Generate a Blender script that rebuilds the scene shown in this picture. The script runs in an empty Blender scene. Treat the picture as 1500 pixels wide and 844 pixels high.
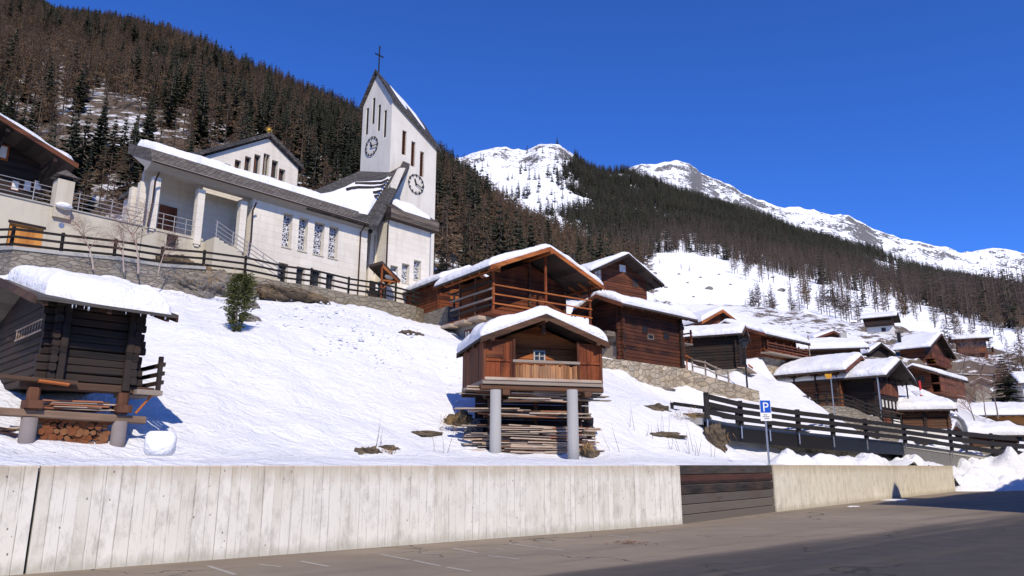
import bpy, bmesh, math, random
import numpy as np
from mathutils import Vector, Matrix
R = math.radians
rnd = random.Random(7)
scene = bpy.context.scene
C = scene.collection

# ------------------------------------------------------------------ camera model
F = 1083.0; PITCH = R(13.5); CP, SP = math.cos(PITCH), math.sin(PITCH); EYE = 1.65

def ray(u, v):
    x = (u - 750) / F; y = (422 - v) / F
    return (x, CP - y * SP, SP + y * CP)

def at(u, v, Y):
    r = ray(u, v); t = Y / r[1]
    return Vector((r[0] * t, Y, EYE + r[2] * t))

def onz(u, v, z):
    r = ray(u, v); t = (z - EYE) / r[2]
    return Vector((r[0] * t, r[1] * t, z))

def zat(Y, v):
    r = ray(750, v); return EYE + Y * r[2] / r[1]

def reach(o, ang, u, v):
    """length from o along the horizontal direction ang until it meets the sight line of column u"""
    r = ray(u, v); dx, dy = math.cos(ang), math.sin(ang)
    return -(o[0] * r[1] - o[1] * r[0]) / (dx * r[1] - dy * r[0])

# ------------------------------------------------------------------ noise
def _hash(i, j, s):
    n = (i * 374761393 + j * 668265263 + s * 1442695041).astype(np.int64) & 0x7fffffff
    n = ((n ^ (n >> 13)) * 1274126177) & 0x7fffffff
    n = (n ^ (n >> 16)) & 0x7fffffff
    return n / 0x7fffffff

def vnoise(x, y, s=0):
    x = np.asarray(x, float); y = np.asarray(y, float)
    i = np.floor(x).astype(np.int64); j = np.floor(y).astype(np.int64)
    f = x - i; g = y - j
    f = f * f * (3 - 2 * f); g = g * g * (3 - 2 * g)
    a = _hash(i, j, s); b = _hash(i + 1, j, s); c = _hash(i, j + 1, s); d = _hash(i + 1, j + 1, s)
    return (a + (b - a) * f + (c - a) * g + (a - b - c + d) * f * g) * 2 - 1

def fbm(x, y, s=0, o=4, ridged=False):
    t = 0; a = 1.0; n = 0
    for k in range(o):
        w = vnoise(np.asarray(x) * 2 ** k, np.asarray(y) * 2 ** k, s + k * 17)
        if ridged: w = 1 - 2 * np.abs(w)
        t = t + a * w; n += a; a *= .5
    return t / n

# ------------------------------------------------------------------ mesh builder
LAST = [None]
class MB:
    def __init__(s): s.v = []; s.f = []
    def add(s, vs, fs):
        k = len(s.v); s.v += [tuple(p) for p in vs]; s.f += [tuple(i + k for i in f) for f in fs]
    def box(s, x0, x1, y0, y1, z0, z1):
        s.add([(x0,y0,z0),(x1,y0,z0),(x1,y1,z0),(x0,y1,z0),(x0,y0,z1),(x1,y0,z1),(x1,y1,z1),(x0,y1,z1)],
              [(0,3,2,1),(4,5,6,7),(0,1,5,4),(1,2,6,5),(2,3,7,6),(3,0,4,7)])
    def beam(s, a, b, w, h, ch=.18, up=(0,0,1)):
        """bar from a to b with chamfered section w wide, h high"""
        a = Vector(a); b = Vector(b); d = (b - a).normalized(); up = Vector(up)
        if abs(d.dot(up)) > .95: up = Vector((0,1,0))
        sd = d.cross(up).normalized(); up = sd.cross(d)
        c = ch * min(w, h); W = w / 2; H = h / 2
        sec = [(-W,-H+c),(-W+c,-H),(W-c,-H),(W,-H+c),(W,H-c),(W-c,H),(-W+c,H),(-W,H-c)] if ch > 0 else [(-W,-H),(W,-H),(W,H),(-W,H)]
        n = len(sec)
        vs = [a + sd * p + up * q for p, q in sec] + [b + sd * p + up * q for p, q in sec]
        s.add(vs, [tuple(range(n - 1, -1, -1)), tuple(range(n, 2 * n))] + [(i, (i + 1) % n, n + (i + 1) % n, n + i) for i in range(n)])
    def tube(s, pts, rad, n=8, cap=True):
        pts = [Vector(p) for p in pts]
        if not hasattr(rad, '__len__'): rad = [rad] * len(pts)
        k = len(s.v); vs = []; fs = []
        for i, p in enumerate(pts):
            d = (pts[min(i + 1, len(pts) - 1)] - pts[max(i - 1, 0)]).normalized()
            u = Vector((0,0,1)) if abs(d.z) < .9 else Vector((1,0,0))
            a = d.cross(u).normalized(); b = d.cross(a)
            for j in range(n):
                t = 2 * math.pi * j / n
                vs.append(p + (a * math.cos(t) + b * math.sin(t)) * rad[i])
        for i in range(len(pts) - 1):
            for j in range(n):
                fs.append((i * n + j, i * n + (j + 1) % n, (i + 1) * n + (j + 1) % n, (i + 1) * n + j))
        if cap: fs += [tuple(range(n - 1, -1, -1)), tuple((len(pts) - 1) * n + j for j in range(n))]
        s.add(vs, fs)
    def prism(s, poly, d):
        """polygon (3D points) pushed along vector d"""
        d = Vector(d); n = len(poly); p = [Vector(q) for q in poly]
        s.add(p + [q + d for q in p], [tuple(range(n - 1, -1, -1)), tuple(range(n, 2 * n))] + [(i, (i + 1) % n, n + (i + 1) % n, n + i) for i in range(n)])
    def grid(s, rows):
        n = len(rows[0]); m = len(rows)
        s.add([p for r in rows for p in r], [(i * n + j, i * n + j + 1, (i + 1) * n + j + 1, (i + 1) * n + j) for i in range(m - 1) for j in range(n - 1)])
    def blob(s, c, r, seed=0, n=12, m=8, amp=.25, sq=(1,1,1)):
        c = Vector(c); vs = []; fs = []
        for i in range(m + 1):
            th = math.pi * i / m
            for j in range(n):
                ph = 2 * math.pi * j / n
                d = Vector((math.sin(th) * math.cos(ph), math.sin(th) * math.sin(ph), math.cos(th)))
                k = 1 + amp * float(fbm(d.x * 1.7 + seed * 3.1 + d.z, d.y * 1.7 - d.z * 1.3 + seed, seed, 3))
                vs.append(c + Vector((d.x * sq[0], d.y * sq[1], d.z * sq[2])) * (r * k))
        for i in range(m):
            for j in range(n):
                fs.append((i * n + j, i * n + (j + 1) % n, (i + 1) * n + (j + 1) % n, (i + 1) * n + j))
        s.add(vs, fs)
    def build(s, name, mat, parent=None, smooth=False, loc=None, rot=None, recalc=True):
        me = bpy.data.meshes.new(name); me.from_pydata(s.v, [], s.f)
        if recalc and len(s.f) < 60000:
            bm = bmesh.new(); bm.from_mesh(me); bmesh.ops.recalc_face_normals(bm, faces=bm.faces); bm.to_mesh(me); bm.free()
        if smooth: me.polygons.foreach_set('use_smooth', [True] * len(me.polygons))
        me.materials.append(mat)
        o = bpy.data.objects.new(name, me); C.objects.link(o)
        if parent: o.parent = parent
        if loc is not None: o.location = loc
        if rot is not None: o.rotation_euler = (0, 0, rot)
        LAST[0] = o; return o

def tag(o, label=None, cat=None, group=None, kind=None):
    if label: o['label'] = label
    if cat: o['category'] = cat
    if group: o['group'] = group
    if kind: o['kind'] = kind
    return o

def thing(name, label, cat, loc=(0,0,0), yaw=0, group=None):
    o = bpy.data.objects.new(name, None); C.objects.link(o)
    o.location = loc; o.rotation_euler = (0, 0, yaw); o.empty_display_size = .3
    return tag(o, label, cat, group)

# ------------------------------------------------------------------ materials
class NT:
    def __init__(s, name):
        s.m = bpy.data.materials.new(name); s.m.use_nodes = True; s.t = s.m.node_tree
        s.b = s.t.nodes['Principled BSDF']; s.b.inputs['Roughness'].default_value = .85
        s.b.inputs['Specular IOR Level'].default_value = .25
        s.tc = s.n('ShaderNodeTexCoord')
    def n(s, t, **kw):
        nd = s.t.nodes.new(t)
        for k, v in kw.items(): setattr(nd, k, v)
        return nd
    def l(s, a, b): s.t.links.new(a, b)
    def setin(s, nd, i, v):
        if hasattr(v, 'is_output') or isinstance(v, bpy.types.NodeSocket): s.l(v, nd.inputs[i])
        else: nd.inputs[i].default_value = v
    def map(s, sc, src='Object', loc=(0,0,0)):
        m = s.n('ShaderNodeMapping'); m.inputs['Scale'].default_value = sc if hasattr(sc, '__len__') else (sc,)*3
        m.inputs['Location'].default_value = loc
        s.l(s.tc.outputs[src], m.inputs[0]); return m.outputs[0]
    def noise(s, sc, detail=4, rough=.55, src='Object', loc=(0,0,0), dist=0):
        n = s.n('ShaderNodeTexNoise'); n.inputs['Scale'].default_value = 1; n.inputs['Detail'].default_value = detail
        n.inputs['Roughness'].default_value = rough; n.inputs['Distortion'].default_value = dist
        s.l(s.map(sc, src, loc), n.inputs['Vector']); return n.outputs[0]
    def ramp(s, v, stops, interp='LINEAR'):
        r = s.n('ShaderNodeValToRGB'); r.color_ramp.interpolation = interp
        e = r.color_ramp.elements
        while len(e) < len(stops): e.new(.5)
        for k, (p, c) in enumerate(stops):
            e[k].position = p; e[k].color = (c, c, c, 1) if not hasattr(c, '__len__') else (*c, 1)
        s.l(v, r.inputs[0]); return r.outputs[0]
    def math(s, op, a, b=None, c=None):
        m = s.n('ShaderNodeMath', operation=op); s.setin(m, 0, a)
        if b is not None: s.setin(m, 1, b)
        if c is not None: s.setin(m, 2, c)
        return m.outputs[0]
    def mix(s, f, a, b, mode='MIX'):
        m = s.n('ShaderNodeMix', data_type='RGBA', blend_type=mode)
        s.setin(m, 0, f)
        for i, v in ((6, a), (7, b)):
            if isinstance(v, tuple): m.inputs[i].default_value = (*v, 1) if len(v) == 3 else v
            else: s.l(v, m.inputs[i])
        return m.outputs[2]
    def xyz(s, src='Object'):
        x = s.n('ShaderNodeSeparateXYZ'); s.l(s.tc.outputs[src], x.inputs[0]); return x.outputs
    def white(s, v):
        w = s.n('ShaderNodeTexWhiteNoise', noise_dimensions='1D'); s.l(v, w.inputs['W']); return w.outputs[0]
    def out(s, col, bump=None, bs=.3, bd=.05, rough=None):
        if isinstance(col, tuple): s.b.inputs['Base Color'].default_value = (*col, 1)
        else: s.l(col, s.b.inputs['Base Color'])
        if bump is not None:
            b = s.n('ShaderNodeBump'); b.inputs['Strength'].default_value = bs; b.inputs['Distance'].default_value = bd
            s.l(bump, b.inputs['Height']); s.l(b.outputs[0], s.b.inputs['Normal'])
        if rough is not None: s.setin(s.b, 'Roughness', rough)
        return s.m

def snow_mat(name='snow', tint=(.765,.765,.775)):
    t = NT(name)
    a = t.noise(.9, 5, .6); b = t.noise((7,7,9), 4, .6)
    b2 = t.noise((24,24,30), 3, .6)
    h = t.math('ADD', t.math('MULTIPLY', a, 1.0), t.math('ADD', t.math('MULTIPLY', b, .3), t.math('MULTIPLY', b2, .05)))
    c = t.mix(t.noise(.25, 3), tuple(x * .965 for x in tint), tint)
    m = t.out(c, h, .8, .25, .6)
    t.b.inputs['Specular IOR Level'].default_value = .3
    return m

def wood(name, dark, light, course=.2, vertical=False, orange=None, oran_amt=.4, rough=.8):
    t = NT(name); x, y, z = t.xyz()[0:3]
    along = t.math('ADD', x, y)
    if vertical:
        cid = t.math('FLOOR', t.math('DIVIDE', along, course)); grain = t.noise((26,26,1.6), 5, .65)
        streak = t.noise((5,5,.5), 4, .6)
    else:
        cid = t.math('FLOOR', t.math('DIVIDE', z, course)); grain = t.noise((1.6,1.6,26), 5, .65)
        streak = t.noise((.7,.7,5), 4, .6)
    per = t.white(t.math('ADD', cid, .37))
    f = t.math('ADD', t.math('MULTIPLY', per, .45), t.math('ADD', t.math('MULTIPLY', streak, .7), t.math('MULTIPLY', grain, .55)))
    k = t.ramp(f, [(.52, dark), (.8, tuple((a + b) / 2 for a, b in zip(dark, light))), (1.0, light)])
    if orange:
        pm = t.ramp(t.noise((.9,.9,.8) if not vertical else (1.1,1.1,.7), 4, .6, loc=(3,7,1)), [(.5 - .1 * oran_amt, 0.), (.7, oran_amt)])
        k = t.mix(pm, k, t.mix(t.ramp(grain, [(.3, 0.), (.7, 1.)]), tuple(v * .55 for v in orange), orange))
    return t.out(k, t.math('ADD', grain, t.math('MULTIPLY', streak, .5)), .5, .02, rough)

def stone(name, cols, scale=3.2, mortar=(.3,.27,.22), squash=1.6, mw=.05, weather=(.16,.13,.09)):
    t = NT(name)
    mp = t.map((scale, scale, scale * squash)); w = t.n('ShaderNodeTexNoise'); w.inputs['Scale'].default_value = 2.2
    t.l(mp, w.inputs['Vector'])
    vm = t.n('ShaderNodeVectorMath', operation='MULTIPLY_ADD'); t.l(w.outputs[1], vm.inputs[0]); vm.inputs[1].default_value = (.5,.5,.5); t.l(mp, vm.inputs[2])
    vo = t.n('ShaderNodeTexVoronoi'); vo.inputs['Scale'].default_value = 1; t.l(vm.outputs[0], vo.inputs['Vector'])
    ve = t.n('ShaderNodeTexVoronoi', feature='DISTANCE_TO_EDGE'); ve.inputs['Scale'].default_value = 1; t.l(vm.outputs[0], ve.inputs['Vector'])
    sp = t.n('ShaderNodeSeparateColor'); t.l(vo.outputs['Color'], sp.inputs[0])
    c = t.ramp(sp.outputs[0], [(i / max(1, len(cols) - 1), q) for i, q in enumerate(cols)])
    c = t.mix(t.math('MULTIPLY', t.noise(9, 5, .7), .55), c, t.mix(.5, c, weather))
    e = t.ramp(ve.outputs['Distance'], [(0., 0.), (mw, 1.)])
    c = t.mix(e, mortar, c)
    big = t.ramp(t.noise(.5, 4, .6), [(.45, 0.), (.7, .5)])
    c = t.mix(big, c, weather)
    h = t.math('ADD', t.ramp(ve.outputs['Distance'], [(0., 0.), (.15, 1.)]), t.math('MULTIPLY', t.noise(14, 5, .7), .5))
    return t.out(c, h, .8, .06)

def plain(name, col, rough=.6, metal=0., var=.12, scale=4):
    t = NT(name)
    c = t.mix(t.noise(scale, 4, .6), tuple(v * (1 - var) for v in col), tuple(min(1, v * (1 + var)) for v in col))
    t.b.inputs['Metallic'].default_value = metal
    return t.out(c, t.noise(scale * 6, 3), .1, .01, rough)

def render_wall(name, col, stain=(.4,.33,.2), amt=.35, block=0.):
    """rendered / plastered masonry with rain streaks, optional faint block courses"""
    t = NT(name)
    st = t.ramp(t.noise((1.4,1.4,.18), 5, .65), [(.5, 0.), (.8, amt)])
    pt = t.ramp(t.noise(.6, 5, .6, loc=(5,1,2)), [(.4, 0.), (.75, amt)])
    c = t.mix(st, col, stain); c = t.mix(pt, c, tuple(v * .82 for v in col))
    h = t.noise(18, 4, .7)
    if block:
        br = t.n('ShaderNodeTexBrick'); br.inputs['Scale'].default_value = 1; br.inputs['Mortar Size'].default_value = .012
        br.inputs['Brick Width'].default_value = 1.1; br.inputs['Row Height'].default_value = .42
        cx = t.n('ShaderNodeCombineXYZ'); x, y, z = t.xyz()[0:3]; t.l(t.math('ADD', x, y), cx.inputs[0]); t.l(z, cx.inputs[1])
        t.l(cx.outputs[0], br.inputs['Vector'])
        br.inputs['Color1'].default_value = (1,1,1,1); br.inputs['Color2'].default_value = (.93,.92,.9,1); br.inputs['Mortar'].default_value = (.8,.77,.72,1)
        c = t.mix(block, c, br.outputs[0], 'MULTIPLY')
    return t.out(c, h, .25, .02)

def shingle(name, a, b, row=.14, wid=.3):
    t = NT(name)
    br = t.n('ShaderNodeTexBrick'); br.inputs['Scale'].default_value = 1; br.inputs['Mortar Size'].default_value = .018
    br.inputs['Brick Width'].default_value = wid; br.inputs['Row Height'].default_value = row
    cx = t.n('ShaderNodeCombineXYZ'); x, y, z = t.xyz()[0:3]
    t.l(t.math('ADD', x, t.math('MULTIPLY', y, .6)), cx.inputs[0]); t.l(t.math('ADD', z, t.math('MULTIPLY', y, .3)), cx.inputs[1]); t.l(cx.outputs[0], br.inputs['Vector'])
    br.inputs['Color1'].default_value = (*a, 1); br.inputs['Color2'].default_value = (*b, 1); br.inputs['Mortar'].default_value = (.02,.02,.02,1)
    c = t.mix(t.ramp(t.noise(5, 4), [(.35, 0.), (.75, .6)]), br.outputs[0], tuple(v * .5 for v in a))
    return t.out(c, br.outputs[1], -.6, .03)

def concrete_boards(name, bw=.205, yellow=0.):
    t = NT(name); x, y, z = t.xyz()[0:3]
    bx = t.math('DIVIDE', x, bw)
    wob = t.math('ADD', bx, t.math('ADD', t.math('MULTIPLY', t.noise((1.7,0,0), 3, .7), 2.2), t.math('MULTIPLY', t.noise((1.3,1,.9), 3), .14)))
    per = t.white(t.math('FLOOR', wob)); fr = t.math('FRACT', wob)
    edge = t.ramp(t.math('ABSOLUTE', t.math('SUBTRACT', fr, .5)), [(.44, 0.), (.49, 1.)])
    patchy = t.ramp(t.noise((3,3,1.1), 4, .7), [(.36, .0), (.52, 1.)])
    thin = t.ramp(t.math('ABSOLUTE', t.math('SUBTRACT', t.math('FRACT', t.math('ADD', t.math('MULTIPLY', wob, 2.37), t.math('MULTIPLY', t.noise((2,1,1.5), 3), .5))), .5)), [(.455, 0.), (.5, 1.)])
    thin = t.math('MULTIPLY', thin, t.ramp(t.noise((4,4,.9), 4, .7, loc=(7,3,1)), [(.5, 0.), (.62, .8)]))
    edge = t.math('MAXIMUM', t.math('MULTIPLY', edge, t.math('MULTIPLY', patchy, t.math('ADD', .35, t.math('MULTIPLY', t.white(t.math('FLOOR', t.math('ADD', wob, .5))), .65)))), thin)
    base = t.ramp(per, [(0., (.58,.54,.44)), (.5, (.655,.615,.515)), (1., (.70,.665,.57))])
    base = t.mix(t.ramp(t.noise((.35,.35,.6), 4), [(.4, 0.), (.65, .7)]), base, (.68,.65,.565))
    cloud = t.ramp(t.noise((3.4,3.4,1.6), 7, .75), [(.48, 0.), (.7, .72)])
    c = t.mix(cloud, base, (.33,.3,.245))
    c = t.mix(t.math('MULTIPLY', edge, .75), c, (.2,.18,.14))
    topm = t.math('MULTIPLY', t.ramp(t.math('ADD', z, t.math('MULTIPLY', t.noise((5,5,.9), 4), .55)), [(.0, 0.), (1., 1.)]), 1.)
    top = t.ramp(t.math('ADD', z, t.math('MULTIPLY', t.noise((6,6,.7), 5, .7), .9)), [(.0, 0.), (1., 0.)])
    tz = t.math('ADD', t.math('DIVIDE', z, 1.65), t.math('MULTIPLY', t.noise((6,6,.6), 5, .7), .42))
    c = t.mix(t.ramp(tz, [(1.02, 0.), (1.22, .62)]) if False else t.math('MULTIPLY', t.math('SMOOTH_MIN', t.math('MAXIMUM', t.math('MULTIPLY', t.math('SUBTRACT', tz, .98), 4.), 0.), 1., .2), .6), c, (.36,.27,.16))
    bz = t.math('SUBTRACT', t.math('DIVIDE', z, 1.65), t.math('MULTIPLY', t.noise((5,5,1.5), 5, .7), .28))
    c = t.mix(t.math('MULTIPLY', t.math('MINIMUM', t.math('MAXIMUM', t.math('MULTIPLY', t.math('SUBTRACT', .0, bz), 9.), 0.), 1.), .5), c, (.3,.27,.19))
    pv = t.n('ShaderNodeTexVoronoi'); pv.inputs['Scale'].default_value = 1; t.l(t.map((6.5,6.5,4.2)), pv.inputs['Vector'])
    sp = t.n('ShaderNodeSeparateColor'); t.l(pv.outputs['Color'], sp.inputs[0])
    pit = t.math('MULTIPLY', t.math('LESS_THAN', t.math('ADD', pv.outputs['Distance'], t.math('MULTIPLY', t.noise(22, 3), .16)), .16), t.math('GREATER_THAN', sp.outputs[0], .3))
    c = t.mix(t.math('MULTIPLY', pit, .9), c, (.16,.13,.09))
    if yellow: c = t.mix(yellow, c, (.97,.86,.62), 'MULTIPLY')
    h = t.math('SUBTRACT', t.math('ADD', t.math('MULTIPLY', t.noise((14,14,3), 5, .7), .4), t.math('MULTIPLY', per, .3)), t.math('ADD', edge, pit))
    return t.out(c, h, .5, .015, .8)

def asphalt(name):
    t = NT(name)
    big = t.noise((.09,.22,1), 5, .6); fine = t.noise(38, 3, .8); mid = t.noise((1.2,1.9,1), 5, .65)
    c = t.mix(t.ramp(big, [(.35, 0.), (.65, 1.)]), (.235,.187,.13), (.32,.26,.185))
    c = t.mix(t.ramp(mid, [(.45, 0.), (.75, .5)]), c, (.17,.136,.098))
    c = t.mix(t.math('MULTIPLY', fine, .35), c, (.07,.06,.05))
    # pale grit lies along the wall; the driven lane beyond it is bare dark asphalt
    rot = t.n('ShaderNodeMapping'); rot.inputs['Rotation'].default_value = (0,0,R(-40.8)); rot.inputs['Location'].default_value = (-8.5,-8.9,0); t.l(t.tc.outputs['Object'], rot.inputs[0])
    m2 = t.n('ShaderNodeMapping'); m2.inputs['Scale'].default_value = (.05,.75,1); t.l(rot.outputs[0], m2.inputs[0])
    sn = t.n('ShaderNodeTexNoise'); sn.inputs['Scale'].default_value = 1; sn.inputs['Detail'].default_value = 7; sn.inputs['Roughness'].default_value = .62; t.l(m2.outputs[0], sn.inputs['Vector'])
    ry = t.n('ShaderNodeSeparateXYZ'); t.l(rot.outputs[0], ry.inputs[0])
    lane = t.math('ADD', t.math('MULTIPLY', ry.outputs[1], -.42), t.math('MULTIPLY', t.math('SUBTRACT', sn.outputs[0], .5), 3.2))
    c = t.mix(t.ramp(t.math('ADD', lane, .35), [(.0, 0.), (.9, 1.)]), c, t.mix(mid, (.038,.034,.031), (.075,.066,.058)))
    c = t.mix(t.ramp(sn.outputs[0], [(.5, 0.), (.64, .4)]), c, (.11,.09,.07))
    vo = t.n('ShaderNodeTexVoronoi', feature='DISTANCE_TO_EDGE'); vo.inputs['Scale'].default_value = .18
    dm = t.n('ShaderNodeVectorMath', operation='MULTIPLY_ADD'); dn = t.n('ShaderNodeTexNoise'); dn.inputs['Scale'].default_value = .7; dn.inputs['Detail'].default_value = 6
    t.l(t.tc.outputs['Object'], dn.inputs['Vector']); t.l(dn.outputs[1], dm.inputs[0]); dm.inputs[1].default_value = (2.5,2.5,0); t.l(t.tc.outputs['Object'], dm.inputs[2]); t.l(dm.outputs[0], vo.inputs['Vector'])
    crack = t.math('MULTIPLY', t.math('LESS_THAN', vo.outputs['Distance'], .0035), t.math('GREATER_THAN', big, .47))
    c = t.mix(t.math('MULTIPLY', crack, .75), c, (.025,.022,.02))
    return t.out(c, t.math('ADD', fine, t.math('MULTIPLY', mid, .5)), .35, .02, t.ramp(mid, [(.3, .95), (.7, .75)]))

M = {}
M['snow'] = snow_mat()
M['roofsnow'] = snow_mat('roof_snow', (.77,.77,.78))
M['wood_dark'] = wood('weathered_log', (.016,.010,.007), (.10,.05,.028), .24, False, (.16,.055,.022), .5)
M['wood_black'] = wood('old_black_log', (.006,.005,.005), (.03,.022,.018), .2, False, (.085,.032,.015), .4)
M['wood_red'] = wood('sunburnt_wood', (.03,.009,.005), (.15,.042,.016), .22, False, (.28,.09,.03), .6)
M['wood_red_v'] = wood('sunburnt_plank', (.02,.008,.005), (.14,.042,.017), .17, True, (.28,.09,.03), .5)
M['wood_orange'] = wood('fresh_orange_wood', (.10,.024,.007), (.38,.115,.03), .2, False, (.5,.19,.055), .45)
M['wood_orange_v'] = wood('fresh_orange_plank', (.022,.007,.004), (.19,.046,.014), .17, True, (.42,.125,.034), .6)
M['wood_brown'] = wood('brown_chalet_wood', (.035,.013,.008), (.15,.05,.024), .2, False, (.22,.075,.03), .4)
M['wood_brown_v'] = wood('brown_chalet_plank', (.04,.014,.008), (.17,.055,.025), .16, True, (.24,.08,.03), .4)
M['wood_grey'] = wood('grey_weathered_board', (.05,.04,.032), (.26,.21,.165), .3, False)
M['wood_silver'] = wood('silvered_board', (.1,.075,.055), (.42,.33,.25), .08, False, (.3,.13,.06), .6)
M['rail'] = wood('black_stained_rail', (.005,.005,.005), (.022,.019,.018), .3, False)
M['plank_wall'] = wood('dark_plank', (.014,.012,.011), (.10,.085,.072), .27, False, (.12,.06,.04), .5)
M['stone_wall'] = stone('dry_stone', [(.22,.17,.11), (.48,.39,.27), (.33,.29,.23), (.55,.47,.35), (.2,.17,.13)], 2.1, (.17,.135,.09), 1.5, .05, (.22,.17,.11))
M['stone_grey'] = stone('grey_field_stone', [(.2,.18,.15), (.3,.27,.22), (.24,.21,.18), (.34,.3,.25)], 2.2, (.16,.14,.11), 2.6, .05)
M['stone_pale'] = stone('pale_mortared_stone', [(.34,.3,.23), (.46,.41,.32), (.3,.27,.22), (.5,.45,.36)], 2.4, (.36,.33,.27), 1.5, .06)
M['white_wall'] = render_wall('white_render', (.72,.665,.565), (.45,.38,.27), .6, .95)
M['tower_wall'] = render_wall('tower_render', (.68,.635,.55), (.40,.35,.27), .6)
M['cream_wall'] = render_wall('terrace_render', (.54,.485,.375), (.26,.2,.12), .6)
M['plaster_grey'] = render_wall('grey_plaster', (.3,.29,.27), (.2,.17,.13), .5)
M['plaster_white'] = render_wall('white_plaster', (.68,.65,.6), (.5,.45,.35), .3)
M['orange_wall'] = render_wall('ochre_wall', (.5,.23,.07), (.3,.14,.05), .4)
M['shingle'] = shingle('slate_shingle', (.11,.092,.078), (.2,.175,.15))
M['slate'] = shingle('dark_slate', (.05,.046,.044), (.115,.105,.098), .18, .34)
M['roofdark'] = wood('dark_roof_board', (.015,.012,.011), (.06,.045,.038), .2, False)
M['soffit'] = plain('grey_soffit', (.3,.28,.25), .8, 0, .15, 2)
M['black'] = plain('black_iron', (.014,.013,.013), .5)
M['clock'] = plain('clock_iron', (.02,.02,.022), .45)
M['glass'] = plain('window_glass', (.03,.034,.04), .12)
M['gold'] = plain('gilded_metal', (.62,.36,.06), .35, .7)
M['steel'] = plain('galvanised_steel', (.4,.4,.41), .35, .8)
M['greypaint'] = plain('grey_rail_paint', (.3,.29,.29), .5)
M['pole'] = render_wall('cement_pillar', (.33,.325,.315), (.2,.18,.15), .5)
M['pole_brown'] = plain('taupe_pillar', (.2,.17,.16), .85, 0, .14, 5)
M['white'] = plain('white_paint', (.75,.74,.71), .6, 0, .06)
M['blue'] = plain('sign_blue', (.01,.075,.42), .4, 0, .04)
M['grey_text'] = plain('sign_print', (.16,.16,.17), .6)
M['yellow'] = plain('sign_yellow', (.5,.25,.02), .5)
M['redpaint'] = plain('red_paint', (.5,.03,.03), .5)
M['orange_door'] = wood('orange_door_plank', (.34,.12,.025), (.56,.25,.06), .22, True)
M['copper'] = plain('brown_gutter', (.05,.03,.022), .45, .4)
M['roadpaint'] = plain('worn_road_paint', (.36,.33,.28), .85, 0, .35, 9)
M['bark'] = wood('bark', (.06,.045,.035), (.2,.16,.125), .3, True)
M['birch'] = plain('birch_bark', (.36,.29,.24), .8, 0, .3, 6)
M['leafheap'] = plain('dead_leaf', (.22,.09,.03), .9, 0, .4, 12)
M['drygrass'] = plain('dry_grass', (.30,.19,.075), .95, 0, .4, 14)
M['stem'] = plain('dry_stem', (.14,.1,.075), .9, 0, .3, 6)
M['brick'] = render_wall('facade_render', (.5,.47,.42), (.35,.3,.24), .3)
M['concrete'] = concrete_boards('board_marked_concrete')
M['cement'] = plain('cement', (.36,.345,.31), .9, 0, .22, 2.5)
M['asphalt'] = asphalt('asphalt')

def lattice(name):
    t = NT(name)
    ve = t.n('ShaderNodeTexVoronoi', feature='DISTANCE_TO_EDGE'); ve.inputs['Scale'].default_value = 1
    mp = t.map((6.5,6.5,5.5)); t.l(mp, ve.inputs['Vector'])
    e = t.ramp(ve.outputs['Distance'], [(.06, 1.), (.12, 0.)])
    x, y, z = t.xyz()[0:3]
    bar = t.math('LESS_THAN', t.math('FRACT', t.math('MULTIPLY', z, 1.45)), .06)
    c = t.mix(t.math('MAXIMUM', e, bar), (.03,.033,.04), (.6,.6,.62))
    return t.out(c, None, rough=.3)
M['lattice'] = lattice('leaded_glass')

def rock_mat(name, a=(.13,.115,.1), b=(.3,.27,.23), moss=(.16,.1,.04), mamt=.5):
    t = NT(name)
    n1 = t.noise((1.3,1.3,3.2), 6, .7, dist=.6); n2 = t.noise(6, 5, .7)
    c = t.mix(t.ramp(n1, [(.35, 0.), (.65, 1.)]), a, b)
    c = t.mix(t.ramp(t.noise(.9, 4, .6, loc=(2,2,2)), [(.5, 0.), (.68, mamt)]), c, moss)
    c = t.mix(t.ramp(n2, [(.4, .0), (.75, .5)]), c, tuple(v * .4 for v in a))
    return t.out(c, t.math('ADD', n1, t.math('MULTIPLY', n2, .5)), 1., .15)
M['rock'] = rock_mat('rock')
M['rock_brown'] = rock_mat('brown_earth_rock', (.07,.052,.036), (.2,.15,.095), (.27,.17,.065), .7)

def foliage(name, a, b):
    t = NT(name)
    oi = t.n('ShaderNodeObjectInfo')
    f = t.math('ADD', t.math('MULTIPLY', oi.outputs['Random'], .55), t.math('MULTIPLY', t.noise(.7, 3), .45))
    return t.out(t.mix(f, a, b), None, rough=.9)
M['spruce'] = foliage('spruce_needles', (.016,.021,.013), (.045,.048,.027))
M['spruce_green'] = foliage('young_spruce_needles', (.036,.046,.012), (.095,.10,.03))
M['larch'] = foliage('bare_larch_twigs', (.10,.064,.038), (.235,.15,.088))
M['larch_grey'] = foliage('grey_larch_twigs', (.06,.045,.036), (.14,.1,.08))
M['trunk'] = foliage('forest_trunk', (.045,.036,.028), (.12,.092,.07))

# ------------------------------------------------------------------ camera, light, sky
cam = bpy.data.cameras.new('camera'); cam.sensor_width = 36; cam.lens = F / 1500 * 36
cam.clip_start = .1; cam.clip_end = 9000
co = bpy.data.objects.new('camera', cam); C.objects.link(co)
co.location = (0, 0, EYE); co.rotation_euler = (R(90) + PITCH, 0, 0)
scene.camera = co

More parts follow.
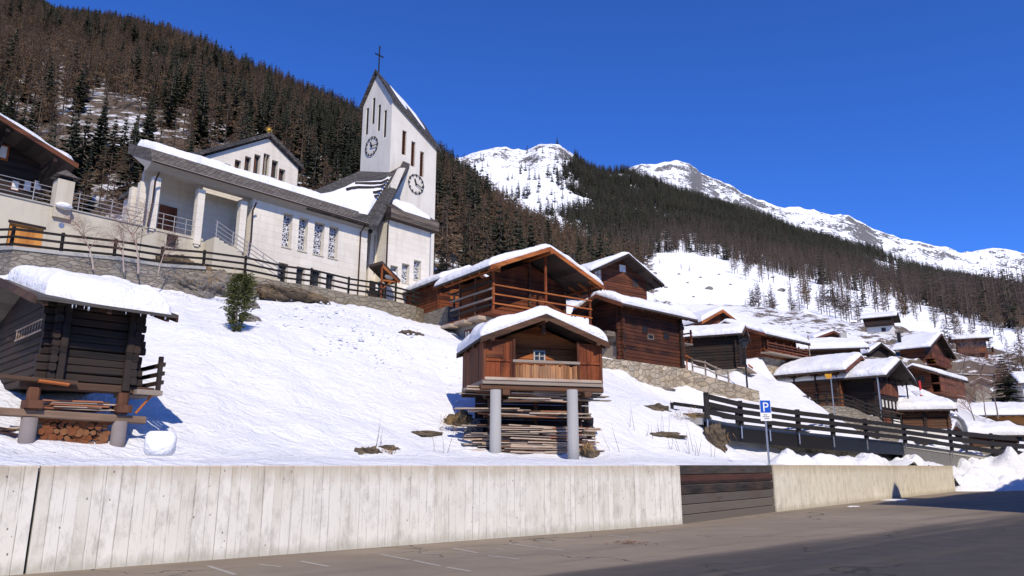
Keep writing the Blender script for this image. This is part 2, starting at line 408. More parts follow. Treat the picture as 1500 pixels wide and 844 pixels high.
SUN_AZ = (.30, -1.0); SUN_EL = R(41)
n_ = math.hypot(*SUN_AZ); sx, sy = SUN_AZ[0] / n_, SUN_AZ[1] / n_
to_sun = Vector((sx * math.cos(SUN_EL), sy * math.cos(SUN_EL), math.sin(SUN_EL)))
sl = bpy.data.lights.new('sun', 'SUN'); sl.energy = 4.3; sl.angle = R(.5); sl.color = (1, .905, .765)
so = bpy.data.objects.new('sun', sl); C.objects.link(so)
so.rotation_euler = (-to_sun).to_track_quat('-Z', 'Y').to_euler(); so.location = (20, -60, 60)

w = bpy.data.worlds.new('World'); scene.world = w; w.use_nodes = True
nt = w.node_tree; bg = nt.nodes['Background']
sky = nt.nodes.new('ShaderNodeTexSky'); sky.sky_type = 'NISHITA'; sky.sun_disc = False
sky.sun_elevation = SUN_EL; sky.sun_rotation = math.atan2(sx, sy)
sky.altitude = 1900; sky.air_density = .95; sky.dust_density = .15; sky.ozone_density = 3.2
tint = nt.nodes.new('ShaderNodeMix'); tint.data_type = 'RGBA'; tint.blend_type = 'MULTIPLY'; tint.inputs[0].default_value = 1
tint.inputs[7].default_value = (.34, .74, 1.55, 1)
nt.links.new(sky.outputs[0], tint.inputs[6]); nt.links.new(tint.outputs[2], bg.inputs[0])
bg.inputs[1].default_value = .118
scene.view_settings.view_transform = 'Standard'; scene.view_settings.look = 'None'
scene.view_settings.gamma = 1; scene.view_settings.use_curve_mapping = False
scene.view_settings.exposure = .15
scene.cycles.max_bounces = 5; scene.cycles.diffuse_bounces = 3; scene.cycles.use_denoising = True

# ------------------------------------------------------------------ ground plan
# retaining wall of the road, seen at eye height, on the flat road z = 0
WALL = [Vector((-19.4, 2.76)), Vector((-7.86, 12.06)), Vector((4.93, 22.37)), Vector((9.66, 28.19)), Vector((29.03, 50.14)), Vector((46, 60)), Vector((90, 80))]
def wall_at(t):
    """point and outward normal (away from the road) at length t along the wall"""
    k = 0; L = t
    while k < len(WALL) - 2 and L > (WALL[k + 1] - WALL[k]).length:
        L -= (WALL[k + 1] - WALL[k]).length; k += 1
    d = (WALL[k + 1] - WALL[k]).normalized()
    return WALL[k] + d * L
seg = [(WALL[k + 1] - WALL[k]).length for k in range(len(WALL) - 1)]
TT = [0]
for q in seg: TT.append(TT[-1] + q)

# houses: near corner pixel u, base v, distance, yaw, right pixel, left pixel, wall top v
HUTS = dict(
 back_chalet = (868, 440, 58, 36, 948, 846, 397),
 stone_barn  = (910, 527, 45, 42, 1000, 865, 445),
 dark_barn   = (1082, 540, 53, 65, 1122, 1031, 489),
 hidden_barn = (1030, 500, 64, 30, 1078, 1016, 471),
 long_barn   = (1118, 522, 60, 42, 1166, 1100, 489),
 big_barn    = (1232, 603, 58, 47, 1270, 1161, 541),
 panel_house = (1284, 609, 57, 47, 1319, 1264, 549),
 balcony_house = (1367, 578, 75, 45, 1402, 1326, 545),
 low_barn    = (1392, 628, 60, 76, 1400, 1324, 599),
 hill_house  = (1308, 487, 120, 58, 1323, 1271, 463),
 slope_house = (1357, 531, 95, 48, 1389, 1320, 508),
 rock_house  = (1448, 526, 115, 68, 1457, 1405, 494),
 long_roof   = (1262, 528, 72, 78, 1271, 1174, 509),
 small_gable = (1196, 510, 85, 20, 1240, 1190, 496),
 tiny_gable  = (1273, 522, 80, 20, 1302, 1270, 516),
 ochre_house = (1530, 622, 75, 78, 1545, 1430, 606),
 snow_shed   = (1492, 654, 60, 80, 1503, 1426, 637),
 ruin        = (1454, 592, 88, 60, 1466, 1431, 560),
 white_house = (1526, 600, 86, 70, 1534, 1503, 560),
)

cp = []
def P(u, v, Y): cp.append(tuple(at(u, v, Y)))
for t in np.arange(0, TT[4], 2.5):
    p = wall_at(t); d = Vector((-.64, .77))
    for dd, z in ((.25, 1.62), (1.2, 1.74), (2.4, 1.82)): cp.append((p.x + d.x * dd, p.y + d.y * dd, z))
for t in np.arange(TT[4] + 1, TT[4] + 40, 4):
    p = wall_at(t); d = Vector((-.45, .89))
    for dd, z in ((.0, -.05), (.8, .9), (2.2, 1.5), (5, 1.75)): cp.append((p.x + d.x * dd, p.y + d.y * dd, z))
FEN = [(-40,371,29.3),(15,368,31),(88,376,32.44),(166,383,34.12),(235,393,35.76),(297,397,37.36),(358,404,39.09),(412,415,40.76),(455,420,42.18),(510,432,44.15),(555,438,45.89),(605,450,48)]
for u, v, Y in FEN:
    q = at(u, v, Y); drop = float(np.interp(u, [-40,230,330,412,510,555,605], [1.3,1.4,1.6,1.0,.75,1.0,1.9]))
    cp.append((q.x + .52, q.y - .45, q.z - drop)); cp.append((q.x - .9, q.y + .8, q.z - .2)); cp.append((q.x - 4, q.y + 3.6, q.z + .1))
    cp.append((q.x + 7, q.y - 6.6, q.z - drop - 3.1 if u > 160 else q.z - drop - 3.6))
for a in [(30,668,15.5),(120,667,17),(230,670,18),(430,664,21),(560,668,23),(640,668,23.5),(690,672,24.5),(780,674,25.2),(860,672,26),(960,664,29),
          (650,520,39),(670,500,41.5),(640,475,44),(655,560,33),(680,540,34),(760,520,36),(700,520,40),(720,600,29.5),(850,600,29.5),(870,590,31),
          (872,540,42.6),(890,545,43.3),(910,552,43.8),(930,561,44.6),(960,575,45.6),(1000,583,47.2),(1045,598,46.6),(1075,596,46),(1110,592,45.6),(930,578,38),(1000,602,38),(890,560,38),(1045,606,37),(1040,630,32.5),(1010,610,33),(1000,650,30.5),
          (880,520,46.5),(900,515,50),(1000,530,52),(1040,540,52),(1050,555,53),(1110,566,53),(1160,560,54),(1125,545,60),(1200,600,55),
          (1080,668,34),(1110,667,35.5),(1200,668,38.5),(1250,670,41),(1330,672,44),
          (1130,612,45),(1200,622,46),(1260,634,49),(1330,640,52),(1400,648,58),(1480,655,56),
          (1190,590,57),(1150,575,58),
          (850,430,62),(950,450,66),(1000,465,72),(1080,480,80),(1160,490,95),(1220,500,100),(930,420,85),(820,420,80),(700,440,70),
          (1340,500,112),(1390,520,108),(1420,545,100),(1400,480,140),(1470,500,130),(1490,540,100),(1420,590,82),(1410,600,70)]: P(*a)
for k, (u, v, Y, *_r) in HUTS.items():
    P(u, v + 2, Y); q = at(u, v, Y); cp.append((q.x - 2, q.y + 5, q.z + .4))
cp += [(-30, 55, 12), (-45, 40, 12), (-20, 70, 14), (0, 75, 13), (-60, 60, 20), (-25, 24, 9.), (-30, 30, 11), (20, 100, 14), (60, 130, 22), (100, 120, 20), (80, 95, 5)]
cp = np.array(cp)
def rbf_fit(p):
    d = np.linalg.norm(p[:, None, :2] - p[None, :, :2], axis=2)
    n = len(p); A = np.zeros((n + 3, n + 3)); A[:n, :n] = -d - np.eye(n) * .02
    Q = np.c_[np.ones(n), p[:, :2]]; A[:n, n:] = Q; A[n:, :n] = Q.T
    return np.linalg.lstsq(A, np.r_[p[:, 2], 0, 0, 0], rcond=None)[0]
RW = rbf_fit(cp)
def ground(x, y):
    x = np.atleast_1d(np.asarray(x, float)); y = np.atleast_1d(np.asarray(y, float)); n = len(cp)
    out = np.zeros(x.shape)
    for s in range(0, len(x), 4000):
        d = np.hypot(x[s:s+4000, None] - cp[None, :, 0], y[s:s+4000, None] - cp[None, :, 1])
        out[s:s+4000] = -d @ RW[:n] + RW[n] + RW[n+1] * x[s:s+4000] + RW[n+2] * y[s:s+4000]
    return out
def gz(x, y): return float(ground(x, y)[0])

def hit(u, v, y0=14., y1=110.):
    """where the sight line of a pixel meets the snow"""
    r = ray(u, v); Ys = np.linspace(y0, y1, 400); xs = r[0] / r[1] * Ys; zs = EYE + r[2] / r[1] * Ys; g = ground(xs, Ys)
    k = np.nonzero(g >= zs)[0]; k = k[0] if len(k) else 399
    return Vector((xs[k], Ys[k], g[k]))
def near_terrain():
    ts = np.concatenate([np.arange(0, TT[4] + 10, .32), np.arange(TT[4] + 10, TT[-1], 1.2)])
    ds = [.16]; 
    while ds[-1] < 120: ds.append(ds[-1] + (.3 if ds[-1] < 32 else .3 * (ds[-1] / 32) ** 1.5))
    ds = np.array(ds)
    # smooth directions so that the grid does not fold
    pts = np.array([wall_at(t) for t in ts]); ang = np.interp(ts, [0, TT[2], TT[4], TT[-1]], [R(132), R(132), R(120), R(100)])
    X = pts[:, 0][:, None] + np.cos(ang)[:, None] * ds[None]; Y = pts[:, 1][:, None] + np.sin(ang)[:, None] * ds[None]
    Z = ground(X.ravel(), Y.ravel()).reshape(X.shape)
    fade = np.clip((ds - .2) / 6, 0.0, 1)[None]
    Z = Z + fade * (.24 * fbm(X * .38, Y * .38, 3, 5) + .10 * fbm(X * 1.7, Y * 1.7, 9, 3)) + .03 * fbm(X * 3, Y * 3, 8, 2)
    rough = np.clip(fbm(X * .09 + 3, Y * .09, 61, 3) * 2 + .25, 0, 1)
    Z = Z + fade * rough * (.10 * fbm(X * 1.1 + Y * .6, Y * 1.9 - X * .7, 14, 4, True) - .05)
    crest = np.exp(-((ds - .75) / .55) ** 2)[None] * np.clip(.03 + .16 * fbm(X * .45, Y * .45, 31, 3), 0, .3)
    Z = Z + crest
    far = np.clip((Y - 62) / 30, 0, 1) 
    Z = Z + far * (.7 * fbm(X * .12, Y * .12, 21, 5) + .45 * fbm(X * .3, Y * .3, 5, 4, True))
    ub = 750 + F * X / np.maximum(Y, 1) * .985
    Z = Z - 30 * np.clip((890 - ub) / 70, 0, 1) * np.clip((Y - 64) / 9, 0, 1)
    # lumpy ploughed snow near the end of the wall
    lump = np.exp(-((ts - TT[4] - 4) / 9) ** 2)[:, None] * np.exp(-((ds - 2) / 2.4) ** 2)[None]
    Z = Z + lump * (.55 * np.abs(fbm(X * .8, Y * .8, 41, 4)) * 2)
    mb = MB(); mb.v = list(zip(X.ravel(), Y.ravel(), Z.ravel())); n, m = X.shape
    idx = np.arange(n * m).reshape(n, m)
    mb.f = np.stack([idx[:-1, :-1], idx[1:, :-1], idx[1:, 1:], idx[:-1, 1:]], -1).reshape(-1, 4).tolist()
    return mb

def snow_ground_mat():
    t = NT('snow_ground')
    a = t.noise(.8, 6, .6); b = t.noise((5,5,7), 6, .7); w2 = t.noise((1.3,3.2,2.), 4, .6, dist=1.)
    h = t.math('ADD', t.math('MULTIPLY', a, .9), t.math('ADD', t.math('MULTIPLY', b, .34), t.math('MULTIPLY', w2, .4)))
    x, y, z = t.xyz()[0:3]
    c = t.mix(t.noise(.2, 3), (.745,.748,.76), (.78,.78,.79))
    # bare earth and rock on the far slope behind the village
    gm = t.n('ShaderNodeNewGeometry'); sn = t.n('ShaderNodeSeparateXYZ'); t.l(gm.outputs['Normal'], sn.inputs[0])
    steep = t.math('SUBTRACT', 1.0, sn.outputs[2])
    farm = t.math('MINIMUM', t.math('MAXIMUM', t.math('DIVIDE', t.math('SUBTRACT', y, 66.), 12.), 0.), 1.)
    k = t.math('ADD', t.math('MULTIPLY', steep, 1.3), t.math('ADD', t.math('MULTIPLY', t.noise(.3, 8, .75, loc=(4,0,9)), .8), t.math('MULTIPLY', t.noise(1.6, 5, .75), .35)))
    bare = t.math('MULTIPLY', t.ramp(t.math('ADD', k, t.math('MULTIPLY', t.math('MINIMUM', t.math('MAXIMUM', t.math('DIVIDE', t.math('SUBTRACT', x, 44.), 14.), 0.), 1.)  , .19)), [(.83, 0.), (.86, 1.)]), farm)
    c = t.mix(bare, c, t.mix(t.noise(.8, 4), (.06,.048,.036), (.2,.155,.11)))
    return t.out(c, h, 1., .26, .65)
M['snow_ground'] = snow_ground_mat()
o = near_terrain().build('snow_slope', M['snow_ground'], smooth=True, recalc=False); tag(o, kind='structure')

# the valley floor and road: one sheet to the horizon
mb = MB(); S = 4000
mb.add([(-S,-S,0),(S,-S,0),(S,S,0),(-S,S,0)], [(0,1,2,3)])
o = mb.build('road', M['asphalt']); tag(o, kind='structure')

# worn parking bay lines
mb = MB()
def stripe(a, b, w, z=.004):
    p = onz(*a, z); q = onz(*b, z); d = (q - p).normalized(); s = Vector((-d.y, d.x, 0)) * w / 2
    mb.add([p - s, q - s, q + s, p + s], [(0,1,2,3)])
for a, b in [((558,812),(600,820)),((606,821),(645,829)),((655,831),(690,837)),((664,803),(700,810)),((715,814),(760,819)),((745,796),(790,802)),((795,803),(825,806)),((822,790),(846,792)),
             ((618,810),(640,812)),((890,784),(922,787)),((930,782),(945,783)),((948,778),(962,779)),((380,827),(412,830)),((440,822),(482,830)),((305,829),(345,842)),((966,780),(985,782)),((726,804),(738,805)),((790,793),(808,795))]:
    stripe(a, b, .075)
o = mb.build('road_markings', M['roadpaint']); tag(o, kind='structure')

# ------------------------------------------------------------------ retaining wall of the road
def wall_piece(mb, a, b, h0, h1, th=.22):
    a = Vector((a[0], a[1], 0)); b = Vector((b[0], b[1], 0)); d = (b - a).normalized(); n = Vector((-d.y, d.x, 0)) * th
    return a, b, d, n
def road_wall(name, label, p, q, h0, h1, mat):
    a = Vector((p[0], p[1], 0)); b = Vector((q[0], q[1], 0)); L = (b - a).length; yaw = math.atan2((b - a).y, (b - a).x)
    r = thing(name, label, 'wall', a, yaw)
    m = MB(); n = max(2, int(L / .5))
    prof = [(0., -.1), (0., None), (.02, None), (.24, None), (.26, None), (.26, -.1)]
    rows = []
    for i in range(n + 1):
        x = L * i / n; h = h0 + (h1 - h0) * i / n
        rows.append([(x, -.0, -.1), (x, 0, h - .02), (x, .02, h), (x, .24, h), (x, .26, h - .02), (x, .26, -.1)])
    m.grid(rows); m.add(rows[0], [(0,1,2,3,4,5)]); m.add(rows[-1], [(5,4,3,2,1,0)])
    m.build('wall_panel', mat, r)
    m = MB(); rows = []
    return r
J = onz(32, 838, 0); J2 = Vector((J.x, J.y))
d01 = (WALL[2] - WALL[1]).normalized()
Jp = WALL[1] + d01 * (J2 - WALL[1]).dot(d01)
road_wall('retaining_wall', 'short end panel of the pale concrete road wall, left of the vertical joint', WALL[0], Jp - d01 * .02, 1.65, 1.65, M['concrete'])
road_wall('retaining_wall', 'long board marked pale concrete wall along the road below the snow slope', Jp + d01 * .02, WALL[2], 1.65, 1.65, M['concrete'])
d23 = (WALL[3] - WALL[2]).normalized(); d34 = (WALL[4] - WALL[3]).normalized()
Q1 = WALL[3] + d34 * .05
K = onz(1337, 725, 0); K2 = WALL[3] + d34 * (Vector((K.x, K.y)) - WALL[3]).dot(d34)
M['concrete_yellow'] = concrete_boards('yellowed_concrete', .13, .3)
road_wall('retaining_wall', 'smooth yellowish concrete wall between the dark planks and the snow pile', Q1, WALL[4], 1.68, 1.63, M['concrete_yellow'])
# plank barrier filling the gap
L = (WALL[3] - WALL[2]).length; r = thing('plank_barrier', 'six dark weathered planks closing the gap in the concrete wall', 'barrier', (*(WALL[2] + d23 * .04), 0), math.atan2(d23.y, d23.x))
cols = ['plank_wall', 'wood_red', 'plank_wall', 'plank_wall', 'wood_grey', 'wood_grey']
PL = NT('plank_tone')
for k in range(6):
    m = MB(); z1 = 1.66 - k * .285; z0 = z1 - .272
    m.beam((0, .09 + .008 * (k % 2), (z0 + z1) / 2), (L - .06, .09 - .006 * (k % 3), (z0 + z1) / 2), .12, .272, .12)
    o = m.build('plank', M['plank_wall'] if k in (0, 2, 3) else (M['wood_red_plank'] if 'wood_red_plank' in M else M.setdefault('wood_red_plank', wood('red_brown_plank', (.016,.011,.01), (.085,.036,.026), .3))) if k == 1 else M.setdefault('plank_pale', wood('pale_worn_plank', (.022,.019,.016), (.13,.108,.085), .3)), r)
    if k == 1: o['label'] = 'reddish brown plank among grey ones'
for x in (.02, L * .5, L - .08):
    m = MB(); m.box(x, x + .12, .16, .28, -.1, 1.6); m.build('post', M['wood_grey'], r)

# ------------------------------------------------------------------ hills
def sheet(us, Yrows, vfun, amp, seed, n_rows, crag=0.):
    """terrain sheet: a heightfield over bearing and distance"""
    ly = np.log(Yrows); T = np.linspace(0, 1, n_rows)
    Y = np.exp(np.interp(T, np.linspace(0, 1, len(ly)), ly))
    Z = np.zeros((len(us), n_rows)); X = np.zeros_like(Z)
    for i, u in enumerate(us):
        vs = vfun(u)
        zc = [zat(yy, v) for yy, v in zip(Yrows, vs)]
        Z[i] = np.interp(Y, Yrows, zc); X[i] = (u - 750) / F * Y / .99
    YY = np.broadcast_to(Y[None], Z.shape).copy()
    # smooth the creases
    for _ in range(3): Z[:, 1:-1] = (Z[:, :-2] + 2 * Z[:, 1:-1] + Z[:, 2:]) / 4
    edge = np.clip(T * 8, 0, 1)[None]
    k = amp * YY * edge
    Z = Z + k * fbm(X / (.10 * Yrows[-1]), YY / (.10 * Yrows[-1]), seed, 6)
    if crag: Z = Z + crag * YY * np.clip((T - .55) * 3, 0, 1)[None] * fbm(X / (.07 * Yrows[-1]), YY / (.07 * Yrows[-1]), seed + 5, 6, True)
    return X, YY, Z

def sheet_obj(name, sh, mat, back=True):
    X, Y, Z = sh
    if back:   # far side of the ridge drops away
        X = np.c_[X, X[:, -1] * 1.25]; Y = np.c_[Y, Y[:, -1] * 1.25]; Z = np.c_[Z, Z[:, -1] * .6]
    mb = MB(); mb.v = list(zip(X.ravel(), Y.ravel(), Z.ravel())); n, m = X.shape
    idx = np.arange(n * m).reshape(n, m)
    mb.f = np.stack([idx[:-1, :-1], idx[1:, :-1], idx[1:, 1:], idx[:-1, 1:]], -1).reshape(-1, 4).tolist()
    o = mb.build(name, mat, smooth=True, recalc=False); tag(o, kind='structure'); return o

def hill_mat(name, rock0, rock1, lo, hi, sc, k_noise=1., brown=0., high=0., snowc=(.84,.855,.88)):
    t = NT(name)
    gm = t.n('ShaderNodeNewGeometry'); sn = t.n('ShaderNodeSeparateXYZ'); t.l(gm.outputs['Normal'], sn.inputs[0])
    steep = t.math('SUBTRACT', 1.0, sn.outputs[2])
    n = t.noise(sc, 8, .68); n2 = t.noise(sc * 6, 6, .7)
    k = t.math('ADD', t.math('ADD', steep, t.math('MULTIPLY', t.math('SUBTRACT', n, .5), k_noise * .7)), t.math('MULTIPLY', t.math('SUBTRACT', n2, .5), k_noise * 1.0))
    if high:   # wind-scoured rock near the summits
        k = t.math('ADD', k, t.math('MULTIPLY', t.math('MINIMUM', t.math('MAXIMUM', t.math('DIVIDE', t.math('SUBTRACT', t.xyz()[2], 480.), 200.), 0.), 1.), high))
    f = t.ramp(k, [(lo, 0.), (hi, 1.)])
    c = t.mix(f, snowc, t.mix(n2, rock0, rock1))
    return t.out(c, t.math('ADD', n, t.math('MULTIPLY', n2, .3)), .6, 1.5 / sc / 100)
M['hill_left'] = hill_mat('wooded_hill', (.045,.032,.022), (.11,.08,.055), -.06, .16, .05, .8)
M['hill_mid'] = hill_mat('mountain_slope', (.05,.045,.042), (.17,.15,.135), .27, .34, .03, 1.0, high=.1)
M['peak'] = hill_mat('snow_peak', (.05,.05,.055), (.2,.19,.185), .22, .29, .016, .95)

def curve(pts):
    a = np.array(pts, float); return lambda u: float(np.interp(u, a[:, 0], a[:, 1]))
LR = curve([(-500,-230),(-300,-110),(0,24),(100,42),(150,49),(200,63),(253,77),(300,99),(373,130),(400,143),(500,178),(560,203),(650,250),(700,285),(750,328),(800,355),(880,390),(960,410)])
LD = curve([(-500,1000),(0,900),(400,800),(650,620),(760,420),(960,220)])
def left_sheet():
    us = np.arange(-520, 961, 8.); n = 90; T = np.linspace(0, 1, n)
    X = np.zeros((len(us), n)); Y = X.copy(); Z = X.copy()
    for i, u in enumerate(us):
        D = LD(u); Y[i] = 72 * (D / 72) ** T; X[i] = (u - 750) / F * Y[i] / .985
        z0 = 13.; z1 = zat(D, LR(u))
        s = (Y[i] - 72) / (D - 72)
        Z[i] = z0 + (z1 - z0) * (.88 * s + .12 * s ** .5)
    e = np.clip(T * 6, 0, 1) * np.clip((1 - T) * 4 + .25, 0, 1)
    Z += e[None] * Y * (.028 * fbm(X / 70, Y / 70, 11, 5))
    return X, Y, Z
LS = left_sheet()
sheet_obj('wooded_hill', LS, M['hill_left'])

MIDY = [98, 200, 350, 600, 1000, 1500]
MIDC = {560:[480,445,415,395,300,216], 640:[480,440,410,390,315,233], 670:[482,440,410,390,315,226], 700:[485,442,410,389,310,216], 725:[487,443,411,389,305,212], 745:[488,444,411,389,302,216],
        772:[492,446,412,388,300,221], 792:[494,447,412,388,300,214], 822:[497,449,412,387,305,215], 845:[500,450,412,386,308,228], 862:[501,451,412,386,310,246], 880:[503,451,412,386,314,254], 940:[510,455,412,378,318,262],
        1000:[520,462,413,373,322,284], 1100:[530,470,425,385,344,314], 1200:[537,482,440,405,370,348], 1300:[542,488,450,420,394,374], 1400:[548,494,460,440,424,412],
        1500:[552,498,468,452,440,432], 1760:[552,505,482,468,458,452]}
MK = np.array(sorted(MIDC)); MV = np.array([MIDC[k] for k in sorted(MIDC)], float)
def mid_v(u): return [float(np.interp(u, MK, MV[:, j])) for j in range(6)]
MS = sheet(np.arange(560, 1761, 4.), MIDY, mid_v, .006, 31, 190, .009)
sheet_obj('mountain_slope', MS, M['hill_mid'])
FR = curve([(860,268),(925,254),(950,249),(975,246),(990,241),(1005,240),(1025,246),(1040,259),(1070,272),(1130,298),(1165,306),(1200,312),(1235,317),(1262,324),(1300,343),(1350,356),(1400,363),(1450,372),(1500,378),(1700,410),(1850,430)])
PS = sheet(np.arange(840, 1801, 4.), [1700, 2100, 2700], lambda u: [FR(u) + 130, FR(u) + 62, FR(u)], .0035, 77, 130, .014)
sheet_obj('snow_peaks', PS, M['peak'])

# ------------------------------------------------------------------ trees
def spruce_mesh(seed, levels=17, per=8, detail=3):
    r = random.Random(seed); tr = MB(); tr.tube([(0,0,0),(.02,.01,.5),(0,0,1)], [.014,.009,.001], 6)
    cr = MB(); R0 = r.uniform(.15, .2)
    for i in range(levels):
        f = (i + .4 * r.random()) / levels; h = .06 + .93 * f
        rad = R0 * (1 - f) ** .8 * r.uniform(.75, 1.15) + .008
        k = max(4, int(per * (1 - .45 * f)))
        a0 = r.random() * 6.28
        for j in range(k):
            if r.random() < .1: continue
            a = a0 + 6.283 * j / k + r.uniform(-.25, .25); L = rad * r.uniform(.7, 1.2)
            ca, sa = math.cos(a), math.sin(a); droop = r.uniform(.15, .5) * L; wd = L * r.uniform(.28, .45)
            b = Vector((0, 0, h)); m = Vector((ca * L * .55, sa * L * .55, h - droop * .35)); e = Vector((ca * L, sa * L, h - droop * .8 + .01))
            s = Vector((-sa, ca, 0)) * wd
            cr.add([b, m - s * .8 - Vector((0,0,.014)), m + Vector((0,0,.012)), m + s * .8 - Vector((0,0,.014)), e], [(0,1,2),(0,2,3),(1,4,2),(2,4,3)])
            for q in range(detail):
                t = r.uniform(.25, 1); c = b.lerp(e, t) + Vector((r.uniform(-1,1), r.uniform(-1,1), r.uniform(-.8,.3))) * wd * .6
                d = Vector((r.uniform(-1,1), r.uniform(-1,1), r.uniform(-1.2,.1))) * .022; d2 = Vector((r.uniform(-1,1), r.uniform(-1,1), r.uniform(-1,.2))) * .022
                cr.add([c, c + d, c + d2], [(0,1,2)])
    cr.tube([(0,0,.96),(0,0,1.02)], [.004,.001], 4)
    return tr, cr

def larch_mesh(seed, n_br=64, twigs=24, lo=.16):
    r = random.Random(seed); lean = r.uniform(-.03, .03)
    tr = MB(); tr.tube([(0,0,0),(lean*.4,.005,.45),(lean,0,1)], [.012,.008,.0015], 5)
    cr = MB(); R0 = r.uniform(.15, .21)
    for i in range(n_br):
        f = (i + r.random()) / n_br; h = lo + (1 - lo) * f
        L = (R0 * (1 - f) ** .65 * r.uniform(.5, 1.15) + .012) * (min(1, .45 + f * 2.2))
        a = r.random() * 6.283; ca, sa = math.cos(a), math.sin(a); rise = r.uniform(-.12, .22) * L
        b = Vector((lean * h, 0, h)); e = b + Vector((ca * L, sa * L, rise)); m = b.lerp(e, .5) + Vector((0,0,-.06 * L))
        w_ = .0022
        s = Vector((-sa, ca, 0)) * w_; z = Vector((0,0,w_))
        cr.add([b - s, b + s, m + s * .8, m - s * .8, e], [(0,1,2,3),(3,2,4)]); cr.add([b - z, b + z, m + z * .8, m - z * .8, e], [(0,1,2,3),(3,2,4)])
        for q in range(twigs):
            t = r.uniform(.2, 1); p = b.lerp(e, t); l2 = L * r.uniform(.18, .4)
            d = Vector((ca + r.uniform(-1.1,1.1), sa + r.uniform(-1.1,1.1), r.uniform(-.9,.6))).normalized() * l2
            n_ = Vector((r.uniform(-1,1), r.uniform(-1,1), r.uniform(-1,1))) * (.005 + .036 * l2)
            cr.add([p - n_, p + n_, p + d], [(0,1,2)])
    return tr, cr

def me_of(mbs, mats, name):
    """one mesh from several builders with one material each"""
    me = bpy.data.meshes.new(name); v = []; f = []; mi = []
    for k, b in enumerate(mbs):
        o = len(v); v += b.v; f += [tuple(i + o for i in q) for q in b.f]; mi += [k] * len(b.f)
    me.from_pydata(v, [], f)
    for m in mats: me.materials.append(m)
    me.polygons.foreach_set('material_index', mi); return me
def solo(mb, mat, name): return me_of([mb], [mat], name)

SPR = [spruce_mesh(1), spruce_mesh(2, 14, 7, 4), spruce_mesh(3, 20, 9, 3)]
LAR = [larch_mesh(4), larch_mesh(5, 50, 20, .3), larch_mesh(6, 70, 13, .12)]
SPR_F = [spruce_mesh(s, 10, 6, 1) for s in (11, 12)]
LAR_F = [larch_mesh(s, 34, 9, .1) for s in (14, 15)]
def templates(name, lst):
    col = bpy.data.collections.new(name)
    for k, (pair, mats) in enumerate(lst):
        o = bpy.data.objects.new('%s_%02d' % (name, k), me_of(pair, mats, name)); col.objects.link(o)
    return col
TC = templates('forest_tree', [(p, [M['trunk'], M['spruce']]) for p in SPR] + [(p, [M['trunk'], M['larch']]) for p in LAR])
TF = templates('far_tree', [(p, [M['trunk'], M['spruce']]) for p in SPR_F] + [(p, [M['trunk'], M['larch_grey']]) for p in LAR_F])

def forest(name, label, pts, col):
    """pts: x, y, z, kind, height"""
    pts = np.array(pts); me = bpy.data.meshes.new(name); me.vertices.add(len(pts))
    me.vertices.foreach_set('co', pts[:, :3].astype(np.float32).ravel())
    a = me.attributes.new('kind_index', 'INT', 'POINT'); a.data.foreach_set('value', pts[:, 3].astype(np.int32))
    a = me.attributes.new('tree_height', 'FLOAT', 'POINT'); a.data.foreach_set('value', pts[:, 4].astype(np.float32))
    rg = np.random.default_rng(5); a = me.attributes.new('turn', 'FLOAT', 'POINT'); a.data.foreach_set('value', rg.uniform(0, 6.283, len(pts)).astype(np.float32))
    o = bpy.data.objects.new(name, me); C.objects.link(o); tag(o, label, 'forest', None, 'stuff')
    g = bpy.data.node_groups.new(name, 'GeometryNodeTree')
    g.interface.new_socket('Geometry', in_out='INPUT', socket_type='NodeSocketGeometry'); g.interface.new_socket('Geometry', in_out='OUTPUT', socket_type='NodeSocketGeometry')
    N = g.nodes.new; gi = N('NodeGroupInput'); go = N('NodeGroupOutput'); ip = N('GeometryNodeInstanceOnPoints'); ci = N('GeometryNodeCollectionInfo')
    ci.inputs['Collection'].default_value = col; ci.inputs['Separate Children'].default_value = True; ci.inputs['Reset Children'].default_value = True
    ip.inputs['Pick Instance'].default_value = True
    def attr(nm, ty):
        n = N('GeometryNodeInputNamedAttribute'); n.data_type = ty; n.inputs['Name'].default_value = nm
        return [s for s in n.outputs if s.enabled and s.name == 'Attribute'][0]
    cx = N('ShaderNodeCombineXYZ'); L = g.links.new
    L(gi.outputs[0], ip.inputs['Points']); L(ci.outputs[0], ip.inputs['Instance']); L(attr('kind_index', 'INT'), ip.inputs['Instance Index'])
    L(attr('turn', 'FLOAT'), cx.inputs[2]); L(cx.outputs[0], ip.inputs['Rotation']); L(attr('tree_height', 'FLOAT'), ip.inputs['Scale'])
    L(ip.outputs[0], go.inputs[0])
    md = o.modifiers.new('trees', 'NODES'); md.node_group = g
    return o

rg = np.random.default_rng(12)
def scatter(sh, dens, seed):
    """random points over a sheet: dens(u, v, Y, X) -> trees per square metre"""
    X, Y, Z = sh; out = []; r = np.random.default_rng(seed)
    dX = np.diff(X, axis=0)[:, :-1]; dY = np.diff(Y, axis=1)[:-1]
    A = np.abs(dX * dY)
    xc = X[:-1, :-1]; yc = Y[:-1, :-1]; zc = Z[:-1, :-1]
    u = 750 + F * xc / yc * .985
    q = (zc - EYE) / yc; v = 422 - F * (q * CP - SP) / (CP + q * SP)
    D = dens(u, v, yc, xc)
    n = r.poisson(np.clip(A * D, 0, 40))
    ii, jj = np.nonzero(n)
    for i, j in zip(ii, jj):
        for _ in range(n[i, j]):
            a, b = r.random(2)
            x = X[i,j]*(1-a)*(1-b)+X[i+1,j]*a*(1-b)+X[i,j+1]*(1-a)*b+X[i+1,j+1]*a*b
            y = Y[i,j]*(1-b)+Y[i,j+1]*b
            z = Z[i,j]*(1-a)*(1-b)+Z[i+1,j]*a*(1-b)+Z[i,j+1]*(1-a)*b+Z[i+1,j+1]*a*b
            out.append((x, y, z, u[i,j], v[i,j]))
    return out

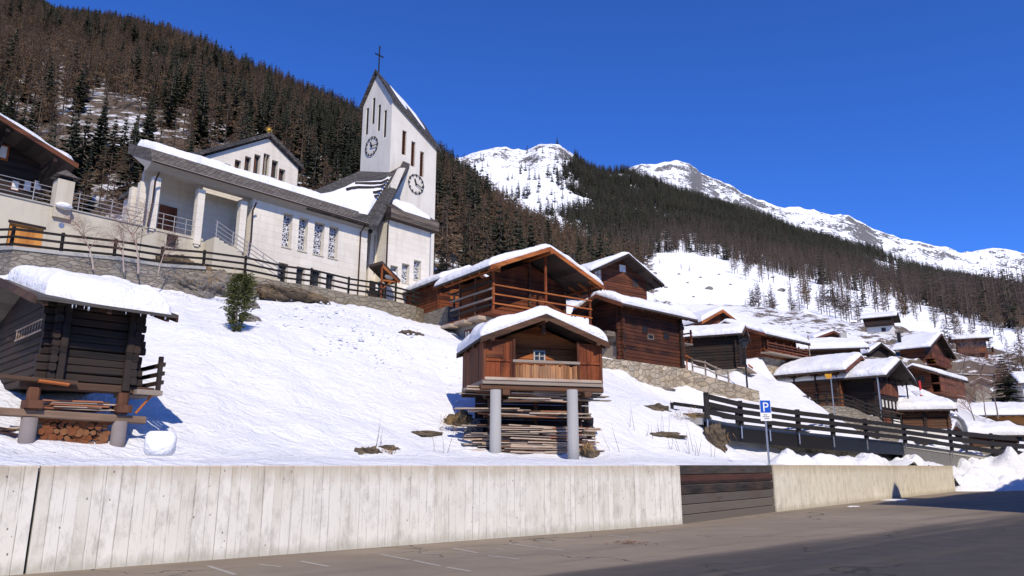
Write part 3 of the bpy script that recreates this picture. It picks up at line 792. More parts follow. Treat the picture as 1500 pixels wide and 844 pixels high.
def dens_left(u, v, Y, X):
    d = np.where(Y < 220, 1/13., np.where(Y < 450, 1/16., 1/20.)) * np.ones_like(Y)
    nz = fbm(X / 35, Y / 35, 3, 3)
    d = d * np.clip(1.15 + .9 * nz, .5, 1.7)
    clear = np.exp(-(((u - 105) / 95) ** 2 + ((v - 205) / 38) ** 2) ** 2)
    d = d * (1 - .86 * clear)
    return np.where((u > -120) & (u < 960), d, d * .5) * (Y > 85)
pl = scatter(LS, dens_left, 3)
trees = []
for x, y, z, u, v in pl:
    nz = float(fbm(x / 60, y / 60, 8, 3))
    top = (y - 150) / 650
    ps = .30 + .8 * nz + .3 * top + (.22 if u > 430 and u < 700 and v < 300 else 0) - (.25 if v > 330 else 0)
    kind = int(rg.integers(0, 3)) if rg.random() < ps else 3 + int(rg.integers(0, 3))
    h = (rg.uniform(8, 20) if kind < 3 else rg.uniform(8, 18)) * float(np.interp(y, [80, 250, 600], [.66, .76, .80]))
    trees.append((x, y, z - .2, kind, h, u, v))
# the largest ones in view are trees of their own
def hidden(u): return float(np.interp(u, [-20,0,110,125,200,210,280,400,440,470,530,575,640,650,760,870], [170,180,250,330,335,230,225,205,270,278,165,100,200,380,372,400]))
cand = sorted(range(len(trees)), key=lambda k: -trees[k][4] / trees[k][1])
solo_l = []
for k in cand:
    x, y, z, kind, h, u, v = trees[k]
    if not (-5 < u < 900): continue
    if 525 < u < 642 and y > 0: continue
    vt = v - F * h / y * .95
    if vt + .35 * F * h / y < hidden(u): solo_l.append(k)
    if len(solo_l) >= 170: break
SOL = set(solo_l)
forest('hill_forest', 'dense mixed forest of dark spruce and bare brown larch covering the hill behind the church', [t[:5] for i, t in enumerate(trees) if i not in SOL], TC)

MB_LOW = curve([(560,405),(640,402),(760,398),(860,388),(930,382),(1000,372),(1060,378),(1100,394),(1200,414),(1260,424),(1300,436),(1400,462),(1500,486),(1760,500)])
MB_TOP = curve([(560,262),(640,262),(700,268),(740,285),(770,262),(800,250),(840,238),(860,200),(1760,200)])
def dens_mid(u, v, Y, X):
    low = np.interp(u, [560,640,760,860,930,1000,1060,1100,1200,1260,1300,1400,1500,1760], [405,402,398,388,382,372,378,394,414,424,436,462,486,500])
    top = np.interp(u, [560,640,700,740,770,800,840,860,1760], [268,268,272,285,266,254,240,200,200])
    nz = fbm(X / 90, Y / 130, 6, 4); n2 = fbm(X / 30, Y / 50, 9, 3)
    d = np.where((v < low + 6 * n2) & (v > top + 10 * nz), 1/25., 0)
    patch = np.clip((880 - u) / 60, 0, 1) * np.clip((390 - v) / 30, 0, 1)
    d = d * np.clip(1 - patch * (.72 - 1.5 * nz), .06, 1)
    d = d * np.clip(1.0 + 1.3 * nz + .5 * n2, .12, 1.6)
    gully = np.exp(-((v - (355 + (u - 1240) * .62)) / 9) ** 2) * np.exp(-((u - 1290) / 90) ** 2)
    knoll = np.exp(-(((u - 1320) / 75) ** 2 + ((v - 392) / 20) ** 2))
    d = d * (1 - .9 * gully) * (1 - .9 * knoll)
    d = d + np.where((v < top) & (v > top - 40) & (u < 860), 1/2200., 0)
    d = d + np.where((v > low) & (v < 482) & (u > 1130) & (Y > 200), np.where(u > 1340, 1/170., 1/420.), 0) * np.clip(.4 + 1.6 * n2, 0, 2)
    return d
pm = scatter(MS, dens_mid, 8)
far = []
for x, y, z, u, v in pm:
    low = MB_LOW(u); lowband = np.clip((v - (low - 42)) / 26, 0, 1)
    ps = .9 - .8 * lowband + .25 * float(fbm(x / 50, y / 60, 2, 2))
    if v > low: ps = .12
    kind = int(rg.integers(0, 2)) if rg.random() < ps else 2 + int(rg.integers(0, 2))
    far.append((x, y, z - .2, kind, rg.uniform(14, 25)))
forest('mountain_forest', 'far dark conifer forest climbing the snowy mountain on the right', far, TF)
pf = scatter(PS, lambda u, v, Y, X: np.where((u > 1330) & (v > FRa(u) + 6), 1/1500., 0) * np.clip(.3 + 1.5 * fbm(X / 160, Y / 160, 4, 3), 0, 2), 9) if False else []
FRa = np.vectorize(FR)
pf = scatter(PS, lambda u, v, Y, X: np.where((u > 1300) & (v > FRa(u) - 3), 1/1100., 0) * np.clip(.2 + 1.6 * fbm(X / 160, Y / 160, 4, 3) + (u - 1400) / 250, 0, 2), 9)
forest('ridge_trees', 'sparse tiny trees dotting the far snowy ridge at the right', [(x, y, z, int(rg.integers(0, 4)), rg.uniform(11, 18)) for x, y, z, u, v in pf if u < 1560], TF)

# individual trees
SPM = [(solo(a, M['trunk'], 'trunk'), solo(b, M['spruce'], 'crown')) for a, b in SPR]
LAM = [(solo(a, M['trunk'], 'trunk'), solo(b, M['larch'], 'crown')) for a, b in LAR]
GRM = [(solo(a, M['trunk'], 'trunk'), solo(b, M['larch_grey'], 'crown')) for a, b in LAR]
def plant(name, label, cat, meshes, loc, h, group, turn=None, lean=0):
    r = thing(name, label, cat, loc, rnd.random() * 6.28 if turn is None else turn, group)
    r.scale = (h, h, h)
    if lean: r.rotation_euler[1] = lean
    for nm, me in zip(('trunk', 'crown'), meshes):
        o = bpy.data.objects.new(nm, me); C.objects.link(o); o.parent = r
    return r
for k in solo_l:
    x, y, z, kind, h, u, v = trees[k]
    if kind < 3: plant('spruce_tree', 'dark green spruce at the near edge of the wooded hill behind the church', 'tree', SPM[kind], (x, y, z), h, 'nearest spruces of the hill forest')
    else: plant('larch_tree', 'bare brown larch at the near edge of the wooded hill behind the church', 'tree', LAM[kind - 3], (x, y, z), h, 'nearest larches of the hill forest')

def mid_point(u, v):
    vs = mid_v(u)
    Y = float(np.exp(np.interp(-v, [-q for q in vs], np.log(MIDY))))
    i = int(round((u - 560) / 4)); X, YY, Z = MS
    i = max(0, min(len(X) - 1, i)); j = int(np.argmin(np.abs(YY[i] - Y)))
    return X[i, j], YY[i, j], Z[i, j]
def meadow(label, group, u0, u1, v0, v1, n, hp, green=0.):
    for _ in range(n):
        f = rnd.random(); u = u0 + (u1 - u0) * f; v = v0 + (v1 - v0) * f + rnd.uniform(-7, 7)
        x, y, z = mid_point(u, v); h = hp * rnd.uniform(.7, 1.2) * y / F
        if rnd.random() < green: plant('spruce_tree', label.replace('bare larch', 'dark spruce'), 'tree', SPM[rnd.randrange(3)], (x, y, z - .1), h, group + ', the spruces')
        else: plant('larch_tree', label, 'tree', GRM[rnd.randrange(3)] if rnd.random() < .7 else LAM[rnd.randrange(3)], (x, y, z - .1), h, group)
meadow('slim bare larch in the small row high on the open snowfield', 'larches high on the snowfield', 1074, 1138, 406, 414, 13, 32)
meadow('bare larch in the thicket on the lower snowfield behind the barns', 'larches on the lower snowfield', 1092, 1180, 462, 474, 26, 40)
meadow('bare larch in the belt right of the snowfield and above the roofs', 'larches above the village roofs', 1172, 1270, 446, 478, 36, 46, .04)
meadow('bare larch on the brown slope beside the white based hill house', 'larches beside the hill house', 1268, 1350, 452, 470, 22, 44, .1)
meadow('bare larch on the rocky slope below the dark mountain forest', 'larches on the rocky slope', 1350, 1500, 440, 480, 30, 34, .25)
for u, v, hp, lab in [(946, 394, 24, 'single dark spruce at the top left corner of the open snowfield'), (1387, 441, 17, 'lone small dark spruce on the bright snow slope above the rock house')]:
    x, y, z = mid_point(u, v); plant('spruce_tree', lab, 'tree', SPM[1], (x, y, z - .1), hp * y / F, None)
for u, v, hp in [(1005,400,13),(1017,404,14),(972,392,10)]:
    x, y, z = mid_point(u, v); plant('larch_tree', 'tiny bare larch standing alone on the open snowfield', 'tree', GRM[0], (x, y, z - .1), hp * y / F, 'tiny lone larches on the snowfield')
# boulders lying on the snowfield
for k, (u, v, hp, lab) in enumerate([(1044,428,6,'large dark boulder in the middle of the open snowfield'),(1153,430,6,'dark boulder beside the larch thicket on the snowfield'),(964,404,4,'boulder high on the snowfield near the chalet roof'),(980,426,3,'low boulder on the snowfield above the barn roof'),(1012,415,2.5,None),(1030,410,2.5,None),(1060,408,2.5,None),(1076,420,2.5,None),(1000,405,2.5,None),(1020,440,2.5,None),(1140,414,3,None),(1128,438,3,None)]):
    x, y, z = mid_point(u, v); m = MB(); s = hp * y / F
    m.blob((0,0,s*.25), s * .62, k + 3, 10, 6, .5, (1.5,1,.9))
    o = m.build('boulder', M['rock'], loc=(x, y, z)); tag(o, lab or 'tiny dark rock dotting the white snowfield', 'rock', None if lab else 'tiny rocks on the snowfield')

# ------------------------------------------------------------------ church
CY = R(48); CD = Vector((math.cos(CY), math.sin(CY), 0)); CN = Vector((CD.y, -CD.x, 0))
CO = at(365, 365, 42); CO.z = 0
def cl(u, v, y=0.):
    """pixel -> (x, z) on the church plane lying y behind the facade"""
    p = CO - CN * y; r = ray(u, v)
    t = (p.x * CN.x + p.y * CN.y) / (r[0] * CN.x + r[1] * CN.y)
    q = Vector((r[0] * t, r[1] * t, 0)) - CO
    return q.dot(CD), EYE + r[2] * t
def c3(u, v, y=0.):
    x, z = cl(u, v, y); return Vector((x, y, z))
def cx_plane(u, v, x):
    """pixel -> (y, z) on the church cross plane at x"""
    p = CO + CD * x; r = ray(u, v)
    t = (p.x * CD.x + p.y * CD.y) / (r[0] * CD.x + r[1] * CD.y)
    q = Vector((r[0] * t, r[1] * t, 0)) - CO
    return -q.dot(CN), EYE + r[2] * t

def holed(m, x0, x1, z0, z1, holes, y, th, depth=None):
    """upright wall in the xz plane, front face at y, with rectangular openings"""
    xs = sorted({x0, x1, *[q for h in holes for q in h[:2]]}); zs = sorted({z0, z1, *[q for h in holes for q in h[2:4]]})
    for i in range(len(xs) - 1):
        for j in range(len(zs) - 1):
            a, b, c, d = xs[i], xs[i+1], zs[j], zs[j+1]; mx, mz = (a + b) / 2, (c + d) / 2
            if any(h[0] < mx < h[1] and h[2] < mz < h[3] for h in holes): continue
            m.add([(a,y,c),(b,y,c),(b,y,d),(a,y,d)], [(0,1,2,3)]); m.add([(a,y+th,c),(b,y+th,c),(b,y+th,d),(a,y+th,d)], [(3,2,1,0)])
    for h in holes:
        a, b, c, d = h[:4]
        m.add([(a,y,c),(b,y,c),(b,y+th,c),(a,y+th,c)], [(0,1,2,3)]); m.add([(a,y,d),(b,y,d),(b,y+th,d),(a,y+th,d)], [(3,2,1,0)])
        m.add([(a,y,c),(a,y,d),(a,y+th,d),(a,y+th,c)], [(0,1,2,3)]); m.add([(b,y,c),(b,y,d),(b,y+th,d),(b,y+th,c)], [(3,2,1,0)])
    for a, b in (((x0,z0),(x1,z0)),((x1,z0),(x1,z1)),((x1,z1),(x0,z1)),((x0,z1),(x0,z0))):
        m.add([(a[0],y,a[1]),(b[0],y,b[1]),(b[0],y+th,b[1]),(a[0],y+th,a[1])], [(0,1,2,3)])

ch = thing('church', 'white modern church with a tall leaning-roofed clock tower above the snow slope', 'church', CO, CY)
def cpart(m, name, mat, parent=ch, **k): return m.build(name, M[mat] if isinstance(mat, str) else mat, parent, **k)
GZ = 11.9
# nave wall
wins = []; low = []
for k, (u0, u1) in enumerate([(414.6,428.3),(438,451.4),(461,476),(483,496.7)]):
    a = cl(u0, 330)[0]; b = cl(u1, 330)[0]; wins.append((a, b, 14.76, 16.93))
for k, (u0, u1) in enumerate([(407.5,422),(434.5,447),(457,471),(478.5,491)]):
    a = cl(u0, 395)[0]; b = cl(u1, 395)[0]; low.append((a, b, 12.4, 13.72))
NX1 = cl(537, 380)[0]
m = MB(); holed(m, 0, NX1, GZ - 1.5, 17.72, wins + low, 0, .42); m.box(NX1 - .4, NX1 - .002, .425, 6, GZ - 1, 17.7); cpart(m, 'nave_wall', 'white_wall')
for a, b, c, d in wins:
    m = MB(); m.box(a + .004, b - .004, .34, .38, c + .004, d - .004); o = cpart(m, 'leaded_window', 'lattice')
    s = MB(); s.box(a - .03, b + .03, -.05, .05, c - .07, c - .003); cpart(s, 'sill', 'cream_wall', o)
for a, b, c, d in low:
    m = MB(); m.box(a + .004, b - .004, .3, .34, c + .004, d - .004); o = cpart(m, 'cellar_window', 'glass')
    s = MB(); s.box((a + b) / 2 - .02, (a + b) / 2 + .02, .26, .298, c + .01, d - .01); cpart(s, 'bar', 'black', o)
# portico: columns, beam soffit, back wall
XL = cl(223, 238, -.6)[0]; YR = max(2.2, cx_plane(187, 229, XL)[0])
for k, (ut, ub, vb) in enumerate([(230.5, 220.5, 337), (296.5, 290.5, 361), (360.5, 354, 372)]):
    x = cl((ut + ub) / 2, 310)[0]; zb = cl(ub, vb)[1]
    m = MB(); m.box(x - .2, x + .2, 0.02, .42, zb + .12, 16.96); m.box(x - .13, x + .13, .06, .38, zb, zb + .121); cpart(m, 'column', 'white_wall')
for y in (1.5, YR - .4):
    m = MB(); m.box(XL + .25, XL + .6, y - .2, y + .2, 14.0, 16.96); cpart(m, 'column', 'white_wall')
YW = YR - .35
m = MB(); m.box(-2.2, .0, YW - .7, YW, GZ, 17.6); m.box(XL + .9, -2.4, YW, YW + .3, 13.9, 18.2); m.box(-2.398, -2.201, YW - .7, YW + .3, 13.9, 18.2); cpart(m, 'porch_wall', 'white_wall')
m = MB(); m.box(-4.3, -3.3, YW - .08, YW - .003, 14.0, 16.4); cpart(m, 'porch_door', 'wood_brown_v')
m = MB(); m.box(0.003, .35, .425, YW, GZ, 17.6); cpart(m, 'porch_side_wall', 'white_wall')
# porch floor and base
m = MB(); m.box(-5.95, -2.75, .1, YW + .2, 13.98, 14.12); cpart(m, 'porch_floor', 'cream_wall')
m = MB(); hx, hz = cl(252, 354, .14)
holed(m, -6.1, -.35, GZ - 1.6, 13.978, [(hx - .3, hx + .3, hz - .32, hz + .38)], .14, .3); cpart(m, 'porch_base', 'cream_wall')
m = MB(); m.box(hx - .3, hx + .3, .36, .4, hz - .3, hz + .36); o = cpart(m, 'base_window', 'glass')
s = MB()
for k in range(4): s.tube([(hx - .25 + k * .16, .06, hz - .3), (hx - .25 + k * .16, -.06, hz), (hx - .25 + k * .16, .06, hz + .4)], .014, 5)
for q in (-.15, .1, .3): s.tube([(hx - .32, .02, hz + q), (hx, -.06, hz + q), (hx + .32, .02, hz + q)], .014, 5)
cpart(s, 'window_grille', 'black', o)
# outside stair down to the right
m = MB(); n = 15; xa, xb = -2.7, 1.5; za, zb = 14.0, 12.25
for k in range(n):
    x0 = xa + (xb - xa) * k / n; x1 = xa + (xb - xa) * (k + 1) / n; z = za - (za - zb) * k / n
    m.box(x0, x1 - .001, -1.15, -.06, GZ - 1.2, z - .02)
cpart(m, 'stair', 'cream_wall')
m = MB()
for yy in (-1.12,):
    for h in (.95, .7, .45, .2): m.tube([(xa, yy, za + h), (xb, yy, zb + h)], .024, 6)
    for k in range(5): x = xa + (xb - xa) * (k + .1) / 4.3; z = za - (za - zb) * (k + .1) / 4.3; m.tube([(x, yy, z - .05), (x, yy, z + .97)], .026, 6)
cpart(m, 'stair_railing', 'greypaint')
m = MB(); m.box(1.5, 4.0, -1.2, -.06, GZ - 1.2, 12.2); cpart(m, 'stair_landing', 'cream_wall')
m = MB()
for h in (.95, .65, .35): m.tube([(-5.45, .22, 14.1 + h), (-3.1, .22, 14.1 + h)], .024, 6)
for x in (-5.0, -4.4, -3.75, -3.2): m.tube([(x, .22, 14.1), (x, .22, 15.08)], .022, 6)
cpart(m, 'porch_railing', 'greypaint')
# low eave roof running over porch and nave
ER = cl(546, 325, -.6)[0]
def eave(x): return Vector((x, -.6, 17.63))
m = MB()
m.prism([(XL, -.6, 17.58), (XL, -.14, 18.32), (XL, YR, 18.36 + .4 * YR), (XL, YR, 17.9 + .4 * YR), (XL, .4, 17.5), (XL, .4, 17.25), (XL,-.05,17.25)], (ER - XL, 0, 0))
roof = cpart(m, 'aisle_roof', 'soffit')
m = MB(); m.add([(XL - .02,-.64,17.5),(ER,-.64,17.5),(ER,-.17,18.38),(XL - .02,-.17,18.38)], [(0,1,2,3)]); m.add([(XL - .02,-.64,17.5),(XL - .02,-.17,18.38),(XL - .02,YR,18.45 + .4 * YR),(XL - .02,YR,17.8 + .4 * YR)], [(0,1,2,3)])
m.add([(XL - .02,-.17,18.38),(ER,-.17,18.38),(ER,YR,18.45 + .4 * YR),(XL - .02,YR,18.45 + .4 * YR)], [(0,1,2,3)])
cpart(m, 'shingle_edge', 'shingle', roof)
m = MB(); m.tube([(XL, -.68, 17.5), (ER, -.68, 17.48)], .05, 8); cpart(m, 'gutter', 'copper', roof)
def snow_sheet(m, f, nu, nv, T, seed, rim=.12, rag=.5):
    """snow lying on the surface f(a, b), a and b in 0..1, rounded towards its rim"""
    rows = []
    for i in range(nu + 1):
        row = []
        for j in range(nv + 1):
            a = i / nu; b = j / nv; p = Vector(f(a, b))
            d = min(a, 1 - a) * 999 if rim is None else min(min(a, 1 - a) / rim[0], min(b, 1 - b) / rim[1])
            e = math.sqrt(max(0, 1 - (1 - min(1, d)) ** 2))
            nz = float(fbm(p.x * .9 + seed, p.y * .9 + p.z * .6, seed, 4))
            row.append(p + Vector((0, 0, -.02 + T * e * (1 + .32 * nz))))
        rows.append(row)
    m.grid(rows)
m = MB()
def f(a, b):
    x = XL + .35 + (ER - XL - .45) * a; y = -.12 + (YR + .05) * b + .1 * float(fbm(x * 1.3, 0, 3, 3)) * (1 - b)
    return (x, y, 18.39 + (y + .17) * .405)
snow_sheet(m, f, 110, 24, .46, 4, (.012, .12)); cpart(m, 'roof_snow', 'roofsnow', roof, smooth=True)
# rain pipes
for u0, v0, u1, v1 in [(232, 253, 216, 332), (374.5, 297, 362, 382)]:
    xa, za = cl(u0, v0, -.5); xb, zb = cl(u1, v1, -.08)
    m = MB(); m.tube([(xa, -.6, za), (xa - .03, -.3, za - .45), (xb + .1, -.12, zb + 1.4), (xb, -.1, zb)], .055, 8); cpart(m, 'rain_pipe', 'copper')
xa, za = cl(531, 332, -.2); m = MB(); m.tube([(xa, -.5, za), (xa - .05, -.1, za - .4), (xa - .05, -.1, 12.1)], .05, 8); cpart(m, 'rain_pipe', 'copper')
# west gable block behind the porch roof
GY = 5.0
ax, az = cl(393, 201, GY); rx, rz = cl(439, 247, GY); lx, lz = cl(283, 232, GY)
m = MB()
gw = []
for u, vt, vb in [(332.5,237,258),(347.5,231,262),(362,226,268),(375.5,223,274),(389,222,279),(402,232,280),(413.5,245,284)]:
    a = cl(u - 4.6, 250, GY)[0]; b = cl(u + 4.6, 250, GY)[0]; gw.append((a, b, 19.4, cl(u, vt, GY)[1] - .15))
def ztop(x): return az - (x - ax) * (az - rz) / (rx - ax) if x > ax else az - (ax - x) * (az - lz) / (ax - lx)
# vertical strips so that the gable outline and the stepped openings share one wall
xs = sorted({lx, rx - .12, ax, *[q for g in gw for q in g[:2]]})
for i in range(len(xs) - 1):
    a, b = xs[i], xs[i+1]; mx = (a + b) / 2
    g = [q for q in gw if q[0] < mx < q[1]]
    for (zl, zh) in ([(GZ, g[0][2]), (g[0][3], None)] if g else [(GZ, None)]):
        ta = ztop(a) - .1 if zh is None else zh; tb = ztop(b) - .1 if zh is None else zh
        m.add([(a,GY,zl),(b,GY,zl),(b,GY,tb),(a,GY,ta)], [(0,1,2,3)])
    if g:
        c, d = g[0][2], g[0][3]
        m.add([(a,GY,c),(a,GY,d),(a,GY+.4,d),(a,GY+.4,c)], [(0,1,2,3)]); m.add([(b,GY,c),(b,GY,d),(b,GY+.4,d),(b,GY+.4,c)], [(0,1,2,3)])
        m.add([(a,GY,d),(b,GY,d),(b,GY+.4,d),(a,GY+.4,d)], [(0,1,2,3)]); m.add([(a,GY,c),(b,GY,c),(b,GY+.4,c),(a,GY+.4,c)], [(0,1,2,3)])
m.add([(rx-.12,GY,GZ),(rx-.12,GY+11,GZ),(rx-.12,GY+11,rz-.1),(rx-.12,GY,rz-.1)], [(0,1,2,3)]); m.add([(lx,GY,GZ),(lx,GY+11,GZ),(lx,GY+11,lz-.1),(lx,GY,lz-.1)], [(0,1,2,3)])
cpart(m, 'gable_wall', 'white_wall')
for a, b, c, d in gw:
    m = MB(); m.box(a + .002, b - .002, GY + .3, GY + .36, c, d - .002); o = cpart(m, 'gable_window', 'glass')
    s = MB(); s.box((a + b) / 2 - .03, (a + b) / 2 + .03, GY + .25, GY + .299, c, d - .01); cpart(s, 'mullion', 'wood_brown_v', o)
m = MB()
for (p, q) in (((lx - .3, lz - .12), (ax, az)), ((ax, az), (rx + .14, rz - .12))):
    m.prism([(p[0], GY - .3, p[1]), (q[0], GY - .3, q[1]), (q[0], GY - .3, q[1] + .3), (p[0], GY - .3, p[1] + .3)], (0, 11.5, 0))
groof = cpart(m, 'gable_roof', 'slate')
# gilded sunburst on the gable
sx_, sz_ = cl(394.5, 191, GY); m = MB()
m.tube([(sx_, GY, az + .2), (sx_, GY, sz_ - .1)], .03, 6); m.blob((sx_, GY, sz_), .13, 1, 10, 6, .05)
for k in range(16):
    a = k * math.pi / 8; r1 = .36 if k % 2 else .27
    c, s = math.cos(a), math.sin(a)
    m.add([(sx_ + c * .1 - s * .045, GY - .02, sz_ + s * .1 + c * .045), (sx_ + c * .1 + s * .045, GY - .02, sz_ + s * .1 - c * .045), (sx_ + c * r1, GY, sz_ + s * r1), (sx_ + c * .1, GY + .05, sz_ + s * .1)], [(0,1,2),(0,2,3),(1,3,2)])
cpart(m, 'sunburst', 'gold', groof)
# tower
TY = 3.0
A = c3(570.5, 253, TY); xA = A.x; xB = cl(637, 300, TY)[0] + .02
yL, _z = cx_plane(527.5, 249, xA)
zA = cl(576, 144, TY)[1]; zB = cl(643.5, 217, TY)[1]; zL = cx_plane(530.5, 158, xA)[1]
yap, zap = cx_plane(553, 109, xA)
print('tower', xA, xB, yL, zA, zB, zL, yap, zap)
tw_holes = []
for u0, u1, vt, vb in [(589,595.3,190,226),(602.2,608.3,206,243),(615,621,221,258)]:
    a = cl(u0, (vt+vb)/2, TY)[0]; b = cl(u1, (vt+vb)/2, TY)[0]; tw_holes.append((a, b, cl(u0, vb, TY)[1], cl(u0, vt, TY)[1]))
m = MB()
def zt(x): return zA + (zB - zA) * (x - xA) / (xB - xA)
xs = sorted({xA, xB, *[q for g in tw_holes for q in g[:2]]})
for i in range(len(xs) - 1):
    a, b = xs[i], xs[i+1]; mx = (a + b) / 2; g = [q for q in tw_holes if q[0] < mx < q[1]]
    for (zl, zh) in ([(GZ, g[0][2]), (g[0][3], None)] if g else [(GZ, None)]):
        m.add([(a,TY,zl),(b,TY,zl),(b,TY,zt(b) if zh is None else zh),(a,TY,zt(a) if zh is None else zh)], [(0,1,2,3)])
    if g:
        c, d = g[0][2], g[0][3]
        for q in (((a,c),(a,d)),((b,c),(b,d)),((a,d),(b,d)),((a,c),(b,c))):
            m.add([(q[0][0],TY,q[0][1]),(q[1][0],TY,q[1][1]),(q[1][0],TY+.35,q[1][1]),(q[0][0],TY+.35,q[0][1])], [(0,1,2,3)])
# left face with its tall slits
lh = []
for u, vt, vb in [(537.8,159,197),(547.2,144,181.5),(555.3,154,191.5),(564,162,201)]:
    y0 = cx_plane(u - 1.9, (vt+vb)/2, xA)[0]; y1 = cx_plane(u + 1.9, (vt+vb)/2, xA)[0]
    lh.append((min(y0, y1), max(y0, y1), cx_plane(u, vb, xA)[1], cx_plane(u, vt, xA)[1]))
ys = sorted({TY, yL, yap, *[q for g in lh for q in g[:2]]})
def zl_(y): return zA + (zap - zA) * (y - TY) / (yap - TY) if y < yap else zap + (zL - zap) * (y - yap) / (yL - yap)
for i in range(len(ys) - 1):
    a, b = ys[i], ys[i+1]; my = (a + b) / 2; g = [q for q in lh if q[0] < my < q[1]]
    for (z0, z1) in ([(GZ, g[0][2]), (g[0][3], None)] if g else [(GZ, None)]):
        m.add([(xA,a,z0),(xA,b,z0),(xA,b,zl_(b) if z1 is None else z1),(xA,a,zl_(a) if z1 is None else z1)], [(0,1,2,3)])
    if g:
        c, d = g[0][2], g[0][3]
        for q in (((a,c),(a,d)),((b,c),(b,d)),((a,d),(b,d)),((a,c),(b,c))):
            m.add([(xA,q[0][0],q[0][1]),(xA,q[1][0],q[1][1]),(xA+.3,q[1][0],q[1][1]),(xA+.3,q[0][0],q[0][1])], [(0,1,2,3)])
zBL = zB - (zA - zL); zBap = zB + (zap - zA)
m.add([(xB,TY,GZ),(xB,yL,GZ),(xB,yL,zBL),(xB,yap,zBap),(xB,TY,zB)], [(0,1,2,3,4)])
m.add([(xA,yL,GZ),(xB,yL,GZ),(xB,yL,zBL),(xA,yL,zL)], [(0,1,2,3)])
cpart(m, 'tower_wall', 'tower_wall')
for a, b, c, d in tw_holes:
    m = MB(); m.box(a + .002, b - .002, TY + .3, TY + .34, c, d)
    n = int((d - c) / .12)
    for k in range(n): m.beam((a, TY + .2, c + .05 + k * .12), (b, TY + .2, c + .05 + k * .12), .16, .02, 0, (0,.6,1))
    cpart(m, 'louvre', 'wood_brown_v')
for a, b, c, d in lh:
    m = MB(); m.box(xA + .07, xA + .11, a + .002, b - .002, c, d); cpart(m, 'tower_slit', 'black')
m = MB(); ov = .22; th = .26
def rp(x, y, z): return Vector((x, y, z))
sl_ = (zB - zA) / (xB - xA)
def tr_roof(y0, z0, y1, z1):
    e = .25; x0, x1 = xA - e, xB + .35
    dz0 = -sl_ * e; dz1 = sl_ * .35
    q = [(x0,y0,z0-dz0*-1),(x1,y0,z0+(zB-zA)+dz1),(x1,y1,z1+(zB-zA)+dz1),(x0,y1,z1-dz0*-1)]
    q[0] = (x0,y0,z0-sl_*e); q[3] = (x0,y1,z1-sl_*e)
    m.prism(q, (0, 0, th))
r1 = (zap - zA) / (yap - TY); r2 = (zL - zap) / (yL - yap)
tr_roof(TY - ov, zA - r1 * ov, yap, zap); tr_roof(yap, zap, yL + ov, zL + r2 * ov)
troof = cpart(m, 'tower_roof', 'slate')
m = MB()
def f(a, b):
    x = xA + 1.2 + (xB - xA - 1.9) * a; y = yap - .05 - (yap - TY) * (.55 + .25 * math.sin(a * 9)) * b
    return (x, y, zA + r1 * (y - TY) + sl_ * (x - xA) + th + .01)
snow_sheet(m, f, 30, 8, .11, 8, (.06, .2)); cpart(m, 'roof_snow', 'roofsnow', troof, smooth=True)
# cross on the ridge end
m = MB(); xz = zap + .3; top = cx_plane(556, 68, xA)[1]
cxp = xA + .1; m.beam((cxp, yap, zap), (cxp, yap, top), .09, .09, .1); hb = top - .75
m.beam((cxp - .42, yap, hb), (cxp + .42, yap, hb), .09, .09, .1); m.blob((cxp, yap, top + .03), .08, 2, 8, 5, .05)
cpart(m, 'cross', 'clock', troof)
# clock faces: black hour bars, ring segments and hands standing off the wall
def clock(center, ex, ez, nrm, r, hour, minute):
    m = MB(); ex, ez, nrm, c = Vector(ex), Vector(ez), Vector(nrm), Vector(center)
    def pt(a, q, o): return c + ex * math.sin(a) * q + ez * math.cos(a) * q + nrm * o
    def bar(a, r0, r1, w):
        s = ex * math.cos(a) - ez * math.sin(a); m.prism([pt(a, r0, .04) - s * w, pt(a, r0, .04) + s * w, pt(a, r1, .04) + s * w, pt(a, r1, .04) - s * w], nrm * .04)
    for k in range(12): bar(k * math.pi / 6, r * .78, r * 1.04, r * .055)
    n = 60
    for k in range(n):
        a0, a1 = 2 * math.pi * k / n, 2 * math.pi * (k + 1) / n
        m.prism([pt(a0, r * .94, .05), pt(a1, r * .94, .05), pt(a1, r, .05), pt(a0, r, .05)], nrm * .025)
    o = cpart(m, 'clock_ring', 'clock')
    m = MB(); h = 2 * math.pi * (hour + minute / 60) / 12; mi = 2 * math.pi * minute / 60
    bar(h, -r * .12, r * .55, r * .07); h2 = MB(); 
    cpart(m, 'hour_hand', 'clock', o)
    m = MB(); bar2 = bar; s = ex * math.cos(mi) - ez * math.sin(mi); w_ = r * .05
    m.prism([pt(mi, -r * .15, .09) - s * w_, pt(mi, -r * .15, .09) + s * w_, pt(mi, r * .9, .09) + s * w_ * .6, pt(mi, r * .9, .09) - s * w_ * .6], nrm * .03)
    cpart(m, 'minute_hand', 'clock', o)
cc = c3(609, 270, TY); clock(cc, (1,0,0), (0,0,1), (0,-1,0), .80, 11, 18)
yc_, zc_ = cx_plane(545, 214.5, xA); clock((xA, yc_, zc_), (0,-1,0), (0,0,1), (-1,0,0), .80, 11, 16)
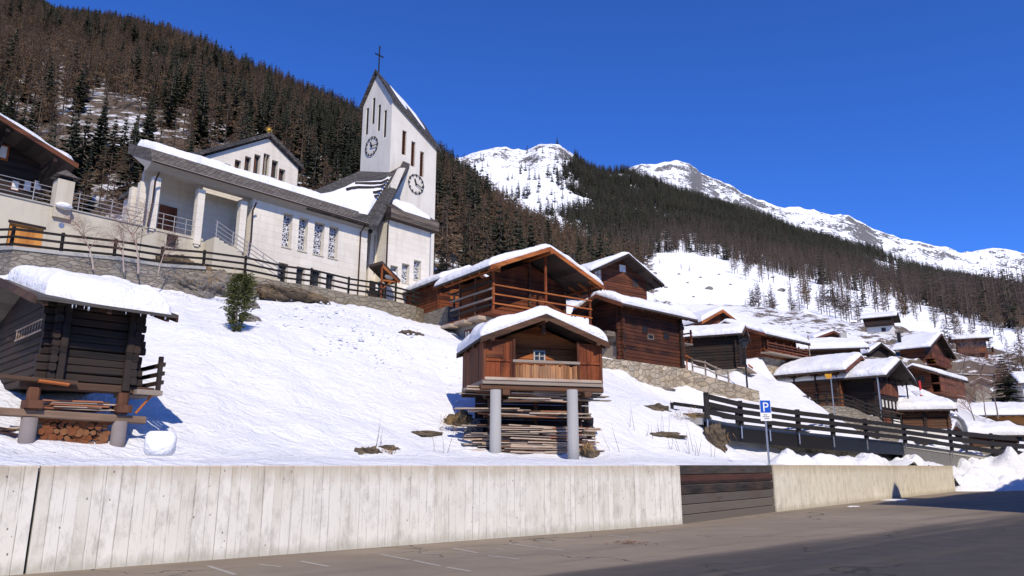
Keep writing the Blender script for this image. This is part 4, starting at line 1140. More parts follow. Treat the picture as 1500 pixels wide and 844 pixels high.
# steep choir roof between eave and tower
El = eave(cl(452, 300, -.6)[0]); Er = eave(ER); V2 = c3(592, 241, TY - .1)
TA = Vector((xA - .05, TY - .05, A.z)); yT, zT = cx_plane(527, 251, xA); TL = Vector((xA - .05, yT, zT)); H = c3(456, 281, 2.6)
def bil(a, b):   # a along the eave, b up the roof
    p = El.lerp(Er, a); 
    top = H.lerp(TL, min(1, a / .55)) if a < .55 else (TL.lerp(TA, (a - .55) / .2) if a < .75 else TA.lerp(V2, (a - .75) / .25))
    return p.lerp(top, b)
m = MB(); rows = [[bil(i / 20, j / 14) for j in range(15)] for i in range(21)]; m.grid(rows)
m.add([rows[i][0] - Vector((0,0,.0)) for i in range(21)] + [rows[i][0] - Vector((0,-.25,.25)) for i in range(21)], [(i, i+1, 22+i, 21+i) for i in range(20)])
croof = cpart(m, 'choir_roof', 'slate')
m = MB(); d = (V2 - Er); sdir = Vector((.62,-.1,-.1))
m.prism([Er - d * .03 + Vector((-.25,-.1,.1)), V2 + d * .02 + Vector((-.25,-.1,.1)), V2 + d * .02 + Vector((.42,-.15,.05)), Er - d * .03 + Vector((.42,-.15,.05))], (0,.1,-.34)); cpart(m, 'verge_board', 'slate', croof)
m = MB(); snow_sheet(m, lambda a, b: bil(.05 + .80 * a, .1 + b * (.34 + .40 * a ** 1.2)) + Vector((0,-.05,.04)), 30, 20, .22, 12, (.04, .07)); cpart(m, 'roof_snow', 'roofsnow', croof, smooth=True)
for b0, a0 in ((.62, .45), (.73, .55), (.5, .74), (.4, .8)):
    m = MB(); pts = [bil(a0 + (.86 - a0) * k / 6, b0 * (.55 + .45 * (a0 + (.86 - a0) * k / 6))) + Vector((0,-.14,.3)) for k in range(7)]
    for p, q in zip(pts, pts[1:]): m.beam(p, q, .1, .16, 0)
    cpart(m, 'snow_guard', 'roofdark', croof)
# wall under the verge with small carved brackets
m = MB(); WY = 1.2
pl = [c3(536, 445, WY), c3(569, 445, WY), c3(571, 300, WY), c3(594, 246, WY), c3(586, 246, WY), c3(545, 328, WY)]
m.prism(pl, (0, .3, 0)); cpart(m, 'choir_end_wall', 'white_wall')
m = MB()
for u0, u1 in ((547.5, 549), (552.5, 554), (558, 559.5)):
    a, z0 = cl(u0, 400, WY); b, z1 = cl(u1, 345, WY); m.box(a, b, WY - .12, WY - .001, z0, z1)
cpart(m, 'pilaster', 'cream_wall')
for u, v in ((538, 340), (545, 336), (551.5, 325), (558, 316)):
    p = c3(u, v, WY - .35); m = MB(); m.prism([p + Vector((-.12,0,.14)), p + Vector((.14,0,.2)), p + Vector((.02,0,-.26))], (0,.3,0)); cpart(m, 'bracket', 'slate')
# annex in front of the tower
x0 = cl(566.5, 380)[0]; x1 = cl(630, 380)[0]; ze = cl(567, 321)[1]
ah = []
for u0, u1, vt, vb in [(571.5,582.5,388,417),(588.5,599.5,385,413),(606,616.8,380,409)]:
    a = cl(u0, (vt+vb)/2)[0]; b = cl(u1, (vt+vb)/2)[0]; ah.append((a, b, cl(u0, vb)[1], cl(u0, vt)[1]))
m = MB(); holed(m, x0, x1, GZ - 2.2, ze, ah, 0, .4); m.box(x0, x0 + .3, .405, TY, GZ - 1, ze); m.box(x1 - .3, x1 - .002, .405, TY + 2, GZ - 2, ze); cpart(m, 'annex_wall', 'white_wall')
for a, b, c, d in ah:
    m = MB(); m.box(a + .003, b - .003, .32, .36, c + .003, d - .003); o = cpart(m, 'leaded_window', 'lattice')
    s = MB(); s.box(a - .03, b + .03, -.05, .05, c - .07, c - .003); cpart(s, 'sill', 'cream_wall', o)
m = MB(); ztop_ = cl(582, 292, TY - .3)[1]
m.prism([(x0 - .12, -.45, ze + .02), (x0 - .12, -.45, ze + .75), (x0 - .12, TY - .02, max(ztop_, ze + 2.0)), (x0 - .12, TY - .02, ze + .02)], (x1 - x0 + .5, 0, 0))
aroof = cpart(m, 'annex_roof', 'roofdark')
zr = max(ztop_, ze + 2.0)
m = MB()
for k in range(6): m.box(x0 - .13, x1 + .4, -.48 + k * .004, -.452 + k * .004, ze + .06 + k * .115, ze + .06 + k * .115 + .1)
cpart(m, 'roof_fascia', 'wood_grey', aroof)
m = MB()
def f(a, b):
    x = x0 + 1.15 + (x1 - x0 - 1.35) * a; y = -.3 + (TY - .6) * b; return (x, y, ze + .76 + (y + .45) / (TY + .43) * (zr - ze - .75))
snow_sheet(m, f, 24, 14, .32, 17, (.1, .16)); cpart(m, 'roof_snow', 'roofsnow', aroof, smooth=True)
m = MB(); m.tube([(x0 - .1, -.3, ze + .1), (x0 - .06, -.08, ze - .3), (x0 - .06, -.08, 12.2)], .05, 8); cpart(m, 'rain_pipe', 'copper')
m = MB(); m.tube([(x1 - .05, -.06, ze + .05), (x1 - .05, -.06, GZ - 1)], .04, 6); cpart(m, 'lightning_rod', 'steel')
# small wooden porch over the side door
p0 = cl(533, 392, .3)[0]; m = MB(); zt_ = cl(533, 381, -.6)[1]
dz = zt_ - 12.3
pw = thing('door_canopy', 'small steep wooden canopy over the side door of the church', 'canopy', CO + CD * (p0 + .15) + Vector((0,0,GZ)), CY)
m = MB(); m.prism([(0,-1.5,dz+.35),(1.6,-1.5,dz-.65),(1.6,-1.5,dz-.8),(0,-1.5,dz+.15)], (0,1.45,0)); o = m.build('roof', M['roofdark'], pw)
m = MB(); m.prism([(0.05,-1.53,dz+.12),(1.5,-1.53,dz-.78),(1.5,-1.53,dz-.95),(0.05,-1.53,dz-.12)], (0,.04,0)); m.build('barge_board', M['wood_orange'], pw)
m = MB(); m.blob((1.25,-.9,dz-.3), .38, 5, 12, 8, .2, (1.1,1.3,.8)); m.build('roof_snow', M['roofsnow'], o, smooth=True)
for x in (.08, 1.3):
    m = MB(); m.beam((x, -1.4, 0), (x, -1.4, dz - (.05 if x < .5 else .8)), .12, .12); m.build('post', M['wood_orange_v'] if x < .5 else M['wood_black'], pw)
m = MB(); m.beam((.08,-1.4,dz-.95),(1.3,-1.4,dz-.85), .1, .12); m.beam((.1,-1.4,dz-1.6),(.9,-1.4,dz-.9), .09, .09); m.build('brace', M['wood_orange'], pw)
m = MB(); m.box(.1, 1.25, -.16, -.06, .1, 1.9); m.build('door', M['wood_black'], pw)
m = MB(); m.box(.55, 1.0, -.2, -.165, 1.3, 1.7); m.build('white_notice', M['white'], pw)

# ------------------------------------------------------------------ terrace left of the porch
tl = cl(-30, 330)[0]; tt = 14.0
tr_ = thing('terrace_wall', 'tall cream rendered terrace wall with an orange door, left of the church porch', 'wall', CO, CY)
dx0, dx1 = cl(35, 350)[0] - .05, cl(62.5, 350)[0]; dzb, dzt = cl(40, 366)[1] - .05, cl(40, 331)[1]
dx0 = cl(10, 350)[0]
m = MB(); holed(m, tl - 8, -6.12, GZ - 3, tt, [(dx0, dx1, dzb, dzt)], 0, .4); m.build('wall_face', M['cream_wall'], tr_)
m = MB(); m.box(dx0 + .003, dx1 - .003, .1, .16, dzb + .003, dzt - .003); o = m.build('door', M['orange_door'], tr_)
s = MB(); s.box(dx0 - .06, dx1 + .06, -.03, .05, dzt + .002, dzt + .12); s.build('lintel', M['wood_black'], o)
m = MB(); m.box(tl - 8, -6.12, -.06, .46, tt + .002, tt + .07); m.build('coping', M['cement'], tr_)
m = MB(); a, z = cl(90, 330, -.01)
m.tube([(a, -.02, z), (a, .02, z)], .13, 12); m.build('vent', M['steel'], tr_)
rr = thing('terrace_railing', 'grey horizontal bar railing along the terrace left of the church', 'railing', CO, CY)
def bars(r, xa, xb):
    for h in (.25, .48, .71, .94):
        m = MB(); m.tube([(xa, .2, tt + .07 + h), (xb, .2, tt + .07 + h)], .022 if h < .9 else .018, 6); m.build('rail', M['greypaint'], r)
    x = xa + .3
    while x < xb:
        m = MB(); m.tube([(x, .2, tt + .07), (x, .2, tt + 1.15)], .024, 6); m.build('post', M['greypaint'], r); x += 1.55
pxa, pxb = cl(78, 290)[0], cl(107, 290)[0]
bars(rr, tl - 3, pxa - .05); bars(rr, pxb + .05, -6.15)
# snow lying behind the railing on the terrace
m = MB()
snow_sheet(m, lambda a, b: (tl - 6 + (-6.3 - tl + 6) * a, .5 + 3.5 * b, tt + .08), 60, 8, .28, 51, (.02, .3)); tag(m.build('terrace_snow', M['roofsnow'], loc=CO, rot=CY, smooth=True), kind='structure')
gp = thing('gate_pillar', 'square white pillar with a small pyramid roof on the terrace wall', 'pillar', CO + CD * ((pxa + pxb) / 2) + Vector((0,0,tt + .07)) - CN * .2, CY)
hw = (pxb - pxa) / 2 - .05; hp = cl(95, 257)[1] - tt
m = MB(); m.box(-hw, hw, -hw, hw, -.6, hp - .35); m.build('shaft', M['cream_wall'], gp)
m = MB(); m.box(-hw + .08, hw - .08, -hw + .08, hw - .08, hp - .345, hp - .18); m.build('vent_slot', M['black'], gp)
m = MB(); e = hw + .17; m.add([(-e,-e,hp-.18),(e,-e,hp-.18),(e,e,hp-.18),(-e,e,hp-.18),(0,0,hp+.3)], [(3,2,1,0),(0,1,4),(1,2,4),(2,3,4),(3,0,4)]); m.build('cap_roof', M['shingle'], gp)
m = MB(); m.blob((0,-hw-.12,-.03), .42, 7, 12, 8, .15, (.95,.5,.45)); m.build('snow_clump', M['roofsnow'], gp, smooth=True)
# dark chalet at the left edge
HY = 4.2
a0, z0 = cl(112, 243, HY - 1); a1, z1 = cl(-2, 172, HY - 1); slope = (z1 - z0) / (a0 - a1)
lc = thing('chalet', 'dark brown chalet with deep eaves behind the terrace railing at the left edge', 'house', CO + Vector((0,0,0)), CY)
apx = a0 - 5.6
m = MB()
m.prism([(a0, HY - 1.2, z0 - .12), (apx, HY - 1.2, z0 - .12 + 5.6 * slope), (apx, HY - 1.2, z0 + .1 + 5.6 * slope), (a0, HY - 1.2, z0 + .06)], (0, 11, 0))
m.prism([(apx - 5.6, HY - 1.2, z0 - .12), (apx, HY - 1.2, z0 - .12 + 5.6 * slope), (apx, HY - 1.2, z0 + .1 + 5.6 * slope), (apx - 5.6, HY - 1.2, z0 + .06)], (0, 11, 0))
ro = m.build('roof', M['roofdark'], lc)
m = MB(); m.prism([(a0 + .03, HY - 1.26, z0 - .22), (apx, HY - 1.26, z0 - .22 + 5.6 * slope), (apx, HY - 1.26, z0 + .04 + 5.6 * slope), (a0 + .03, HY - 1.26, z0 + .04)], (0, .055, 0)); m.build('barge_board', M['wood_brown'], ro)
m = MB(); snow_sheet(m, lambda a, b: (a0 - .05 - 5.6 * a, HY - 1.1 + 10 * b, z0 + .06 + 5.6 * a * slope), 26, 30, .42, 61, (.07, .03)); m.build('roof_snow', M['roofsnow'], ro, smooth=True)
HW = HY + 1.1
wx = a0 - 1.15
m = MB(); m.prism([(wx, HW, 13.9), (wx, HW, z0 - .15 + 1.15 * slope), (apx, HW, z0 - .15 + 5.6 * slope), (apx - 4.4, HW, z0 + 1.0 * slope), (apx - 4.4, HW, 13.9)], (0, 9, 0)); m.build('wall', M['wood_black'], lc)
for u, v in ((4, 222),):
    a, z = cl(u, v, HW - .05); m = MB(); m.box(a - .4, a + .28, HW - .07, HW - .003, z - .45, z + .4); o = m.build('window', M['wood_orange'], lc)
    m = MB(); m.box(a - .3, a + .18, HW - .09, HW - .072, z - .35, z + .3); m.build('pane', M['plaster_white'], o)
for u in (22, 40, 55):
    a, z = cl(u, 272, HW - .05); m = MB(); m.box(a - .2, a + .2, HW - .08, HW - .003, z - .3, z + .3); o = m.build('window', M['wood_brown'], lc)
    m = MB(); m.box(a - .15, a + .15, HW - .1, HW - .082, z - .25, z + .25); m.build('pane', M['plaster_white'], o)
for x in (wx + .1, wx - 2.2):
    m = MB(); zz = z0 - .2 + (a0 - x) * slope; m.beam((x, HW, zz - 1.1), (x, HY - 1.0, zz - .15), .14, .16); m.beam((x, HW + .3, zz - .2), (x, HY - 1.1, zz - .2), .18, .2); m.build('bracket', M['wood_black'], lc)

# ------------------------------------------------------------------ houses of the village
def logs(m, x0, x1, y0, y1, z0, z1, course=.24, proud=.22, th=.14, seed=1, sides='flrb', bow=.012):
    """log walls round a rectangle: stacked beams whose ends stick out at the corners"""
    r = random.Random(seed); n = max(1, round((z1 - z0) / course)); h = (z1 - z0) / n
    for k in range(n):
        zc = z0 + (k + .5) * h; j = lambda: r.uniform(-bow, bow); e = lambda: proud * r.uniform(.6, 1.15) if proud else -.001
        if 'f' in sides: m.beam((x0 - e(), y0 + th/2 + j(), zc), (x1 + e(), y0 + th/2 + j(), zc + j()), th, h - .008, .2)
        if 'b' in sides: m.beam((x0, y1 - th/2, zc), (x1, y1 - th/2, zc), th, h - .008, .2)
        zc2 = zc + h * .0
        if 'l' in sides: m.beam((x0 + th/2 + j(), y0 - e(), zc2), (x0 + th/2 + j(), y1, zc2), th, h - .01, .2)
        if 'r' in sides: m.beam((x1 - th/2 + j(), y0 - e(), zc2), (x1 - th/2 + j(), y1, zc2), th, h - .01, .2)
    m.box(x0 + th, x1 - th, y0 + th, y1 - th, z0, z1)

def gable_roof(root, x0, x1, y0, y1, ze, slope, axis, snow=.45, th=.14, mat='roofdark', board='wood_brown', sag=0, seed=1, rim=(.05, .08), frac=.5, eaves=True):
    """two-pitched roof over a rectangle; axis is the ridge direction; ze = underside at the eaves"""
    snow *= .84
    def T(p, q, z): return (q, p, z) if axis == 'y' else (p, q, z)
    p0, p1 = (y0, y1) if axis == 'y' else (x0, x1); q0, q1 = (x0, x1) if axis == 'y' else (y0, y1)
    qm = q0 + (q1 - q0) * frac; zr = ze + slope * (qm - q0); ze2 = zr - slope * (q1 - qm)
    m = MB(); d = Vector(T(p1 - p0, 0, 0))
    m.prism([T(p0, q0, ze), T(p0, qm, zr), T(p0, qm, zr + th), T(p0, q0, ze + th)], d)
    m.prism([T(p0, q1, ze2), T(p0, qm, zr), T(p0, qm, zr + th), T(p0, q1, ze2 + th)], d)
    ro = m.build('roof', M[mat], root)
    # barge boards on the visible gable end(s)
    for pe, s in ((p0, -1), (p1, 1)):
        m = MB()
        for a, za in ((q0, ze), (q1, ze2)):
            m.prism([T(pe, a, za - .1), T(pe, qm, zr - .1), T(pe, qm, zr + th + .02), T(pe, a, za + th + .02)], Vector(T(.045 * s, 0, 0)))
        m.build('barge_board', M[board], ro)
    if eaves:
        m = MB(); n = max(3, int((p1 - p0) / .8))
        for k in range(n):
            p = p0 + .2 + (p1 - p0 - .4) * k / (n - 1)
            for a, za, s in ((q0, ze, 1), (q1, ze2, -1)):
                m.beam(T(p, a + s * .06, za - .06 + .06 * slope), T(p, a + s * 1.1, za - .06 + 1.1 * slope), .1, .12, .1)
        m.build('rafter', M[board], ro); LAST[0]['kind'] = 'stuff'
    if snow:
        m = MB(); W = q1 - q0; L = p1 - p0
        n1 = max(14, min(70, int(L / .16))); n2 = max(16, min(70, int(W / .16)))
        rx0, ry0 = min(.3, .24 / L + .02), min(.3, .26 / W + .02)
        rows = []
        for i in range(n1 + 1):
            row = []
            for j in range(n2 + 1):
                a = i / n1; b = j / n2
                # denser samples at the rim
                a = .5 - .5 * math.cos(math.pi * a); b = .5 - .5 * math.cos(math.pi * b)
                p = p0 + .02 + (L - .04) * a; q = q0 + .02 + (W - .04) * b
                rv = 1 + .75 * float(fbm(p * 1.9 + seed, q * 1.9, seed + 4, 3)); rx, ry = rx0 * max(.3, rv), ry0 * max(.3, rv)
                dq = abs(q - qm); base = zr + th - slope * dq; smooth = zr + th - slope * (math.sqrt(dq * dq + .75 ** 2) - .32)
                e = math.sqrt(max(0, 1 - (1 - min(1, min(a, 1 - a) / rx)) ** 2)) * math.sqrt(max(0, 1 - (1 - min(1, min(b, 1 - b) / ry)) ** 2))
                nz = float(fbm(p * .7 + seed * 3.7, q * .7, seed, 4)) ; n3 = float(fbm(p * 2.6 + seed, q * 2.6, seed + 2, 3)); n5 = abs(float(fbm(p * 1.5 + seed, q * 1.5 + seed, seed + 9, 4)))
                z = base + .006 - .02 * (1 - min(1, e * 4)) + e * (max(0, smooth - base) + snow * (1 + .34 * nz + .16 * n3 - .35 * n5 * (1 - e * .6)))
                # the overhanging lip sags outward
                out_ = (.10 + .12 * nz) * e * (1 - e) * 2
                q += out_ * (-1 if b < .5 else 1) * (1 if min(b, 1 - b) < .12 else 0); p += out_ * (-1 if a < .5 else 1) * (1 if min(a, 1 - a) < .1 else 0)
                row.append(T(p, q, z))
            rows.append(row)
        m.grid(rows); m.build('roof_snow', M['roofsnow'], ro, smooth=True)
    return ro, zr

def gable_fill(m, x0, x1, y0, y1, z, slope, axis, course=.22, th=.14, inset=.02):
    """triangular gable walls above the eaves in stacked boards"""
    def T(p, q, zz): return (q, p, zz) if axis == 'y' else (p, q, zz)
    p0, p1 = (y0, y1) if axis == 'y' else (x0, x1); q0, q1 = (x0, x1) if axis == 'y' else (y0, y1)
    half = (q1 - q0) / 2; n = max(1, int(slope * half / course)); h = slope * half / n; qm = (q0 + q1) / 2
    for k in range(n):
        a = half * (1 - (k + .0) / n); b = half * (1 - (k + 1.0) / n); zz = z + k * h
        for pp in (p0 + inset, p1 - inset - th):
            m.prism([T(pp, qm - a, zz + .004), T(pp, qm + a, zz + .004), T(pp, qm + b, zz + h), T(pp, qm - b, zz + h)], Vector(T(th, 0, 0)))

def window(root, face, a, z, w, h, off, frame='white', pane='glass', proud=.04, name='window', bars=True, dims=None):
    """window on a face: 'f' = y0 face (a runs along x), 'l' = x0 face (a runs along y), 'r' = x1 face"""
    def B(m, a0, a1, d0, d1, z0, z1):
        if face == 'f': m.box(a0, a1, off - d1, off - d0, z0, z1)
        elif face == 'l': m.box(off - d1, off - d0, a0, a1, z0, z1)
        else: m.box(off + d0, off + d1, a0, a1, z0, z1)
    m = MB(); B(m, a - w/2, a + w/2, -.02, proud * .5, z - h/2, z + h/2); o = m.build(name, M[pane], root)
    m = MB(); t = min(.07, w * .15); P = proud
    B(m, a - w/2 - t, a - w/2, 0.002, P, z - h/2 - t, z + h/2 + t); B(m, a + w/2, a + w/2 + t, .002, P, z - h/2 - t, z + h/2 + t)
    B(m, a - w/2 + .001, a + w/2 - .001, .002, P, z + h/2, z + h/2 + t); B(m, a - w/2 + .001, a + w/2 - .001, .002, P, z - h/2 - t, z - h/2)
    if bars: B(m, a - .02, a + .02, proud * .5 + .002, P, z - h/2, z + h/2); B(m, a - w/2 + .002, a - .022, proud * .5 + .002, P * .9, z - .015, z + .015); B(m, a + .022, a + w/2 - .002, proud * .5 + .002, P * .9, z - .015, z + .015)
    m.build('frame', M[frame], o); return o

def hut(key, name, label, cat, axis='y', slope=.5, wall='wood_dark', base=0., base_mat='stone_wall', ov=(.7,.7), snow=.45, group=None, course=.24, proud=.2, board='wood_brown', depth=None, style='log', ze_add=0., gable=True, eaves=True, roofmat='roofdark', down=1.5, sseed=1, frac=.5):
    uc, vb, Y, yd, uR, uL, ve = HUTS[key]; yaw = R(yd); o = at(uc, vb, Y)
    wx = reach(o, yaw, uR, vb); wy = reach(o, yaw + math.pi/2, uL, vb)
    if depth: 
        if depth[0]: wx = depth[0]
        if depth[1]: wy = depth[1]
    wx = max(1.5, min(wx, 16)); wy = max(1.5, min(wy, 16)); H = zat(Y, ve) - o.z + ze_add
    r = thing(name, label, cat, o, yaw, group)
    m = MB()
    if style == 'log': logs(m, 0, wx, 0, wy, base, H, course, proud, .14, sseed)
    else: m.box(0, wx, 0, wy, base, H)
    if gable: gable_fill(m, 0, wx, 0, wy, H + .001, slope, axis, course)
    m.build('log_wall' if style == 'log' else 'wall', M[wall], r)
    m = MB(); m.box(.06, wx - .06, .06, wy - .06, -down, base - .003); m.build('stone_base', M[base_mat], r)
    oa, ob = ov   # overhang: gable ends, eaves
    if axis == 'y': X0, X1, Y0, Y1 = -ob, wx + ob, -oa, wy + oa
    else: X0, X1, Y0, Y1 = -oa, wx + oa, -ob, wy + ob
    ro, zr = gable_roof(r, X0, X1, Y0, Y1, H - slope * ob + .02, slope, axis, snow, board=board, eaves=eaves, mat=roofmat, seed=sseed + 3)
    return r, wx, wy, H, zr, ro

def balcony(root, face, a0, a1, z, off, d=.9, h=.9, mat='wood_brown_v', rails=False, railmat=None):
    def B(m, p0, p1, d0, d1, z0, z1):
        if face == 'f': m.box(p0, p1, off - d1, off - d0, z0, z1)
        elif face == 'l': m.box(off - d1, off - d0, p0, p1, z0, z1)
        else: m.box(off + d0, off + d1, p0, p1, z0, z1)
    m = MB(); B(m, a0, a1, .003, d, z - .12, z); o = m.build('balcony', M['wood_grey' if rails else 'wood_brown'], root)
    if rails:
        for k in (.28, .58, .88):
            m = MB(); B(m, a0, a1, d - .06, d, z + k * h - .05, z + k * h + .05); m.build('rail', M[railmat or mat], o)
        n = max(2, int((a1 - a0) / 1.2) + 1)
        for k in range(n):
            p = a0 + (a1 - a0 - .1) * k / (n - 1); m = MB(); B(m, p, p + .1, d - .158, d - .062, z + .002, z + h + .1); m.build('post', M[railmat or mat], o)
    else:
        m = MB(); B(m, a0, a1, d - .05, d, z + .06, z + h); B(m, a0 - .02, a1 + .02, d - .08, d + .03, z + h + .002, z + h + .07); m.build('balustrade', M[mat], o)
    return o

# --- barn on the long stone wall
b, wx, wy, H, zr, ro = hut('stone_barn', 'barn', 'dark brown log barn standing on the long dry stone wall', 'barn', 'x', .42, 'wood_red_dark' if 'wood_red_dark' in M else M.setdefault('wood_red_dark', wood('dark_red_log', (.014,.006,.005), (.075,.025,.013), .24, False, (.17,.055,.022), .55)) and 'wood_red_dark', 0.0, 'stone_wall', (.75,.85), .5, None, .24, .24, down=2.0, sseed=2)
window(b, 'f', wx * .38, H * .62, .42, .3, 0, 'wood_black', 'black', .03, bars=False); window(b, 'f', wx * .47, H * .5, .5, .22, 0, 'wood_grey', 'black', .03, bars=False); window(b, 'f', wx * .73, H * .57, .42, .36, 0, 'wood_black', 'black', .03, bars=False)
m = MB()
for x in (.16, wx - .2): m.beam((x, -.11, -.1), (x, -.11, H), .2, .2)
m.build('corner_post', M['wood_black'], b); LAST[0]['kind'] = 'stuff'
m = MB(); m.box(-.9, -.02, .3, wy, H * .42, H * .5); m.box(-.06, -.02, .3, wy, 0, H * .42); m.build('lean_to', M['wood_grey'], b)
# gallery on its right end
bo = balcony(b, 'r', -.2, 2.6, H * .5, wx, 1.0, .85, 'wood_red', True, 'wood_red')
m = MB(); m.box(wx + .003, wx + .08, .25, 2.0, 0, H * .46); m.build('door', M['wood_orange_v'], b)
m = MB(); m.beam((wx + .6, .1, 0), (wx + .6, .1, 1.0), .08, .08); m.beam((wx + .1, -.1, .9), (wx + 1.2, .1, .8), .07, .07); m.build('gate', M['wood_orange'], b)

# --- open gallery barn behind the stilt house
o1 = at(722, 455, 40); yaw1 = R(36)
g = thing('barn', 'red brown barn with an open railed gallery under its gable, behind the stilt house', 'barn', o1, yaw1)
wx = reach(o1, yaw1, 866, 455); wy = reach(o1, yaw1 + math.pi/2, 655, 455); H = zat(40, 394) - o1.z; ov = .75
apx_z = None
sl1 = .42
m = MB(); gx = 1.15
logs(m, .9, wx - .9, 1.5, wy, .05, H + .1, .22, .12, .12, 5); gable_fill(m, .9, wx - .9, 1.5, wy, H + .11, sl1, 'y', .22); m.build('log_wall', M['wood_red'], g)
m = MB(); m.box(-.05, wx + .05, -.05, wy, -.16, .02); m.build('gallery_floor', M['wood_red'], g)
ro, zr = gable_roof(g, -.7, wx + .5, -.7, wy + .5, H - sl1 * .6 + .05, sl1, 'y', .42, board='wood_orange', seed=4)
for x, hh in ((.06, H), (wx * .52, H + sl1 * wx * .46), (wx - .06, H)):
    m = MB(); m.beam((x, .05, .02), (x, .05, hh), .13, .13, .1); m.build('post', M['wood_orange_v'], g)
for x in (.9, wx * .5, wx - .9):
    m = MB(); m.beam((x, 1.42, .02), (x, 1.42, H + (sl1 * wx * .42 if abs(x - wx * .5) < .1 else 0)), .14, .14, .1); m.build('inner_post', M['wood_dark'], g)
for h in (.42, .95, 1.48):
    m = MB(); m.beam((-.02, -.04, h), (wx + .02, -.04, h), .05, .08, .1); m.build('front_rail', M['wood_orange'], g)
for h in (.35, .72, 1.25, 1.7):
    m = MB(); m.beam((-.06, 0, h), (-.06, wy - .5, h), .05, .12, .1); m.build('side_rail', M['wood_grey'] if h in (.72, 1.25) else M['rail'], g)
for y in (wy * .36, wy * .7):
    m = MB(); m.beam((-.0, y, 0), (-.0, y, H), .11, .11); m.build('side_post', M['wood_dark'], g)
m = MB(); m.beam((-.1, -.75, H - .04), (-.1, wy, H - .04), .16, .2); m.beam((wx + .1, -.75, H - .04), (wx + .1, wy, H - .04), .16, .2); m.beam((wx / 2, -.75, H + sl1 * wx / 2 - .1), (wx / 2, 2, H + sl1 * wx / 2 - .1), .18, .2); m.beam((0, .05, H - .02), (.5, .05, H - .02), .14, .16); m.build('purlin', M['wood_orange'], g); LAST[0]['kind'] = 'stuff'
m = MB(); m.box(.35, wx - .4, .9, wy - .2, -3.2, -.17); m.build('plaster_base', M['plaster_grey'], g)
for y, s in ((2.0, 'glass'), (2.75, 'glass')): window(g, 'l', y + .35, -1.15, .5, .95, .35, 'wood_brown', 'plaster_white', .05)
window(g, 'f', 1.1, -.75, .55, .5, .9, 'white', 'glass', .05)
for y in (.7, 2.2, 3.7):
    m = MB(); m.box(-.5, .3, y, y + 1.1, -.42, -.2); m.build('joist', M['wood_silver'], g)
bl = thing('barn', 'low dark red barn wing with black railings at the corner of the church', 'barn', at(636, 452, 47), R(36))
m = MB(); logs(m, .35, 4.5, 0, 5, 0, 2.0, .22, .1, .12, 8); m.build('log_wall', M['wood_red'], bl)
gable_roof(bl, .0, 5.0, -.7, 5.5, 1.75, .4, 'y', .4, seed=8, board='wood_brown')
window(bl, 'f', 1.5, 1.15, .5, .55, 0, 'wood_orange', 'wood_orange', .04, bars=False)
for h in (.45, .85):
    m = MB(); m.beam((.4, -1.0, h), (4.2, -1.0, h), .08, .12); m.build('rail', M['rail'], bl)
m = MB(); m.beam((.9, -1.0, -1.5), (.9, -1.0, 1.0), .12, .12); m.build('post', M['rail'], bl)
m = MB(); m.box(.3, 4.5, -1.2, 5, -3.5, -.01); m.build('stone_base', M['stone_grey'], bl)

M['frame_grey'] = plain('greyed_paint', (.4,.37,.33), .7)
# --- stilt house in the middle
o2 = at(709, 556, 25.2); yaw2 = R(16)
s = thing('stilt_house', 'small orange brown wooden store house on two grey pillars, thick snow on its roof', 'house', o2, yaw2)
wx = reach(o2, yaw2, 880, 560); wy = 3.3; H = zat(25.2, 499) - o2.z
sl2 = .39; fl = .02
m = MB(); m.box(-.06, wx + .06, -.06, wy, -.14, 0); m.build('floor', M['wood_grey'], s)
m = MB(); m.beam((-.1, .1, -.24), (wx + .1, .1, -.24), .2, .2); m.beam((-.1, wy - .2, -.24), (wx + .1, wy - .2, -.24), .2, .2); 
for x in (.75, wx - .55): m.beam((x, -.15, -.42), (x, wy, -.42), .26, .18)
m.build('floor_beam', M['wood_dark'], s); LAST[0]['kind'] = 'stuff'
p1x, p2x = wx * .2, wx * .8
# side walls of vertical boards, corner bays, parapet
def boards(m, x0, x1, y, z0, z1, w=.16, seed=1, ragged=0., th=.035, side=False):
    r = random.Random(seed); x = x0
    while x < x1 - .01:
        b_ = min(x1, x + w * r.uniform(.8, 1.2)); zt = z1 - ragged * r.random(); zb = z0 + ragged * .6 * r.random(); j = r.uniform(-.006, .006)
        if side: m.box(y + j - th, y + j, x + .004, b_ - .004, zb, zt)
        else: m.box(x + .004, b_ - .004, y + j - th, y + j, zb, zt)
        x = b_
lb = wx * .245; rb = wx * .80
m = MB(); boards(m, 0.0, lb, .0, 0.0, H + .05, .17, 2); boards(m, 0.0, lb - .12, -.04, H * .5 - .03, H * .5 + .04, 9); m.build('left_panel', M['wood_orange_v'], s)
m = MB(); m.box(.06, lb * .62, -.06, -.045, H * .52 + .06, H - .05); m.build('shutter', M['wood_red'], s)
m = MB(); boards(m, rb, wx, .0, 0.0, H + .05, .17, 3); boards(m, rb, wx, -.04, H * .5 - .03, H * .5 + .04, 9); m.build('right_panel', M['wood_orange_v'], s)
for xx in (0, wx + .035):
    m = MB(); boards(m, 0, wy, xx, 0, H, .2, 4, side=True); m.build('side_boarding', M['wood_red_v'], s)
m = MB(); boards(m, lb, rb, .0, .06, H * .46, .105, 6, .10); m.build('parapet', M.setdefault('parapet_wood', wood('worn_parapet_board', (.09,.035,.014), (.42,.2,.085), .105, True, (.3,.22,.15), .6)), s)
m = MB(); m.beam((lb - .05, -.05, H * .5), (rb + .05, -.05, H * .5), .1, .1, .1); m.build('top_rail', M['wood_grey'], s)
m = MB(); m.beam((0, -.07, .04), (wx, -.07, .04), .06, .1, .1); m.build('sill_beam', M['wood_silver'], s)
